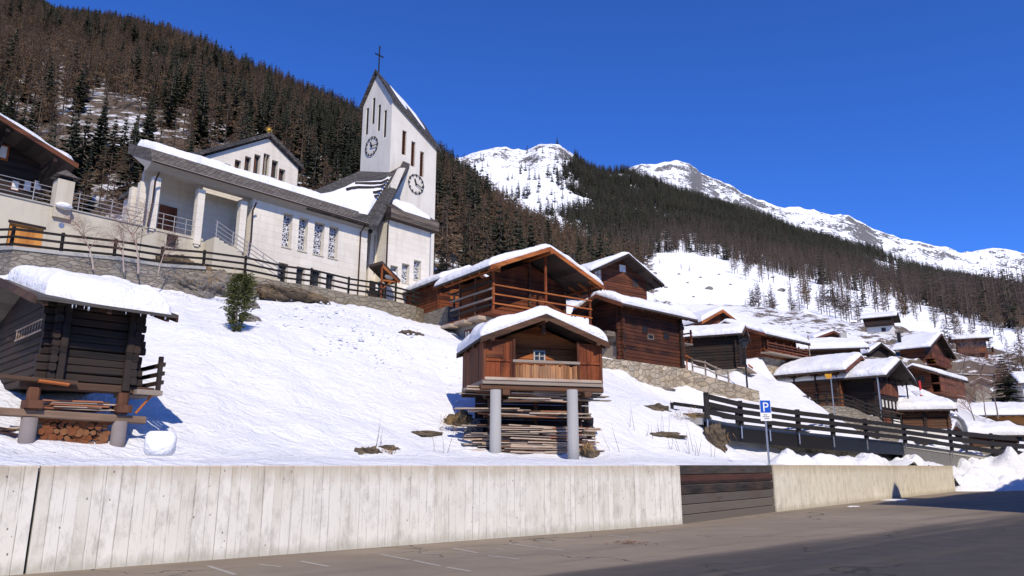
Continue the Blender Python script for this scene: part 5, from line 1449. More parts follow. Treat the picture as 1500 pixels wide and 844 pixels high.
for x in (.0, lb, rb, wx):
    m = MB(); m.beam((x, -.05, 0), (x, -.04, H + (.1 if 0 < x < wx else 0)), .1, .1); m.build('post', M['wood_red_v'], s)
yb = .75
m = MB(); logs(m, .1, wx - .1, yb, wy, 0, H - .05, .2, 0, .1, 9); gable_fill(m, .1, wx - .1, yb, wy, H - .05, sl2, 'y', .2, .1); m.build('log_wall', M['wood_orange'], s)
window(s, 'f', wx * .52, H * .74, .34, .3, yb, 'frame_grey', 'glass', .04)
m = MB(); m.beam((wx * .51, .1, H + .35), (wx * .51, .1, H + sl2 * wx * .5 - .05), .14, .14); m.build('king_post', M['wood_dark'], s)
gable_roof(s, -.22, wx + .22, -.34, wy + .3, H - sl2 * .22 + .05, sl2, 'y', .52, .09, board='wood_dark', seed=9)
m = MB()
for x in (.2, wx / 2, wx - .2): m.beam((x, -.4, H + sl2 * (wx / 2 - abs(x - wx / 2)) - .06), (x, wy, H + sl2 * (wx / 2 - abs(x - wx / 2)) - .06), .14, .14)
m.build('purlin', M['wood_dark'], s); LAST[0]['kind'] = 'stuff'
for k, (u, lab) in enumerate(((725.5, 'left'), (840, 'right'))):
    q = at(u, 672, 25.2); L_ = o2.z - .35 - q.z
    m = MB(); m.tube([(0,0,-.4),(0,0,L_ * .34),(0,0,L_ * .342),(0,0,L_ * .67),(0,0,L_ * .672),(0,0,L_)], [.195,.195,.19,.19,.185,.185], 20, True); m.build('pillar', M['pole'], s, smooth=False)
    o = LAST[0]; o.location = s.matrix_world.inverted() @ q if False else Matrix.Rotation(-yaw2, 4, 'Z') @ (q - o2)
    for p in o.data.polygons: p.use_smooth = abs(p.normal.z) < .5
for u in (712, 832):
    q = at(u, 640, 28); m = MB(); m.tube([(0,0,-1),(0,0,o2.z - .3 - q.z)], .17, 14); m.build('pillar', M['pole'], s); LAST[0].location = Matrix.Rotation(-yaw2, 4, 'Z') @ (q - o2)

# stacked boards below the stilt house
bw = reach(o2, yaw2, 858, 620) + .2
ex_, ey_ = Vector((math.cos(yaw2), math.sin(yaw2), 0)), Vector((-math.sin(yaw2), math.cos(yaw2), 0))
layers = [(672, 634, 1.0, 84), (630, 622, .9, 16), (608, 597, 1.1, 18), (584, 566, 1.3, 34)]
SH = [M['wood_silver'], M['wood_silver'], M.setdefault('rust_board', wood('reddish_board', (.06,.025,.014), (.3,.12,.06), .07)), M['wood_grey'], M['wood_dark']]
bmesh_cache = []
for k in range(12):
    m = MB(); Lb = rnd.uniform(1.0, 2.6); j = lambda: rnd.uniform(-.015, .015)
    m.beam((-Lb/2, j(), j()), (Lb/2, j(), j()), rnd.uniform(.16, .3), rnd.uniform(.025, .055), .08)
    me = bpy.data.meshes.new('board'); me.from_pydata(m.v, [], m.f); me.materials.append(SH[k % 5]); bmesh_cache.append(me)
stack_names = ['lowest', 'second', 'third', 'topmost']
for li, (v0, v1, dy, n) in enumerate(layers):
    z0 = zat(25.6, v0) - .05; z1 = zat(25.6, v1); rows_ = max(2, int((z1 - z0) / .055))
    for r_ in range(rows_):
        for q in range(max(2, n // rows_ + 1)):
            o = bpy.data.objects.new('board', bmesh_cache[rnd.randrange(12)]); C.objects.link(o)
            x = rnd.uniform(.15, wx - .6); p = o2 + ex_ * x + ey_ * (.3 + rnd.uniform(0, .35)); p.z = z0 + (r_ + .5) * (z1 - z0) / rows_ + rnd.uniform(-.01, .01)
            o.location = p; o.rotation_euler = (rnd.uniform(-.12, .12), rnd.uniform(-.035, .035), yaw2 + rnd.uniform(-.07, .07))
            tag(o, 'weathered board in the %s stack of boards beneath the stilt house' % stack_names[li], 'board', 'boards in the %s stack under the stilt house' % stack_names[li])
rk = thing('timber_rack', 'dark timber rack that carries the stacked boards under the stilt house', 'rack', o2 + ey_ * .2, yaw2)
for v in (638, 608, 580):
    z = zat(25.6, v) - o2.z - .02
    m = MB(); m.beam((.2, .6, z), (wx - .1, .6, z), .12, .1); m.build('cross_beam', M['wood_dark'], rk)
for x in (.45, wx * .5, wx - .45):
    m = MB(); m.beam((x, .75, -2.9), (x, .75, -.4), .12, .12); m.build('upright', M['wood_dark'], rk)
m = MB(); 
for k in range(9): m.box(.1, wx + .2, 1.5, 1.56, -2.9 + k * .28, -2.9 + k * .28 + .26)
m.build('back_boarding', M['wood_black'], rk)

M['roofgrey'] = wood('grey_roof_slab', (.03,.027,.025), (.13,.115,.1), .3)
M['gbeam'] = wood('dark_granary_beam', (.014,.010,.008), (.075,.042,.026), .3)
M['gstub'] = wood('reddish_stub', (.03,.013,.009), (.12,.05,.026), .3, True)
M['lower_wood'] = wood('brown_weathered_beam', (.05,.032,.022), (.2,.13,.085), .3)
# --- log granary at the left edge
o3 = at(66, 556, 17); yaw3 = R(46)
gr = thing('granary', 'old dark log granary on stubby pillars with a deep snow cap, at the left edge', 'granary', o3, yaw3)
wx = reach(o3, yaw3, 195, 563); wy = 6.0; H = zat(17, 438) - o3.z
print('granary', wx, H)
m = MB(); logs(m, 0, wx, 0, wy, 0, H, .19, .22, .15, 12, bow=.022); gable_fill(m, 0, wx, 0, wy, H, .28, 'x', .2); m.build('log_wall', M['wood_black'], gr)
ro, zr = gable_roof(gr, -.6, wx + .55, -.85, wy + .8, H - .30 * .85 + .02, .28, 'x', 0, .07, board='wood_dark', mat='roofgrey', seed=3)
# deep snow cap, pulled back from the lower left corner of the roof
m = MB()
def f(a, b):
    x = -.25 - .2 * b + (wx + .72) * a; y0_ = -.78 + .75 * math.exp(-(a / .2) ** 2); y = y0_ + (wy / 2 + .2 - y0_) * b * 1.0
    return (x, y, H - .30 * .85 + .02 + .075 + .28 * (y + .85))
snow_sheet(m, f, 90, 48, .58, 23, (.17, .30))
m.build('roof_snow', M['roofsnow'], ro, smooth=True)
m = MB(); snow_sheet(m, lambda a, b: (-.45 + (wx + .92) * a, wy / 2 + .15 + (wy / 2 + .6) * b, H - .30*.85 + .095 + .28 * (wy / 2 + .85) - .28 * (.15 + (wy / 2 + .6) * b)), 40, 20, .5, 29, (.07, .12)); m.build('roof_snow', M['roofsnow'], ro, smooth=True)
m = MB()
for k in range(11):
    x = -.2 + (wx + .6) * rnd.random(); l = rnd.uniform(.03, .1); m.tube([(x, -.83, H - .25 + .02), (x, -.83, H - .25 - l)], [.012, .002], 5)
o = m.build('icicle', M.setdefault('ice', plain('ice', (.55,.6,.65), .15)), ro); o['kind'] = 'stuff'
m = MB()
for x, y in ((.25,-.05),(wx-.2,-.05)): m.beam((x, -.1, -.15), (x, -.1, H), .17, .14)
m.build('corner_brace', M['wood_black'], gr); LAST[0]['kind'] = 'stuff'
m = MB(); m.beam((-.5, .05, -.12), (wx + .5, .05, -.12), .24, .2); m.beam((-.9, -.12, -.02), (.6, -.22, -.06), .2, .1); m.beam((-.5, wy - .2, -.12), (wx + .5, wy - .2, -.12), .24, .2); m.build('floor_beam', M['gbeam'], gr); LAST[0]['kind'] = 'stuff'
m = MB(); m.beam((-.2, -.3, -.07), (.4, -.36, -.12), .22, .06, .3); m.build('orange_slab', M['wood_orange'], gr)
zl = zat(17, 606) - o3.z; z_ = zat(17, 655) - o3.z - .3
xp = (-.2, reach(o3, yaw3, 172, 640))
m = MB(); m.beam((-1.6, -.05, zl + .02), (wx + .35, -.05, zl - .06), .2, .18, .15); m.build('lower_beam', M['lower_wood'], gr)
for x in xp:
    m = MB(); m.tube([(x, -.05, z_), (x, -.05, zl - .1)], [.175, .165], 20); o = m.build('pillar', M['pole_brown'], gr)
    for p in o.data.polygons: p.use_smooth = abs(p.normal.z) < .5
    m = MB(); m.beam((x, -.05, zl + .06), (x, -.05, -.2), .24, .24); m.box(x - .17, x + .17, -.28, .16, zl + .1, zl + .28); m.build('stub_post', M['gstub'], gr)
for x in xp:
    m = MB(); m.tube([(x, wy - .3, z_ + .6), (x, wy - .3, -.2)], .2, 14); m.build('pillar', M['pole_brown'], gr)
# small gallery on the right end
bo = balcony(gr, 'r', -.3, 1.3, -.1, wx, .62, .75, 'wood_black', True, 'wood_black')
m = MB(); m.beam((wx + .1, -.1, zl + .1), (wx + .5, -.15, -.1), .06, .05); m.build('strut', M['wood_orange'], gr)
# ladder on the left wall
ld = thing('ladder', 'pale wooden ladder hung level on the left wall of the granary', 'ladder', o3, yaw3)
for k in (0, 1):
    m = MB(); m.tube([(-.16, .25, H * .62 + .26 * k), (-.16, 2.6, H * .62 + .26 * k)], .022, 6); m.build('side_rail', M['wood_silver'], ld)
for k in range(10):
    m = MB(); y = .35 + k * .24; m.tube([(-.16, y, H * .62), (-.16, y, H * .62 + .26)], .014, 5); m.build('rung', M['wood_silver'], ld)
# thin boards stored on the lower beam
plk = []
for k in range(6):
    m = MB(); Lb = rnd.uniform(.7, 1.7); m.beam((-Lb/2, 0, 0), (Lb/2, .01, .008), rnd.uniform(.14, .25), rnd.uniform(.02, .045), .1)
    me = bpy.data.meshes.new('board'); me.from_pydata(m.v, [], m.f); me.materials.append(SH[(k * 2 + 3) % 5]); plk.append(me)
e3, n3 = Vector((math.cos(yaw3), math.sin(yaw3), 0)), Vector((-math.sin(yaw3), math.cos(yaw3), 0))
for k in range(34):
    o = bpy.data.objects.new('board', plk[k % 6]); C.objects.link(o); lay = k // 8
    p = o3 + e3 * rnd.uniform(.5, wx - .8) + n3 * rnd.uniform(-.05, .5); p.z = o3.z + zl + .13 + lay * .045
    o.location = p; o.rotation_euler = (0, rnd.uniform(-.03, .03), yaw3 + rnd.uniform(-.12, .12)); tag(o, 'thin grey board laid on the lower beam under the granary floor', 'board', 'boards stored under the granary')
for k in range(24):
    o = bpy.data.objects.new('board', plk[k % 6]); C.objects.link(o)
    p = o3 + e3 * rnd.uniform(-1.5, -.55) + n3 * rnd.uniform(.2, .9); p.z = o3.z + z_ + .25 + (k // 3) * .07
    o.location = p; o.rotation_euler = (rnd.uniform(-.3,.3), rnd.uniform(-.2, .2), yaw3 + rnd.uniform(-.5, .5)); tag(o, 'grey board in the loose pile left of the granary pillar', 'board', 'loose boards left of the granary pillar')
# round firewood stacked between the pillars
FW = []
end = NT('log_end'); 
dd = end.noise(3, 4); M['log_end'] = end.out(end.mix(dd, (.05,.016,.008), (.26,.085,.028)), end.noise(14, 3), .4, .02)
M['log_end2'] = plain('pale_log_end', (.2,.085,.035), .9, 0, .4, 5)
for k in range(8):
    m = MB(); r_ = .062 + .012 * (k % 4); n = 11; pts = []
    for q in range(2):
        pts.append([(r_ * (1 + .12 * rnd.uniform(-1, 1)) * math.cos(6.283 * j / n), -.3 + .75 * q, r_ * (1 + .12 * rnd.uniform(-1, 1)) * math.sin(6.283 * j / n)) for j in range(n)])
    m.add(pts[0] + pts[1], [tuple(range(n)), tuple(range(2*n-1, n-1, -1))] + [(j, n + j, n + (j+1) % n, (j+1) % n) for j in range(n)])
    me = bpy.data.meshes.new('firewood_log'); me.from_pydata(m.v, [], m.f); me.materials.append(M['log_end'] if k % 3 else M['log_end2']); me.materials.append(M['bark'])
    me.polygons.foreach_set('material_index', [0, 0] + [1] * n); FW.append((r_, me))
x0_, x1_ = xp[0] + .28, xp[1] - .22; ztop_ = zl - .02; zbot = z_ + .12; row = 0; z = zbot
cnt = 0
while z < ztop_ - .05:
    x = x0_ + (.09 if row % 2 else 0)
    while x < x1_:
        r_, me = FW[rnd.randrange(8)]; o = bpy.data.objects.new('firewood_log', me); C.objects.link(o)
        p = o3 + e3 * x + n3 * (.35 + rnd.uniform(-.05, .05)); p.z = o3.z + z + rnd.uniform(-.012, .012)
        o.location = p; o.rotation_euler = (0, rnd.random() * 6.28, 0); o.rotation_euler = Matrix.Rotation(yaw3, 3, 'Z').to_euler()
        o.rotation_euler = (Matrix.Rotation(yaw3, 3, 'Z') @ Matrix.Rotation(rnd.random() * 6.28, 3, 'Y')).to_euler()
        tag(o, 'round firewood log in the stack between the granary pillars', 'firewood', 'firewood stacked under the granary'); x += .155; cnt += 1
    z += .135; row += 1
print('firewood', cnt)

# --- chalet behind the gallery barn
b, wx, wy, H, zr, ro = hut('back_chalet', 'chalet', 'dark chalet with a wide overhanging gable behind the gallery barn', 'house', 'y', .5, 'wood_brown', 0, 'plaster_grey', (1.1, 1.0), .4, None, .2, 0, 'wood_black', (None, 9), down=3, sseed=21)
window(b, 'f', wx * .55, H + .75, .55, .45, 0, 'white', 'white', .05)
window(b, 'f', wx * .78, H - .3, .5, .6, 0, 'wood_dark', 'glass', .05); window(b, 'f', wx * .1, H - .2, .7, .8, 0, 'wood_orange', 'plaster_white', .05)
m = MB(); m.tube([(wx * .1, 3, zr - .6), (wx * .1, 3, zr + .7)], .12, 8); m.build('chimney', M['black'], ro)
# --- barns between
b, wx, wy, H, zr, ro = hut('dark_barn', 'barn', 'blackened log barn on a square mortared stone base, gable to the right', 'barn', 'y', .42, 'wood_black', 0, 'stone_pale', (.5, .5), .42, None, .22, .2, 'wood_dark', (3.0, 5.2), down=.3, sseed=22)
qb = at(1082, 532, 52.8)
m = MB(); m.box(-.3, wx + .4, -.3, 3.2, -2.6, -.05); m.build('stone_base', M['stone_pale'], b)
m = MB()
for k in range(5): m.beam((-.5, -.7 + k * .16, -.02 + .01 * k), (wx + .6, -.75 + k * .17, .0), .14, .05)
m.build('plank_deck', M['wood_silver'], b); LAST[0]['kind'] = 'stuff'
m = MB(); m.beam((-.7, -.8, .12), (.9, -.85, .1), .1, .12); m.build('orange_beam', M['wood_orange'], b)
m = MB(); m.box(wx * .62, wx * .9, -.32, -.29, -1.3, -.7); m.build('base_window', M['black'], b)
b, *_ = hut('hidden_barn', 'barn', 'small brown gable peeping over the blackened barn roof', 'barn', 'y', .5, 'wood_red', 0, 'stone_wall', (.6, .6), .4, None, .22, 0, 'wood_orange', (None, 6), sseed=23)
b, wx, wy, H, zr, ro = hut('long_barn', 'barn', 'long brown barn with railings on a stone base, right of the blackened barn', 'barn', 'x', .4, 'wood_red', 0, 'stone_wall', (1.0, .9), .42, None, .22, .15, 'wood_brown', (None, 5.5), down=3.2, sseed=24)
balcony(b, 'f', -.4, wx + .6, H * .16, 0, .8, .8, 'wood_red', True, 'wood_brown')
balcony(b, 'r', -.6, 2.5, H * .16, wx, .9, .8, 'wood_red', True, 'wood_brown')
m = MB(); m.beam((wx + .9, -.8, -.2), (wx + .9, -.8, H + .5), .09, .09); m.build('post', M['wood_silver'], b)
# --- the two big houses in front on the right
b, wx, wy, H, zr, ro = hut('big_barn', 'barn', 'large barn with dark log side and red brown gable under a thick snow roof', 'barn', 'y', .37, 'wood_dark', 0, 'stone_grey', (1.0, .95), .45, None, .24, .12, 'wood_brown', down=2, sseed=25)
m = MB(); boards(m, .0, wx, -.08, 0.05, H, .2, 4)
n = 14
for k in range(n):
    xa = wx * k / n; xb = wx * (k + 1) / n; t_ = lambda x: H + .37 * (wx / 2 - abs(x - wx / 2)) - .05
    m.prism([(xa + .004, -.08, H), (xb - .004, -.08, H), (xb - .004, -.08, t_(xb)), (xa + .004, -.08, t_(xa))], (0, -.035, 0))
m.build('gable_boarding', M['wood_brown_v'], b)
m = MB(); m.beam((wx * .5, -.16, 0), (wx * .5, -.16, H + .5), .14, .08); m.beam((wx * .42, -.17, H * .55), (wx * .62, -.17, H * .55), .06, .5); m.build('door_post', M['wood_black'], b)
m = MB(); m.beam((-.1, 0, H * .33), (-.1, wy, H * .3), .08, .12); m.beam((-.1, 0, H * .72), (-.1, wy, H * .72), .08, .12); m.build('side_beam', M['wood_dark'], b)
for y in (wy * .45, wy * .9):
    m = MB(); m.beam((-.1, y, 0), (-.1, y, H), .14, .12); m.build('side_post', M['wood_black'], b)
b, wx, wy, H, zr, ro = hut('panel_house', 'house', 'tall dark house with four small white panes below a brown gable panel', 'house', 'y', .38, 'wood_black', 0, 'stone_grey', (1.3, .9), .4, None, .2, 0, 'wood_black', (None, 7.5), down=2.5, sseed=26)
m = MB(); boards(m, .05, wx - .05, -.045, H * .56, H * .86, .16, 5); m.build('gable_panel', M['wood_orange_v'] if False else M['wood_brown_v'], b)
for k in range(4): window(b, 'f', wx * (.28 + .15 * k), H * .33, .22, .5, -.03, 'white', 'plaster_white', .05, bars=False)
for k in range(3): window(b, 'f', wx * (.3 + .2 * k), H * .98, .3, .42, -.03, 'wood_brown', 'glass', .05)
m = MB(); m.beam((wx * .1, -.4, H * .12), (wx * .9, -.4, H * .12), .3, .06); m.build('shelf', M['wood_dark'], b)
for x in (-.75, wx + .5):
    m = MB(); m.tube([(x, -.6, -.3), (x, -.6, H + .1)], .06, 8); m.build('roof_post', M['steel' if x < 0 else 'black'], b)
m = MB(); m.box(wx * .62, wx * .98, -.12, -.02, -.9, -.1); m.build('white_box', M['white'], b)
m = MB(); m.box(wx * .2, wx * .5, -.1, -.02, -1.2, .0); m.build('cellar_door', M['wood_orange_v'], b)
# --- houses higher up the slope
b, wx, wy, H, zr, ro = hut('balcony_house', 'chalet', 'brown chalet with two balconies above the low barn, red flag pole at its corner', 'house', 'x', .42, 'wood_brown', .0, 'plaster_grey', (1.0, 1.0), .35, None, .2, 0, 'wood_dark', (None, None), down=2.6, sseed=27)
for z in (H * .1, H * .52): balcony(b, 'f', -.1, wx + .2, z, 0, .8, .75, 'wood_brown_v')
for k in range(3): window(b, 'f', wx * (.2 + .3 * k), H * .82, .45, .5, 0, 'wood_orange', 'glass', .04)
for k in range(3): window(b, 'l', wy * (.35 + .16 * k), H * .72, .55, .6, 0, 'wood_dark', 'glass', .04)
balcony(b, 'l', .2, wy, -.6, 0, .8, .7, 'greypaint', True, 'greypaint')
b, wx, wy, H, zr, ro = hut('low_barn', 'barn', 'low dark barn with a thick flat snow roof just behind the black bridge fence', 'barn', 'y', .35, 'wood_dark', 0, 'plaster_white', (.5, .6), .6, None, .24, .15, 'wood_brown', (3.2, None), down=1.2, sseed=28)
m = MB(); m.box(-.1, -.02, wy * .48, wy * .55, -.2, H - .1); m.build('side_post', M['wood_black'], b)
b, wx, wy, H, zr, ro = hut('hill_house', 'chalet', 'small dark chalet on a white storey, alone on the rocky hill', 'house', 'y', .36, 'wood_brown', 0, 'plaster_white', (.9, .8), .3, None, .22, 0, 'wood_black', (5.0, None), down=.2, sseed=29, ze_add=.0)
m = MB(); m.box(-.12, wx + .1, -.12, wy, -2.4, H * .42); m.build('white_storey', M['plaster_white'], b)
window(b, 'f', wx * .5, H * .16, .45, .6, -.13, 'wood_dark', 'glass', .05); window(b, 'f', wx * .8, H * .16, .4, .6, -.13, 'wood_dark', 'glass', .05); window(b, 'l', wy * .35, H * .2, .5, .5, -.13, 'wood_dark', 'glass', .05)
m = MB(); m.box(-.9, -.1, -.3, wy + .2, H * .44, H * .52); m.box(-.9, -.84, -.3, wy + .2, H * .521, H * .72); m.build('balcony', M['wood_black'], b)
window(b, 'f', wx * .5, H * .8, .5, .5, 0, 'wood_dark', 'glass', .05)
m = MB(); m.box(wx * .3, wx + 2.6, -1.8, -.2, -3, -.1); m.build('terrace', M['plaster_white'], b)
b, wx, wy, H, zr, ro = hut('slope_house', 'chalet', 'brown chalet with lit balcony and yellow awning, middle of the village slope', 'house', 'y', .37, 'wood_brown', 0, 'plaster_white', (.9, .9), .35, None, .2, 0, 'wood_dark', down=2.4, sseed=30)
balcony(b, 'f', -.1, wx + .1, H * .28, 0, .8, .7, 'wood_red_v'); balcony(b, 'f', -.1, wx + .3, -.25, 0, 1.1, .6, 'wood_red_v')
for k in range(3): window(b, 'f', wx * (.22 + .28 * k), H * .68, .5, .6, 0, 'wood_dark', 'glass', .05)
m = MB(); m.box(wx * .1, wx * .6, -.9, -.1, H * .12, H * .17); m.build('awning', M['yellow'], b)
m = MB(); m.box(wx * .72, wx, -.05, -.002, .1, H * .25); m.build('white_shutter', M['plaster_white'], b)
m = MB(); m.box(1.2, 1.6, 3, 3.4, zr - 1.2, zr + .1); m.build('chimney', M['black'], ro)
b, wx, wy, H, zr, ro = hut('rock_house', 'chalet', 'long brown chalet with snow roof standing on the rocks at the far right', 'house', 'y', .4, 'wood_brown', 0, 'stone_grey', (.8, .8), .4, None, .22, 0, 'wood_red', down=3, sseed=31)
balcony(b, 'l', .2, wy, H * .3, 0, .9, .7, 'wood_brown_v')
for k in range(5): window(b, 'l', wy * (.12 + .18 * k), H * .7, .7, .8, 0, 'wood_dark', 'glass', .05)
balcony(b, 'f', 0, wx, -.8, 0, .9, .8, 'wood_red_v'); balcony(b, 'f', 0, wx, H * .3, 0, .9, .8, 'wood_red_v')
b, wx, wy, H, zr, ro = hut('long_roof', 'barn', 'long low barn whose broad white roof lies behind the big barn', 'barn', 'y', .36, 'wood_dark', 0, 'stone_grey', (.6, .8), .5, None, .22, 0, 'wood_black', (5, None), down=2, sseed=32)
m = MB(); m.box(2.2, 2.8, .6, 1.2, zr - .6, zr + 1.0); m.build('chimney', M['cement'], ro)
b, *_ = hut('small_gable', 'barn', 'small reddish gable showing above the long white roof', 'barn', 'y', .36, 'wood_red', 0, 'stone_grey', (.6, .7), .35, None, .22, 0, 'wood_brown', (None, 6), down=2, sseed=33)
b, *_ = hut('tiny_gable', 'shed', 'small dark gabled shed between the two snow roofs', 'shed', 'y', .6, 'wood_black', 0, 'stone_grey', (.5, .5), .3, None, .22, 0, 'wood_black', (None, 5), down=2, sseed=34)
b, wx, wy, H, zr, ro = hut('ochre_house', 'house', 'low ochre walled house under a flat snow roof at the right edge', 'house', 'y', .3, 'orange_wall', 0, 'orange_wall', (.6, 1.0), .45, None, .3, 0, 'wood_dark', (6, 9.5), style='flat', down=2, sseed=35)
b, wx, wy, H, zr, ro = hut('snow_shed', 'shed', 'low shed with a thick snow roof and brown gable at the right edge', 'shed', 'y', .4, 'wood_dark', 0, 'stone_grey', (.5, .5), .55, None, .24, .1, 'wood_brown', (3, None), down=1.5, sseed=36)
b, wx, wy, H, zr, ro = hut('ruin', 'house', 'small grey stone house with a bare slate roof behind the dark conifer', 'house', 'x', .5, 'stone_pale', 0, 'stone_pale', (.3, .4), .12, None, .3, 0, 'wood_grey', style='flat', gable=True, down=3, sseed=37)
b, wx, wy, H, zr, ro = hut('white_house', 'house', 'white rendered house corner cut off by the right edge', 'house', 'y', .5, 'plaster_white', 0, 'plaster_white', (.5, .5), .3, None, .3, 0, 'wood_brown', (5, None), style='flat', down=3, sseed=38)
window(b, 'l', wy * .5, H * .5, .6, .8, 0, 'wood_dark', 'glass', .05)

# ------------------------------------------------------------------ fences, walls, bridge
def strip_wall(name, label, pts, drop, mat, th=.5, cat='wall', cap=None):
    """wall along a line of top points, going down by drop"""
    r = thing(name, label, cat, Vector((pts[0].x, pts[0].y, pts[0].z)))
    b = pts[0]; m = MB(); rows = []
    for i, p in enumerate(pts):
        d = (pts[min(i+1, len(pts)-1)] - pts[max(i-1, 0)]); d.z = 0; d.normalize(); n = Vector((-d.y, d.x, 0)) * th
        q = p - b; dr = drop[i] if hasattr(drop, '__len__') else drop; bt = n * -.18
        rows.append([q + bt + Vector((0,0,-dr)), q, q + n, q + n + Vector((0,0,-dr))])
    # finer rows with uneven faces
    fine = []
    for a, c in zip(rows, rows[1:]):
        k = max(1, int((c[1] - a[1]).length / .6))
        for j in range(k): fine.append([x.lerp(y, j / k) for x, y in zip(a, c)])
    fine.append(rows[-1])
    m.grid(fine); m.add(fine[0], [(0,1,2,3)]); m.add(fine[-1], [(3,2,1,0)])
    m.build('masonry', mat, r)
    if cap:
        m = MB(); rows = []
        for i, p in enumerate(pts):
            d = (pts[min(i+1, len(pts)-1)] - pts[max(i-1, 0)]); d.z = 0; d.normalize(); n = Vector((-d.y, d.x, 0))
            q = p - b; rows.append([q - n * .06 + Vector((0,0,.003)), q - n * .06 + Vector((0,0,cap)), q + n * (th + .05) + Vector((0,0,cap)), q + n * (th + .05) + Vector((0,0,.003)), q - n * .06 + Vector((0,0,.003))])
        m.grid(rows); m.add(rows[0][:4], [(0,1,2,3)]); m.add(rows[-1][:4], [(3,2,1,0)]); m.build('kerb', M['cement'], r)
    return r

def fence(name, label, posts, h, rails, mat='rail', pw=.12, rh=.11, group=None, over=.0, below=.15, rd=.06):
    r = thing(name, label, 'fence', posts[0], 0, group); b = posts[0]
    for i, p in enumerate(posts):
        m = MB(); q = p - b; m.beam(q + Vector((0,0,-below)), q + Vector((0,0,h)), pw, pw, .12); m.build('post', M[mat], r)
    for f in rails:
        for i, (p, q) in enumerate(zip(posts, posts[1:])):
            d = (q - p); d.z = 0; d.normalize(); n = Vector((d.y, -d.x, 0)) * (pw / 2 + rd / 2 + .004)
            e = d * (.004 if i < len(posts) - 2 else -over)
            m = MB(); m.beam(p - b + n + d * .004 + Vector((0,0,h * f)), q - b + n - e + Vector((0,0,h * f)), rd, rh, .12); m.build('rail', M[mat], r)
    return r
FP = [at(*a) for a in FEN]
fence('fence', 'long dark three rail fence running along the terrace edge below the church', FP, 1.13, (.28, .58, .88), over=.55)
# walls under the fence
def front(p, k): return p + Vector((CN.x, CN.y, 0)) * k
left = [front(p, .28) + Vector((0,0,.02)) for p in [at(-140,367,27.5)] + FP[:6]]
strip_wall('stone_wall', 'grey dry stone wall under the left half of the dark fence', left, 2.6, M['stone_grey'], .6, cap=.16)
right = [front(p, .28) + Vector((0,0,.02)) for p in FP[5:]] + [front(at(640,463,51), .2), ]
right[0] = right[0] + Vector((.03, .03, 0))
strip_wall('stone_wall', 'brownish stone wall under the right half of the dark fence, below the church tower', right, 3.2, M.setdefault('stone_brown', stone('brown_slab_stone', [(.2,.17,.12), (.3,.25,.18), (.25,.22,.17), (.34,.29,.21)], 1.8, (.15,.12,.09), 2.4, .05)), .6)
# terrace street behind the fence
m = MB(); rows = []
for p in [at(-140,367,27.5)] + FP + [at(640,462,51)]: rows.append([front(p, .2) + Vector((0,0,.03)), front(p, -9) + Vector((0,0,.06))])
m.grid(rows); tag(m.build('terrace_path', M['cement']), kind='structure')

# long dry stone wall below the log barn
sw = [at(858,530,43.2), at(880,526,43.6), at(912,527,44.6), at(960,534,46.6), at(1003,540,48.6), at(1040,552,48.2), at(1075,562,47.6), at(1112,573,47.2)]
strip_wall('stone_wall', 'long pale dry stone wall below the dark red log barn', sw, 5.5, M['stone_wall'], .7)
fence('fence', 'short grey railing above the dry stone wall beside the log barn', [at(1015,548,49.2), at(1034,552,49), at(1050,560,48.8), at(1068,566,48.4)], 1.05, (.5, .9), 'wood_grey', .1, .09)

# ramp with its heavy black fence, coming down to the road on the right
RP = [at(1030,612,32.2), at(1080,622,34.2), at(1122,627,35.8), at(1165,632,37.2), at(1215,637,38.7), at(1264,642,41.8), at(1321,648,47), at(1390,659,54), at(1452,669,58), at(1520,675,62), at(1600,680,67)]
RT = [592, 594.5, 598.5, 603, 609, 615, 622, 630, 636, 641, 647]
RHT = [max(1.0, zat(p.y, v) - p.z) for p, v in zip(RP, RT)]
dk = thing('ramp_bridge', 'sloping concrete ramp with a dark steel edge leading down to the road', 'bridge', RP[0]); b0 = RP[0]
rw = []
for i, p in enumerate(RP):
    d = RP[min(i+1, len(RP)-1)] - RP[max(i-1, 0)]; d.z = 0; d.normalize(); rw.append(Vector((-d.y, d.x, 0)))
m = MB(); rows = []
for p, n in zip(RP, rw):
    q = p - b0; rows.append([q + Vector((0,0,-.28)), q, q + n * 3.6 + Vector((0,0,.1)), q + n * 3.6 + Vector((0,0,-.3)), q + Vector((0,0,-.28))])
m.grid(rows); m.add(rows[0][:4], [(0,1,2,3)]); m.add(rows[-1][:4], [(3,2,1,0)]); m.build('deck', M['cement'], dk)
m = MB(); rows = []
for p, n in list(zip(RP, rw))[:7]:
    q = p - b0 - n * .08; rows.append([q + Vector((0,0,-.78)), q + Vector((0,0,-.16)), q + n * .07 + Vector((0,0,-.16)), q + n * .07 + Vector((0,0,-.78)), q + Vector((0,0,-.78))])
m.grid(rows); m.build('girder', M['black'], dk)
m = MB(); rows = []
for p, n in list(zip(RP, rw))[6:]:
    q = p - b0 + n * .04; rows.append([q + Vector((0,0,-1.6)), q + Vector((0,0,-.285)), q + n * .3 + Vector((0,0,-.285)), q + n * .3 + Vector((0,0,-1.6))])
m.grid(rows); m.build('side_wall', M.setdefault('dark_cement', plain('dark_cement', (.16,.155,.15), .9, 0, .2, 2)), dk)
m = MB(); rows = []
for p, n in list(zip(RP, rw))[:9]:
    q = p - b0 + n * 3.2; rows.append([q + Vector((0,0,-2.6)), q + Vector((0,0,-.31))])
m.grid(rows); m.build('back_wall', M['black'], dk)  # closing wall coloured black to give the shade under the deck
ab = [at(1106,643,37.6), at(1160,645,39.0), at(1215,655,40.6), at(1262,668,43.0)]
strip_wall('abutment', 'pale stone abutment in the shade under the ramp', ab, 2.2, M['stone_pale'], .4)
NF = [p + Vector((0,0,0)) for p in RP[:2]] + RP[3:]
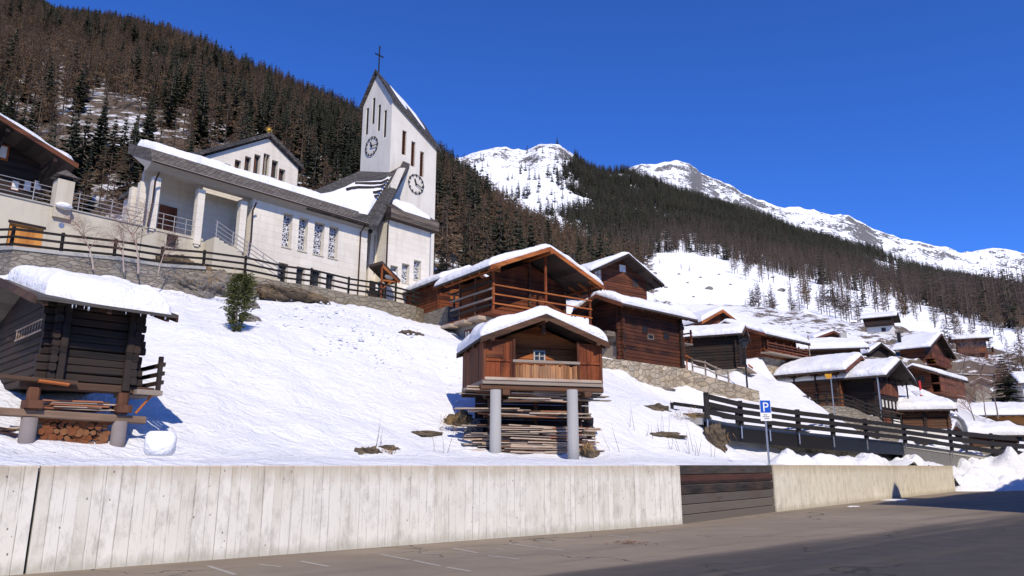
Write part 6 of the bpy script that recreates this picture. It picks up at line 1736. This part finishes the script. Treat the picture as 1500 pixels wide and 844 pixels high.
hb = thing('bridge_fence', 'heavy black plank fence on the near edge of the ramp', 'fence', b0)
for p, n, hh in zip(RP, rw, RHT):
    q = p - b0 - n * .2; m = MB(); m.beam(q + Vector((0,0,-.05)), q + Vector((0,0,hh + .06)), .2, .2, .1); m.build('post', M['rail'], hb)
    m = MB(); m.beam(q + Vector((0,0,-.62)) , q + Vector((0,0,-.052)), .06, .06, .1); m.build('steel_foot', M['steel'], hb)
for f in (.22, .55, .87):
    for i in range(len(RP) - 1):
        p, q = RP[i] - rw[i] * .33 - b0, RP[i+1] - rw[i+1] * .33 - b0; d = (q - p).normalized() * .004
        m = MB(); m.beam(p + d + Vector((0,0,f * RHT[i])), q - d + Vector((0,0,f * RHT[i+1])), .07, .215 * (RHT[i] + RHT[i+1]) / 2, .1); m.build('plank', M['rail'], hb)
FF = [RP[i] + rw[i] * 3.5 + Vector((0,0,.1)) for i in range(1, len(RP))]
fence('bridge_fence', 'black plank fence on the far edge of the ramp', FF, 1.1, (.3, .62, .95), 'rail', .15, .17, rd=.07)
# upper lane fence and its curved stone wall
UF = [(1120,601),(1135.6,602),(1152.7,602),(1169,599),(1185,598),(1199,596),(1211.6,595),(1238,596.5),(1251,600.5),(1266.5,608),(1280,612),(1294,620.5),(1308,622),(1321,625)]
UP = [at(u, v, 52 + (u - 1120) * .012) for u, v in UF]
fence('fence', 'thin dark three rail fence on the curved lane in front of the large barn', UP, .92, (.3, .6, .92), 'rail', .1, .09)
strip_wall('stone_wall', 'curved low stone wall carrying the thin lane fence before the large barn', [p + Vector((.1, -.15, .02)) for p in UP], 3.0, M['stone_grey'], .5)

# ------------------------------------------------------------------ signs, lamps, poles
q = at(1127, 684, 28.6); q.z = 1.5
pk = thing('parking_sign', 'blue parking sign with a white P on a grey pole behind the planks', 'sign', q, R(6))
top = zat(28.6, 587) - q.z
m = MB(); m.tube([(0,0,-.3),(0,0,top - .05)], .038, 12); m.build('pole', M['steel'], pk)
sw_, sh_ = .44, .47
pz = top - sh_
pan = thing('sign', None, None); C.objects.unlink(pan); bpy.data.objects.remove(pan)
m = MB(); m.box(-sw_/2, sw_/2, -.065, -.045, pz - .30, top + .02); pl_ = m.build('sign_board', M['white'], pk)
m = MB(); m.box(-sw_/2 + .018, sw_/2 - .018, -.069, -.0655, pz + .01, top); m.build('blue_panel', M['blue'], pl_)
def text(body, size, loc, mat, parent, name):
    cu = bpy.data.curves.new(name, 'FONT'); cu.body = body; cu.size = size; cu.align_x = 'CENTER'; cu.extrude = .001
    o = bpy.data.objects.new(name, cu); C.objects.link(o)
    dg = bpy.context.evaluated_depsgraph_get(); me = bpy.data.meshes.new_from_object(o.evaluated_get(dg)); bpy.data.objects.remove(o)
    me.materials.clear(); me.materials.append(mat); o = bpy.data.objects.new(name, me); C.objects.link(o); o.parent = parent; o.location = loc; o.rotation_euler = (R(90), 0, 0); return o
t_ = text('P', .50, (0, -.0715, pz + .055), M['white'], pl_, 'letter')
m = MB()
for k, (a, b_) in enumerate(((-.1,.05),(-.14,.13),(-.08,.12))): m.box(a, b_, -.0675, -.0655, pz - .09 - k * .07, pz - .06 - k * .07)
m.build('small_print', M['grey_text'], pl_)

def lamp_post(label, u, v0, v1, Y, old=True):
    b_ = at(u, v0, Y); h = zat(Y, v1) - b_.z; r = thing('street_lamp', label, 'street lamp', b_)
    m = MB(); m.tube([(0,0,-.5),(0,0,h - .55)], [.07,.05], 8); m.build('pole', M['black'], r)
    m = MB(); m.add([(s * x, t * x, z) for z, x in ((h - .55, .13), (h - .12, .24)) for s, t in ((-1,-1),(1,-1),(1,1),(-1,1))], [(0,1,5,4),(1,2,6,5),(2,3,7,6),(3,0,4,7),(0,3,2,1),(4,5,6,7)]); m.build('lantern', M['glass'], r)
    m = MB(); e = .3; m.add([(-e,-e,h-.115),(e,-e,h-.115),(e,e,h-.115),(-e,e,h-.115),(0,0,h+.1)], [(3,2,1,0),(0,1,4),(1,2,4),(2,3,4),(3,0,4)]); m.build('cap', M['black'], r)
lamp_post('old black lantern on a pole beside the right corner of the church', 663, 420, 374, 58)
lamp_post('old lantern on a pole in front of the blackened barn', 1095, 572, 497, 49)
b_ = at(1223, 612, 51.5); r = thing('trail_sign', 'yellow trail pointer on a thin pole in front of the large barn', 'sign', b_); h = zat(51.5, 548) - b_.z
m = MB(); m.tube([(0,0,-.5),(0,0,h)], .04, 8); m.build('pole', M['steel'], r)
m = MB(); m.box(-.42, .05, -.06, -.03, h - .2, h); m.box(-.36, .0, -.061, -.029, h - .32, h - .21); m.build('pointer', M['yellow'], r)
b_ = at(1351, 592, 70); h = zat(70, 558) - b_.z; r = thing('flag_pole', 'red and white striped pole in front of the balcony chalet', 'pole', b_)
m = MB(); m.tube([(0,0,-1),(0,0,h)], .1, 8); m.build('shaft', M['redpaint'], r)
m = MB(); m.tube([(0,0,h * .4),(0,0,h * .6)], .105, 8); m.build('white_band', M['white'], r)
b_ = at(1411, 640, 57); r = thing('flue_pipe', 'shiny curved metal pipe beside the low barn at the right', 'pipe', b_)
m = MB(); hh = zat(57, 612) - b_.z; m.tube([(.15,0,-1),(.2,0,hh * .5),(.05,0,hh * .82),(-.3,0,hh * 1.05),(-.75,0,hh * 1.12)], .19, 14); m.build('tube', M['steel'], r, smooth=True)

# ------------------------------------------------------------------ rocks and earth showing through the snow
def rock(label, u, v, Y, r_, seed, sq=(1.3,1,.8), mat='rock', group=None, amp=.45, sink=.3, yaw=0., n=44):
    p = hit(u, v); r_ *= 1.3 if sink > .5 else .82; p.z += .15 if sink > .5 else -.12 * r_; m = MB(); m.blob((0,0,0), r_, seed, n, n // 2 + 2, amp, sq)
    # break up the surface
    vs = []
    for x in m.v:
        k = .9 + .34 * float(fbm(x[0] * 1.9 / r_ + seed + x[1] / r_, x[2] * 2.6 / r_ + x[1] / r_, seed + 3, 5, True)); vs.append((x[0] * k, x[1] * k, x[2] * k))
    m.v = vs
    o = m.build('rock', M[mat], loc=p, rot=yaw, smooth=False); tag(o, label, 'rock', group); return o
for k, (u, v, Y, r_, lab, mat, sq) in enumerate([
    (262, 408, 35.6, .85, 'brown earthy outcrop under the fence, left end of the rocks', 'rock_brown', (1.8,.9,.75)),
    (312, 410, 36.7, .85, 'grassy brown hump of the outcrop in the middle under the fence', 'rock_brown', (1.7,.9,.7)),
    (300, 430, 35.7, .72, 'grey slabby rock at the foot of the outcrop under the fence', 'rock', (1.8,.9,.8)),
    (338, 430, 36.4, .75, 'dark grey rock of the outcrop behind the little spruce', 'rock', (1.5,.9,.8)),
    (386, 434, 38.2, .6, 'brown ledge of rock right of the little spruce', 'rock_brown', (2.2,.8,.55)),
    (424, 440, 39.6, .7, 'low ledge of brown rock at the foot of the stone wall', 'rock_brown', (2.2,.8,.5)),
    (362, 452, 35.0, .55, 'dark stone beside the trunk of the little spruce', 'rock', (1.4,.9,.8)),
    (366, 468, 34.4, .4, 'small dark stone below the little spruce', 'rock', (1.5,.9,.7)),
    (670, 620, 27.4, .52, 'tawny grass covered hump left of the stilt house', 'rock_brown', (1.2,.9,1.0)),
    (696, 642, 26.7, .52, 'pale tall rock beside the left pillar of the stilt house', 'rock', (.8,.8,1.3)),
    (860, 640, 27.3, .42, 'dark brown rock right of the stilt house stacks', 'rock_brown', (.7,.8,1.8)),
    (862, 664, 26.4, .36, 'tawny earth at the foot of the right pillar', 'rock_brown', (1.2,.8,.7)),
    (540, 664, 23.4, .42, 'left brown grassy stone in the snow above the concrete wall', 'rock_brown', (1.2,.8,.6)),
    (569, 663, 23.6, .36, 'right brown grassy stone in the snow above the concrete wall', 'rock_brown', (1.2,.8,.6)),
    (600, 489, 40.5, .45, 'lone brown rock high on the snow slope below the church tower', 'rock_brown', (1.7,.8,.5)),
    (625, 635, 27, .3, 'flat dark stone on the snow left of the stilt house', 'rock_brown', (2.2,.8,.4)),
    (962, 600, 33.5, .45, 'brown rock on the snow below the stone wall, upper one', 'rock_brown', (1.6,.8,.6)),
    (1015, 612, 33.0, .5, 'reddish rock ledge at the head of the black bridge fence', 'rock_brown', (2.4,.8,.5)),
    (966, 640, 31.5, .5, 'long dark earth scar on the snow right of the stilt house', 'rock_brown', (2.4,.7,.35)),
    (953, 561, 39.5, .3, 'small grey stone just below the dry stone wall', 'rock', (1.2,.9,.6)),
    (975, 572, 38.5, .35, 'grey slab at the lower edge of the dry stone wall', 'rock', (2.2,.8,.35)),
    (1048, 648, 32.8, .62, 'tawny grassy bank where the ramp bridge starts', 'rock_brown', (.9,.9,1.6)),
    (886, 528, 42, .3, 'dark flat stone on the snow left of the dry stone wall', 'rock', (2.2,.8,.3))]):
    rock(lab, u, v, Y, r_, 11 + k * 3, sq, mat, None, yaw=CY if k < 8 else .3, sink=.6 if k < 6 else .3)
# square block of snow and snow lumps
p = at(233, 668, 17.4); m = MB(); m.blob((0,0,.28), .36, 5, 20, 14, .1, (1.1,.8,.95))
vs = []
for x in m.v:
    f_ = lambda q, k: math.copysign(min(abs(q), k), q); vs.append((f_(x[0], .33), f_(x[1], .26), .28 + f_(x[2] - .28, .28)))
m.v = vs; o = m.build('snow_block', M['roofsnow'], loc=p, rot=.5, smooth=True); tag(o, 'single squared block of snow lying right of the granary pillars', 'snow block')
def heap(label, u, v, Y, L, W, H, seed, group=None, yaw=.85):
    p = at(u, v, Y); m = MB(); n = 56; k = 30; rows = []
    for i in range(n + 1):
        row = []
        for j in range(k + 1):
            a = i / n * 2 - 1; b = j / k * 2 - 1; q = math.hypot(a, b); x = a * L; y = b * W
            e = max(0., 1 - q ** 2.2) ** .7 if q < 1 else 0.
            z = -.12 + e * H * (.66 + .42 * float(fbm(x * .9 + seed, y * .9, seed, 2)) + .3 * float(fbm(x * 1.7 + seed, y * 1.7, seed + 3, 3)) + .1 * abs(float(fbm(x * 4 + seed, y * 4, seed + 7, 3))))
            row.append((x, y, z))
        rows.append(row)
    m.grid(rows); o = m.build('snow_heap', M['roofsnow'], loc=p, rot=yaw, smooth=True); tag(o, label, 'snow heap', group); return o
q = onz(1445, 712, 0)
o = heap('long lumpy bank of ploughed snow past the right end of the yellowish wall', 1452, 705, 55, 7.5, 2.6, 1.25, 4, None, .62); o.location.z = .05
o = heap('rounded ploughed snow lump leaning on the end of the yellowish wall', 1408, 696, 52.6, 2.2, 1.6, 1.4, 9, None, .8); o.location.z = .05
o = heap('low snow bank at the right edge, just behind the ploughed bank', 1500, 690, 58, 4, 2, 1.7, 12, None, .6); o.location.z = .3
for k, (u, v, Y, L, W, H, lab) in enumerate([(1166, 677, 33.2, 2.3, .9, 1.0, 'tall snow heap behind the wall, first right of the parking sign'), (1222, 680, 36.0, 3.2, .8, .8, 'low snow heap behind the yellowish wall, in front of the stone abutment'), (1268, 680, 39.4, 3.4, .9, .9, 'broad snow heap behind the yellowish wall, right of the abutment'), (1330, 680, 46.4, 3.0, .9, .9, 'dirty snow heap near the right end of the yellowish wall')]):
    o = heap(lab, u, v, Y, L, W, H, 20 + k); o.location.z = 1.68

# ------------------------------------------------------------------ plants near by
# little spruce on the slope
p = hit(346, 489)
r = thing('spruce_tree', 'small bushy green spruce growing on the snow slope below the fence', 'tree', p); rb = random.Random(3)
tr1 = MB(); tr1.tube([(0,0,-.2),(-.08,0,1.2),(.12,0,2.6)], [.06,.045,.01], 7); tr1.build('trunk', M['bark'], r)
cr1 = MB()
for k in range(620):
    h = 2.6 * rb.random() ** .75; pr = .1 + .66 * math.sin(math.pi * min(1, (h + .1) / 3.1) ** 1.15) ** .9
    a = rb.random() * 6.283; L = pr * rb.uniform(.55, 1.15); b_ = Vector((-.02 + .03 * h, 0, h)); d = Vector((math.cos(a), math.sin(a), rb.uniform(-.25, .45))).normalized()
    for q in range(9):
        t = rb.uniform(.3, 1); c = b_ + d * L * t; dd = (d + Vector((rb.uniform(-.9,.9), rb.uniform(-.9,.9), rb.uniform(-.6,.7)))).normalized() * rb.uniform(.07, .2); s = Vector((rb.uniform(-1,1), rb.uniform(-1,1), rb.uniform(-1,1))).normalized() * .034
        cr1.add([c - s, c + s, c + dd], [(0,1,2)])
cr1.build('crown', M['spruce_green'], r, recalc=False); r.scale = (.85, .85, .9)
tr2, cr2 = spruce_mesh(92, 9, 5, 6); p = hit(357, 446)
plant('spruce_tree', 'thin spruce sapling standing behind the small bushy spruce', 'tree', (solo(tr2, M['bark'], 'trunk'), solo(cr2, M['spruce_green'], 'crown')), p, 1.55, None, .9).scale = (2.1, 2.1, 1.6)
tr3, cr3 = spruce_mesh(93, 18, 10, 10); p = at(1476, 590, 82)
plant('conifer_tree', 'dark full conifer among the houses at the right edge', 'tree', (solo(tr3, M['bark'], 'trunk'), solo(cr3, M['spruce'], 'crown')), p, 6.0, None, .2).scale = (9, 9, 5.4)
# bare birches: recursive branching
def birch(seed, h, spread=.5, weep=.5):
    r = random.Random(seed); tr = MB(); cr = MB()
    def grow(m, p, d, L, rad, lev):
        pts = [p]; q = p; n = 4
        for k in range(n):
            d = (d + Vector((r.uniform(-.15,.15), r.uniform(-.15,.15), r.uniform(-.05,.08) - (weep * .18 if lev > 1 else 0)))).normalized(); q = q + d * L / n; pts.append(q)
            if lev < 4 and (k > 0 or lev > 0):
                for _ in range(2 if lev < 3 else 1 + (r.random() < .6)):
                    a = r.random() * 6.283; s = Vector((math.cos(a), math.sin(a), r.uniform(.1,.7))).normalized()
                    grow(cr, q, (d * (1 - spread) + s * spread * 1.2).normalized(), L * r.uniform(.42, .68), rad * .45 * (1 - k / n * .4), lev + 1)
        m.tube(pts, [rad * (1 - .8 * k / n) for k in range(n + 1)], 5 if lev < 2 else 3, False)
    grow(tr, Vector((0,0,-.1)), Vector((r.uniform(-.1,.1), 0, 1)), h, .045 * h / 2, 0)
    return tr, cr
for k, (u, v, Y, h, lab) in enumerate([(203, 398, 33.6, 2.5, 'right bare birch with fine drooping twigs in front of the terrace wall'), (137, 392, 32.6, 2.0, 'left slim bare birch in front of the terrace wall'), (182, 396, 33.2, 1.7, 'small bare birch sapling between the two taller birches'), (232, 398, 34.4, 1.5, 'reddish bare bush at the foot of the porch corner')]):
    a, c = birch(30 + k, h, .55, .8); r = thing('birch_tree', lab, 'tree', at(u, v, Y))
    a.build('trunk', M['birch'], r, recalc=False); c.build('crown', M.setdefault('twig', plain('birch_twig', (.2,.115,.085), .9, 0, .3, 6)), r, recalc=False)
for k, (u, v, Y, h) in enumerate([(1432, 632, 64, 6), (1462, 612, 70, 6.5), (1445, 612, 72, 5.5), (1410, 560, 92, 7), (1440, 575, 92, 7)]):
    a, c = birch(50 + k, h * .55, .5, .2); r = thing('shrub', 'bare brown tree between the ruined stone house and the ochre house', 'tree', at(u, v, Y), 0, 'bare trees by the stone house')
    a.build('trunk', M['bark'], r, recalc=False); c.build('crown', M['twig'], r, recalc=False)
for k in range(40):
    u = rnd.uniform(1372, 1500); Y = rnd.uniform(92, 150)
    if 1392 < u < 1466 and Y < 119: continue
    x = (u - 750) / F * Y / .99; z = gz(x, Y); v_ = 0
    plant('larch_tree', 'bare brown larch among the rocks right of the village chalets', 'tree', (GRM if rnd.random() < .5 else LAM)[rnd.randrange(3)], (x, Y, z - .2), rnd.uniform(4, 7.5), 'larches among the rocks at the right edge')
m = MB()
for k in range(420):
    u = rnd.gauss(540, 75); v = rnd.uniform(452, 560); Y = float(np.interp(v, [440, 660], [43, 20])) + rnd.uniform(-1.5, 1.5); x = (u - 750) / F * Y / .985
    r_ = abs(rnd.gauss(0, .03)) + .018; m.blob((x, Y, gz(x, Y) + .05), r_, k, 6, 4, .3, (1.3,1,.8))
tag(m.build('snow_clods', M['roofsnow'], recalc=False), 'small clods of snow that slid down the slope below the church', 'snow clods', None, 'stuff')
# dry stems poking out of the snow
m = MB()
for u, v, Y, n in [(1000,655,29.5,9),(985,640,30.5,6),(885,655,27,4),(650,665,23.6,3),(560,664,23.4,4),(1035,665,30,4),(940,640,30,4)]:
    for k in range(n):
        p = at(u + rnd.uniform(-22, 22), v, Y); p.z = gz(p.x, p.y); d = Vector((rnd.uniform(-.5,.3), rnd.uniform(-.3,.3), 1)).normalized(); L = rnd.uniform(.4, 1.3)
        m.tube([p - d * .1, p + d * L * .5, p + d * L + Vector((rnd.uniform(-.12,.05), 0, -.03))], [.009,.006,.002], 4, False)
tag(m.build('dry_stems', M['stem'], recalc=False), 'thin dry stems poking out of the snow above the road wall', 'dry plants', None, 'stuff')
def tuft_patch(label, spots):
    m = MB()
    for u, v, Y, n, w_, L in spots:
        for k in range(n):
            p = at(u + rnd.gauss(0, w_), v + rnd.gauss(0, w_ * .5), Y + rnd.uniform(-.25, .1)); d = Vector((rnd.uniform(-.7,.7), rnd.uniform(-1,.0), rnd.uniform(-.9,.5))).normalized(); l = L * rnd.uniform(.5, 1.2); s = Vector((rnd.uniform(-1,1), rnd.uniform(-1,1), 0)).normalized() * .012
            m.add([p - s, p + s, p + d * l + Vector((0,0,-l * .4))], [(0,1,2)])
    tag(m.build('dry_grass', M['drygrass'], recalc=False), label, 'grass', None, 'stuff')
tuft_patch('tawny dry grass hanging over the rocks beside the stilt house and the ramp', [(668,614,26.8,300,9,.24),(705,640,26.3,120,8,.2),(862,652,26.1,140,5,.2),(1046,640,32.2,300,9,.3),(1010,606,32.7,160,14,.2),(540,660,23.1,120,8,.16),(569,660,23.3,100,7,.16)])
tuft_patch('brown dry grass on the outcrop under the church fence', [(312,404,35.8,260,16,.2),(262,402,34.9,150,16,.16),(386,428,37.4,90,10,.14),(600,487,40.1,110,7,.22)])
# heap of dead leaves on the road
p = onz(921, 797, .0); m = MB()
for k in range(90):
    a = rnd.random() * 6.283; q = abs(rnd.gauss(0, .22)); c_ = Vector((math.cos(a) * q * 1.6, math.sin(a) * q * .8, .012 + max(0, .07 - q * .2) * rnd.random())); s = [Vector((rnd.uniform(-.06,.06), rnd.uniform(-.05,.05), rnd.uniform(-.005,.02))) for _ in range(3)]
    m.add([c_ + s[0], c_ + s[1], c_ + s[2]], [(0,1,2)])
tag(m.build('leaf_heap', M['leafheap'], loc=p, recalc=False), 'small rusty heap of dead leaves lying on the road', 'leaves')
# trampled snow scraps by the kerb at the end of the wall
for k, (u, v, r_) in enumerate([(1310,733,.7),(1482,710,1.1),(1250,742,.3)]):
    p = onz(u, v, 0); m = MB(); m.blob((0,0,0), r_, 90 + k, 20, 8, .4, (1.5,.7,.07)); tag(m.build('snow_scrap', M['roofsnow'], loc=p, rot=.8, smooth=True), ['thin scrap of snow at the foot of the yellowish wall', 'flat snow remnant on the road at the right edge', 'tiny snow scrap at the foot of the wall near the planks'][k], 'snow')

# ------------------------------------------------------------------ the house behind the camera, on the right, that shades the road
sd = Vector((-sx, -sy, 0)); tanE = math.tan(SUN_EL)
def street_house(label, a, b, H_, ext0, ext1, depth, dormer=None, chim=True):
    """house whose eave drops its shadow on the line a-b of the road"""
    a, b = onz(*a, 0), onz(*b, 0); off_ = sd * (H_ / tanE); e1, e2 = a - off_, b - off_
    d = e2 - e1; d.z = 0; Lh = d.length + ext0 + ext1; d.normalize()
    h = thing('street_house', label, 'house', e1 - d * ext0, math.atan2(d.y, d.x))
    m = MB(); m.box(0, Lh, -depth + .9, -.9, -.05, H_ - .1); m.build('wall', M['brick'], h)
    m = MB(); m.prism([(-.4, .0, H_ - .15), (-.4, .0, H_), (-.4, -depth / 2, H_ + 1.6), (-.4, -depth, H_), (-.4, -depth, H_ - .15)], (Lh + .4, 0, 0)); ro = m.build('roof', M['slate'], h)
    if dormer is not None:
        x = dormer; m = MB(); m.prism([(x - 1.3, .05, H_ - 1), (x + 1.3, .05, H_ - 1), (x + 1.2, .05, H_ + .7), (x + .5, .05, H_ + 1.7), (x - .1, .05, H_ + 1.95), (x - .7, .05, H_ + 1.4), (x - 1.2, .05, H_ + .5)], (0, -3, 0)); m.build('dormer', M['brick'], ro)
    m = MB(); snow_sheet(m, lambda a, b: (.1 + (Lh - .2) * a, .12 * math.sin(a * 23) - .2 - (depth / 2 - .3) * b, H_ + .02 + (.1 + (depth / 2 - .3) * b) * 3.2 / depth), 60, 14, .5, 71, (.03, .1)); m.build('roof_snow', M['roofsnow'], ro, smooth=True)
    for k in range(int(Lh / 3)):
        for z in (1.6, 4.4, 7.2):
            m = MB(); x = 1. + 3 * k; m.box(x, x + 1.0, -.92, -.86, z, z + 1.3); o = m.build('window', M['glass'], h)
            m = MB(); m.box(x - .1, x - .002, -.93, -.83, z - .1, z + 1.4); m.box(x + 1.002, x + 1.1, -.93, -.83, z - .1, z + 1.4); m.build('frame', M['white'], o)
    return h
street_house('rendered house along the road, whose dormer shades the yellowish wall', (1284, 738), (1500, 715), 11.5, .3, 12, 9, (onz(1345,731.5,0) - onz(1284,738,0)).length + .3)
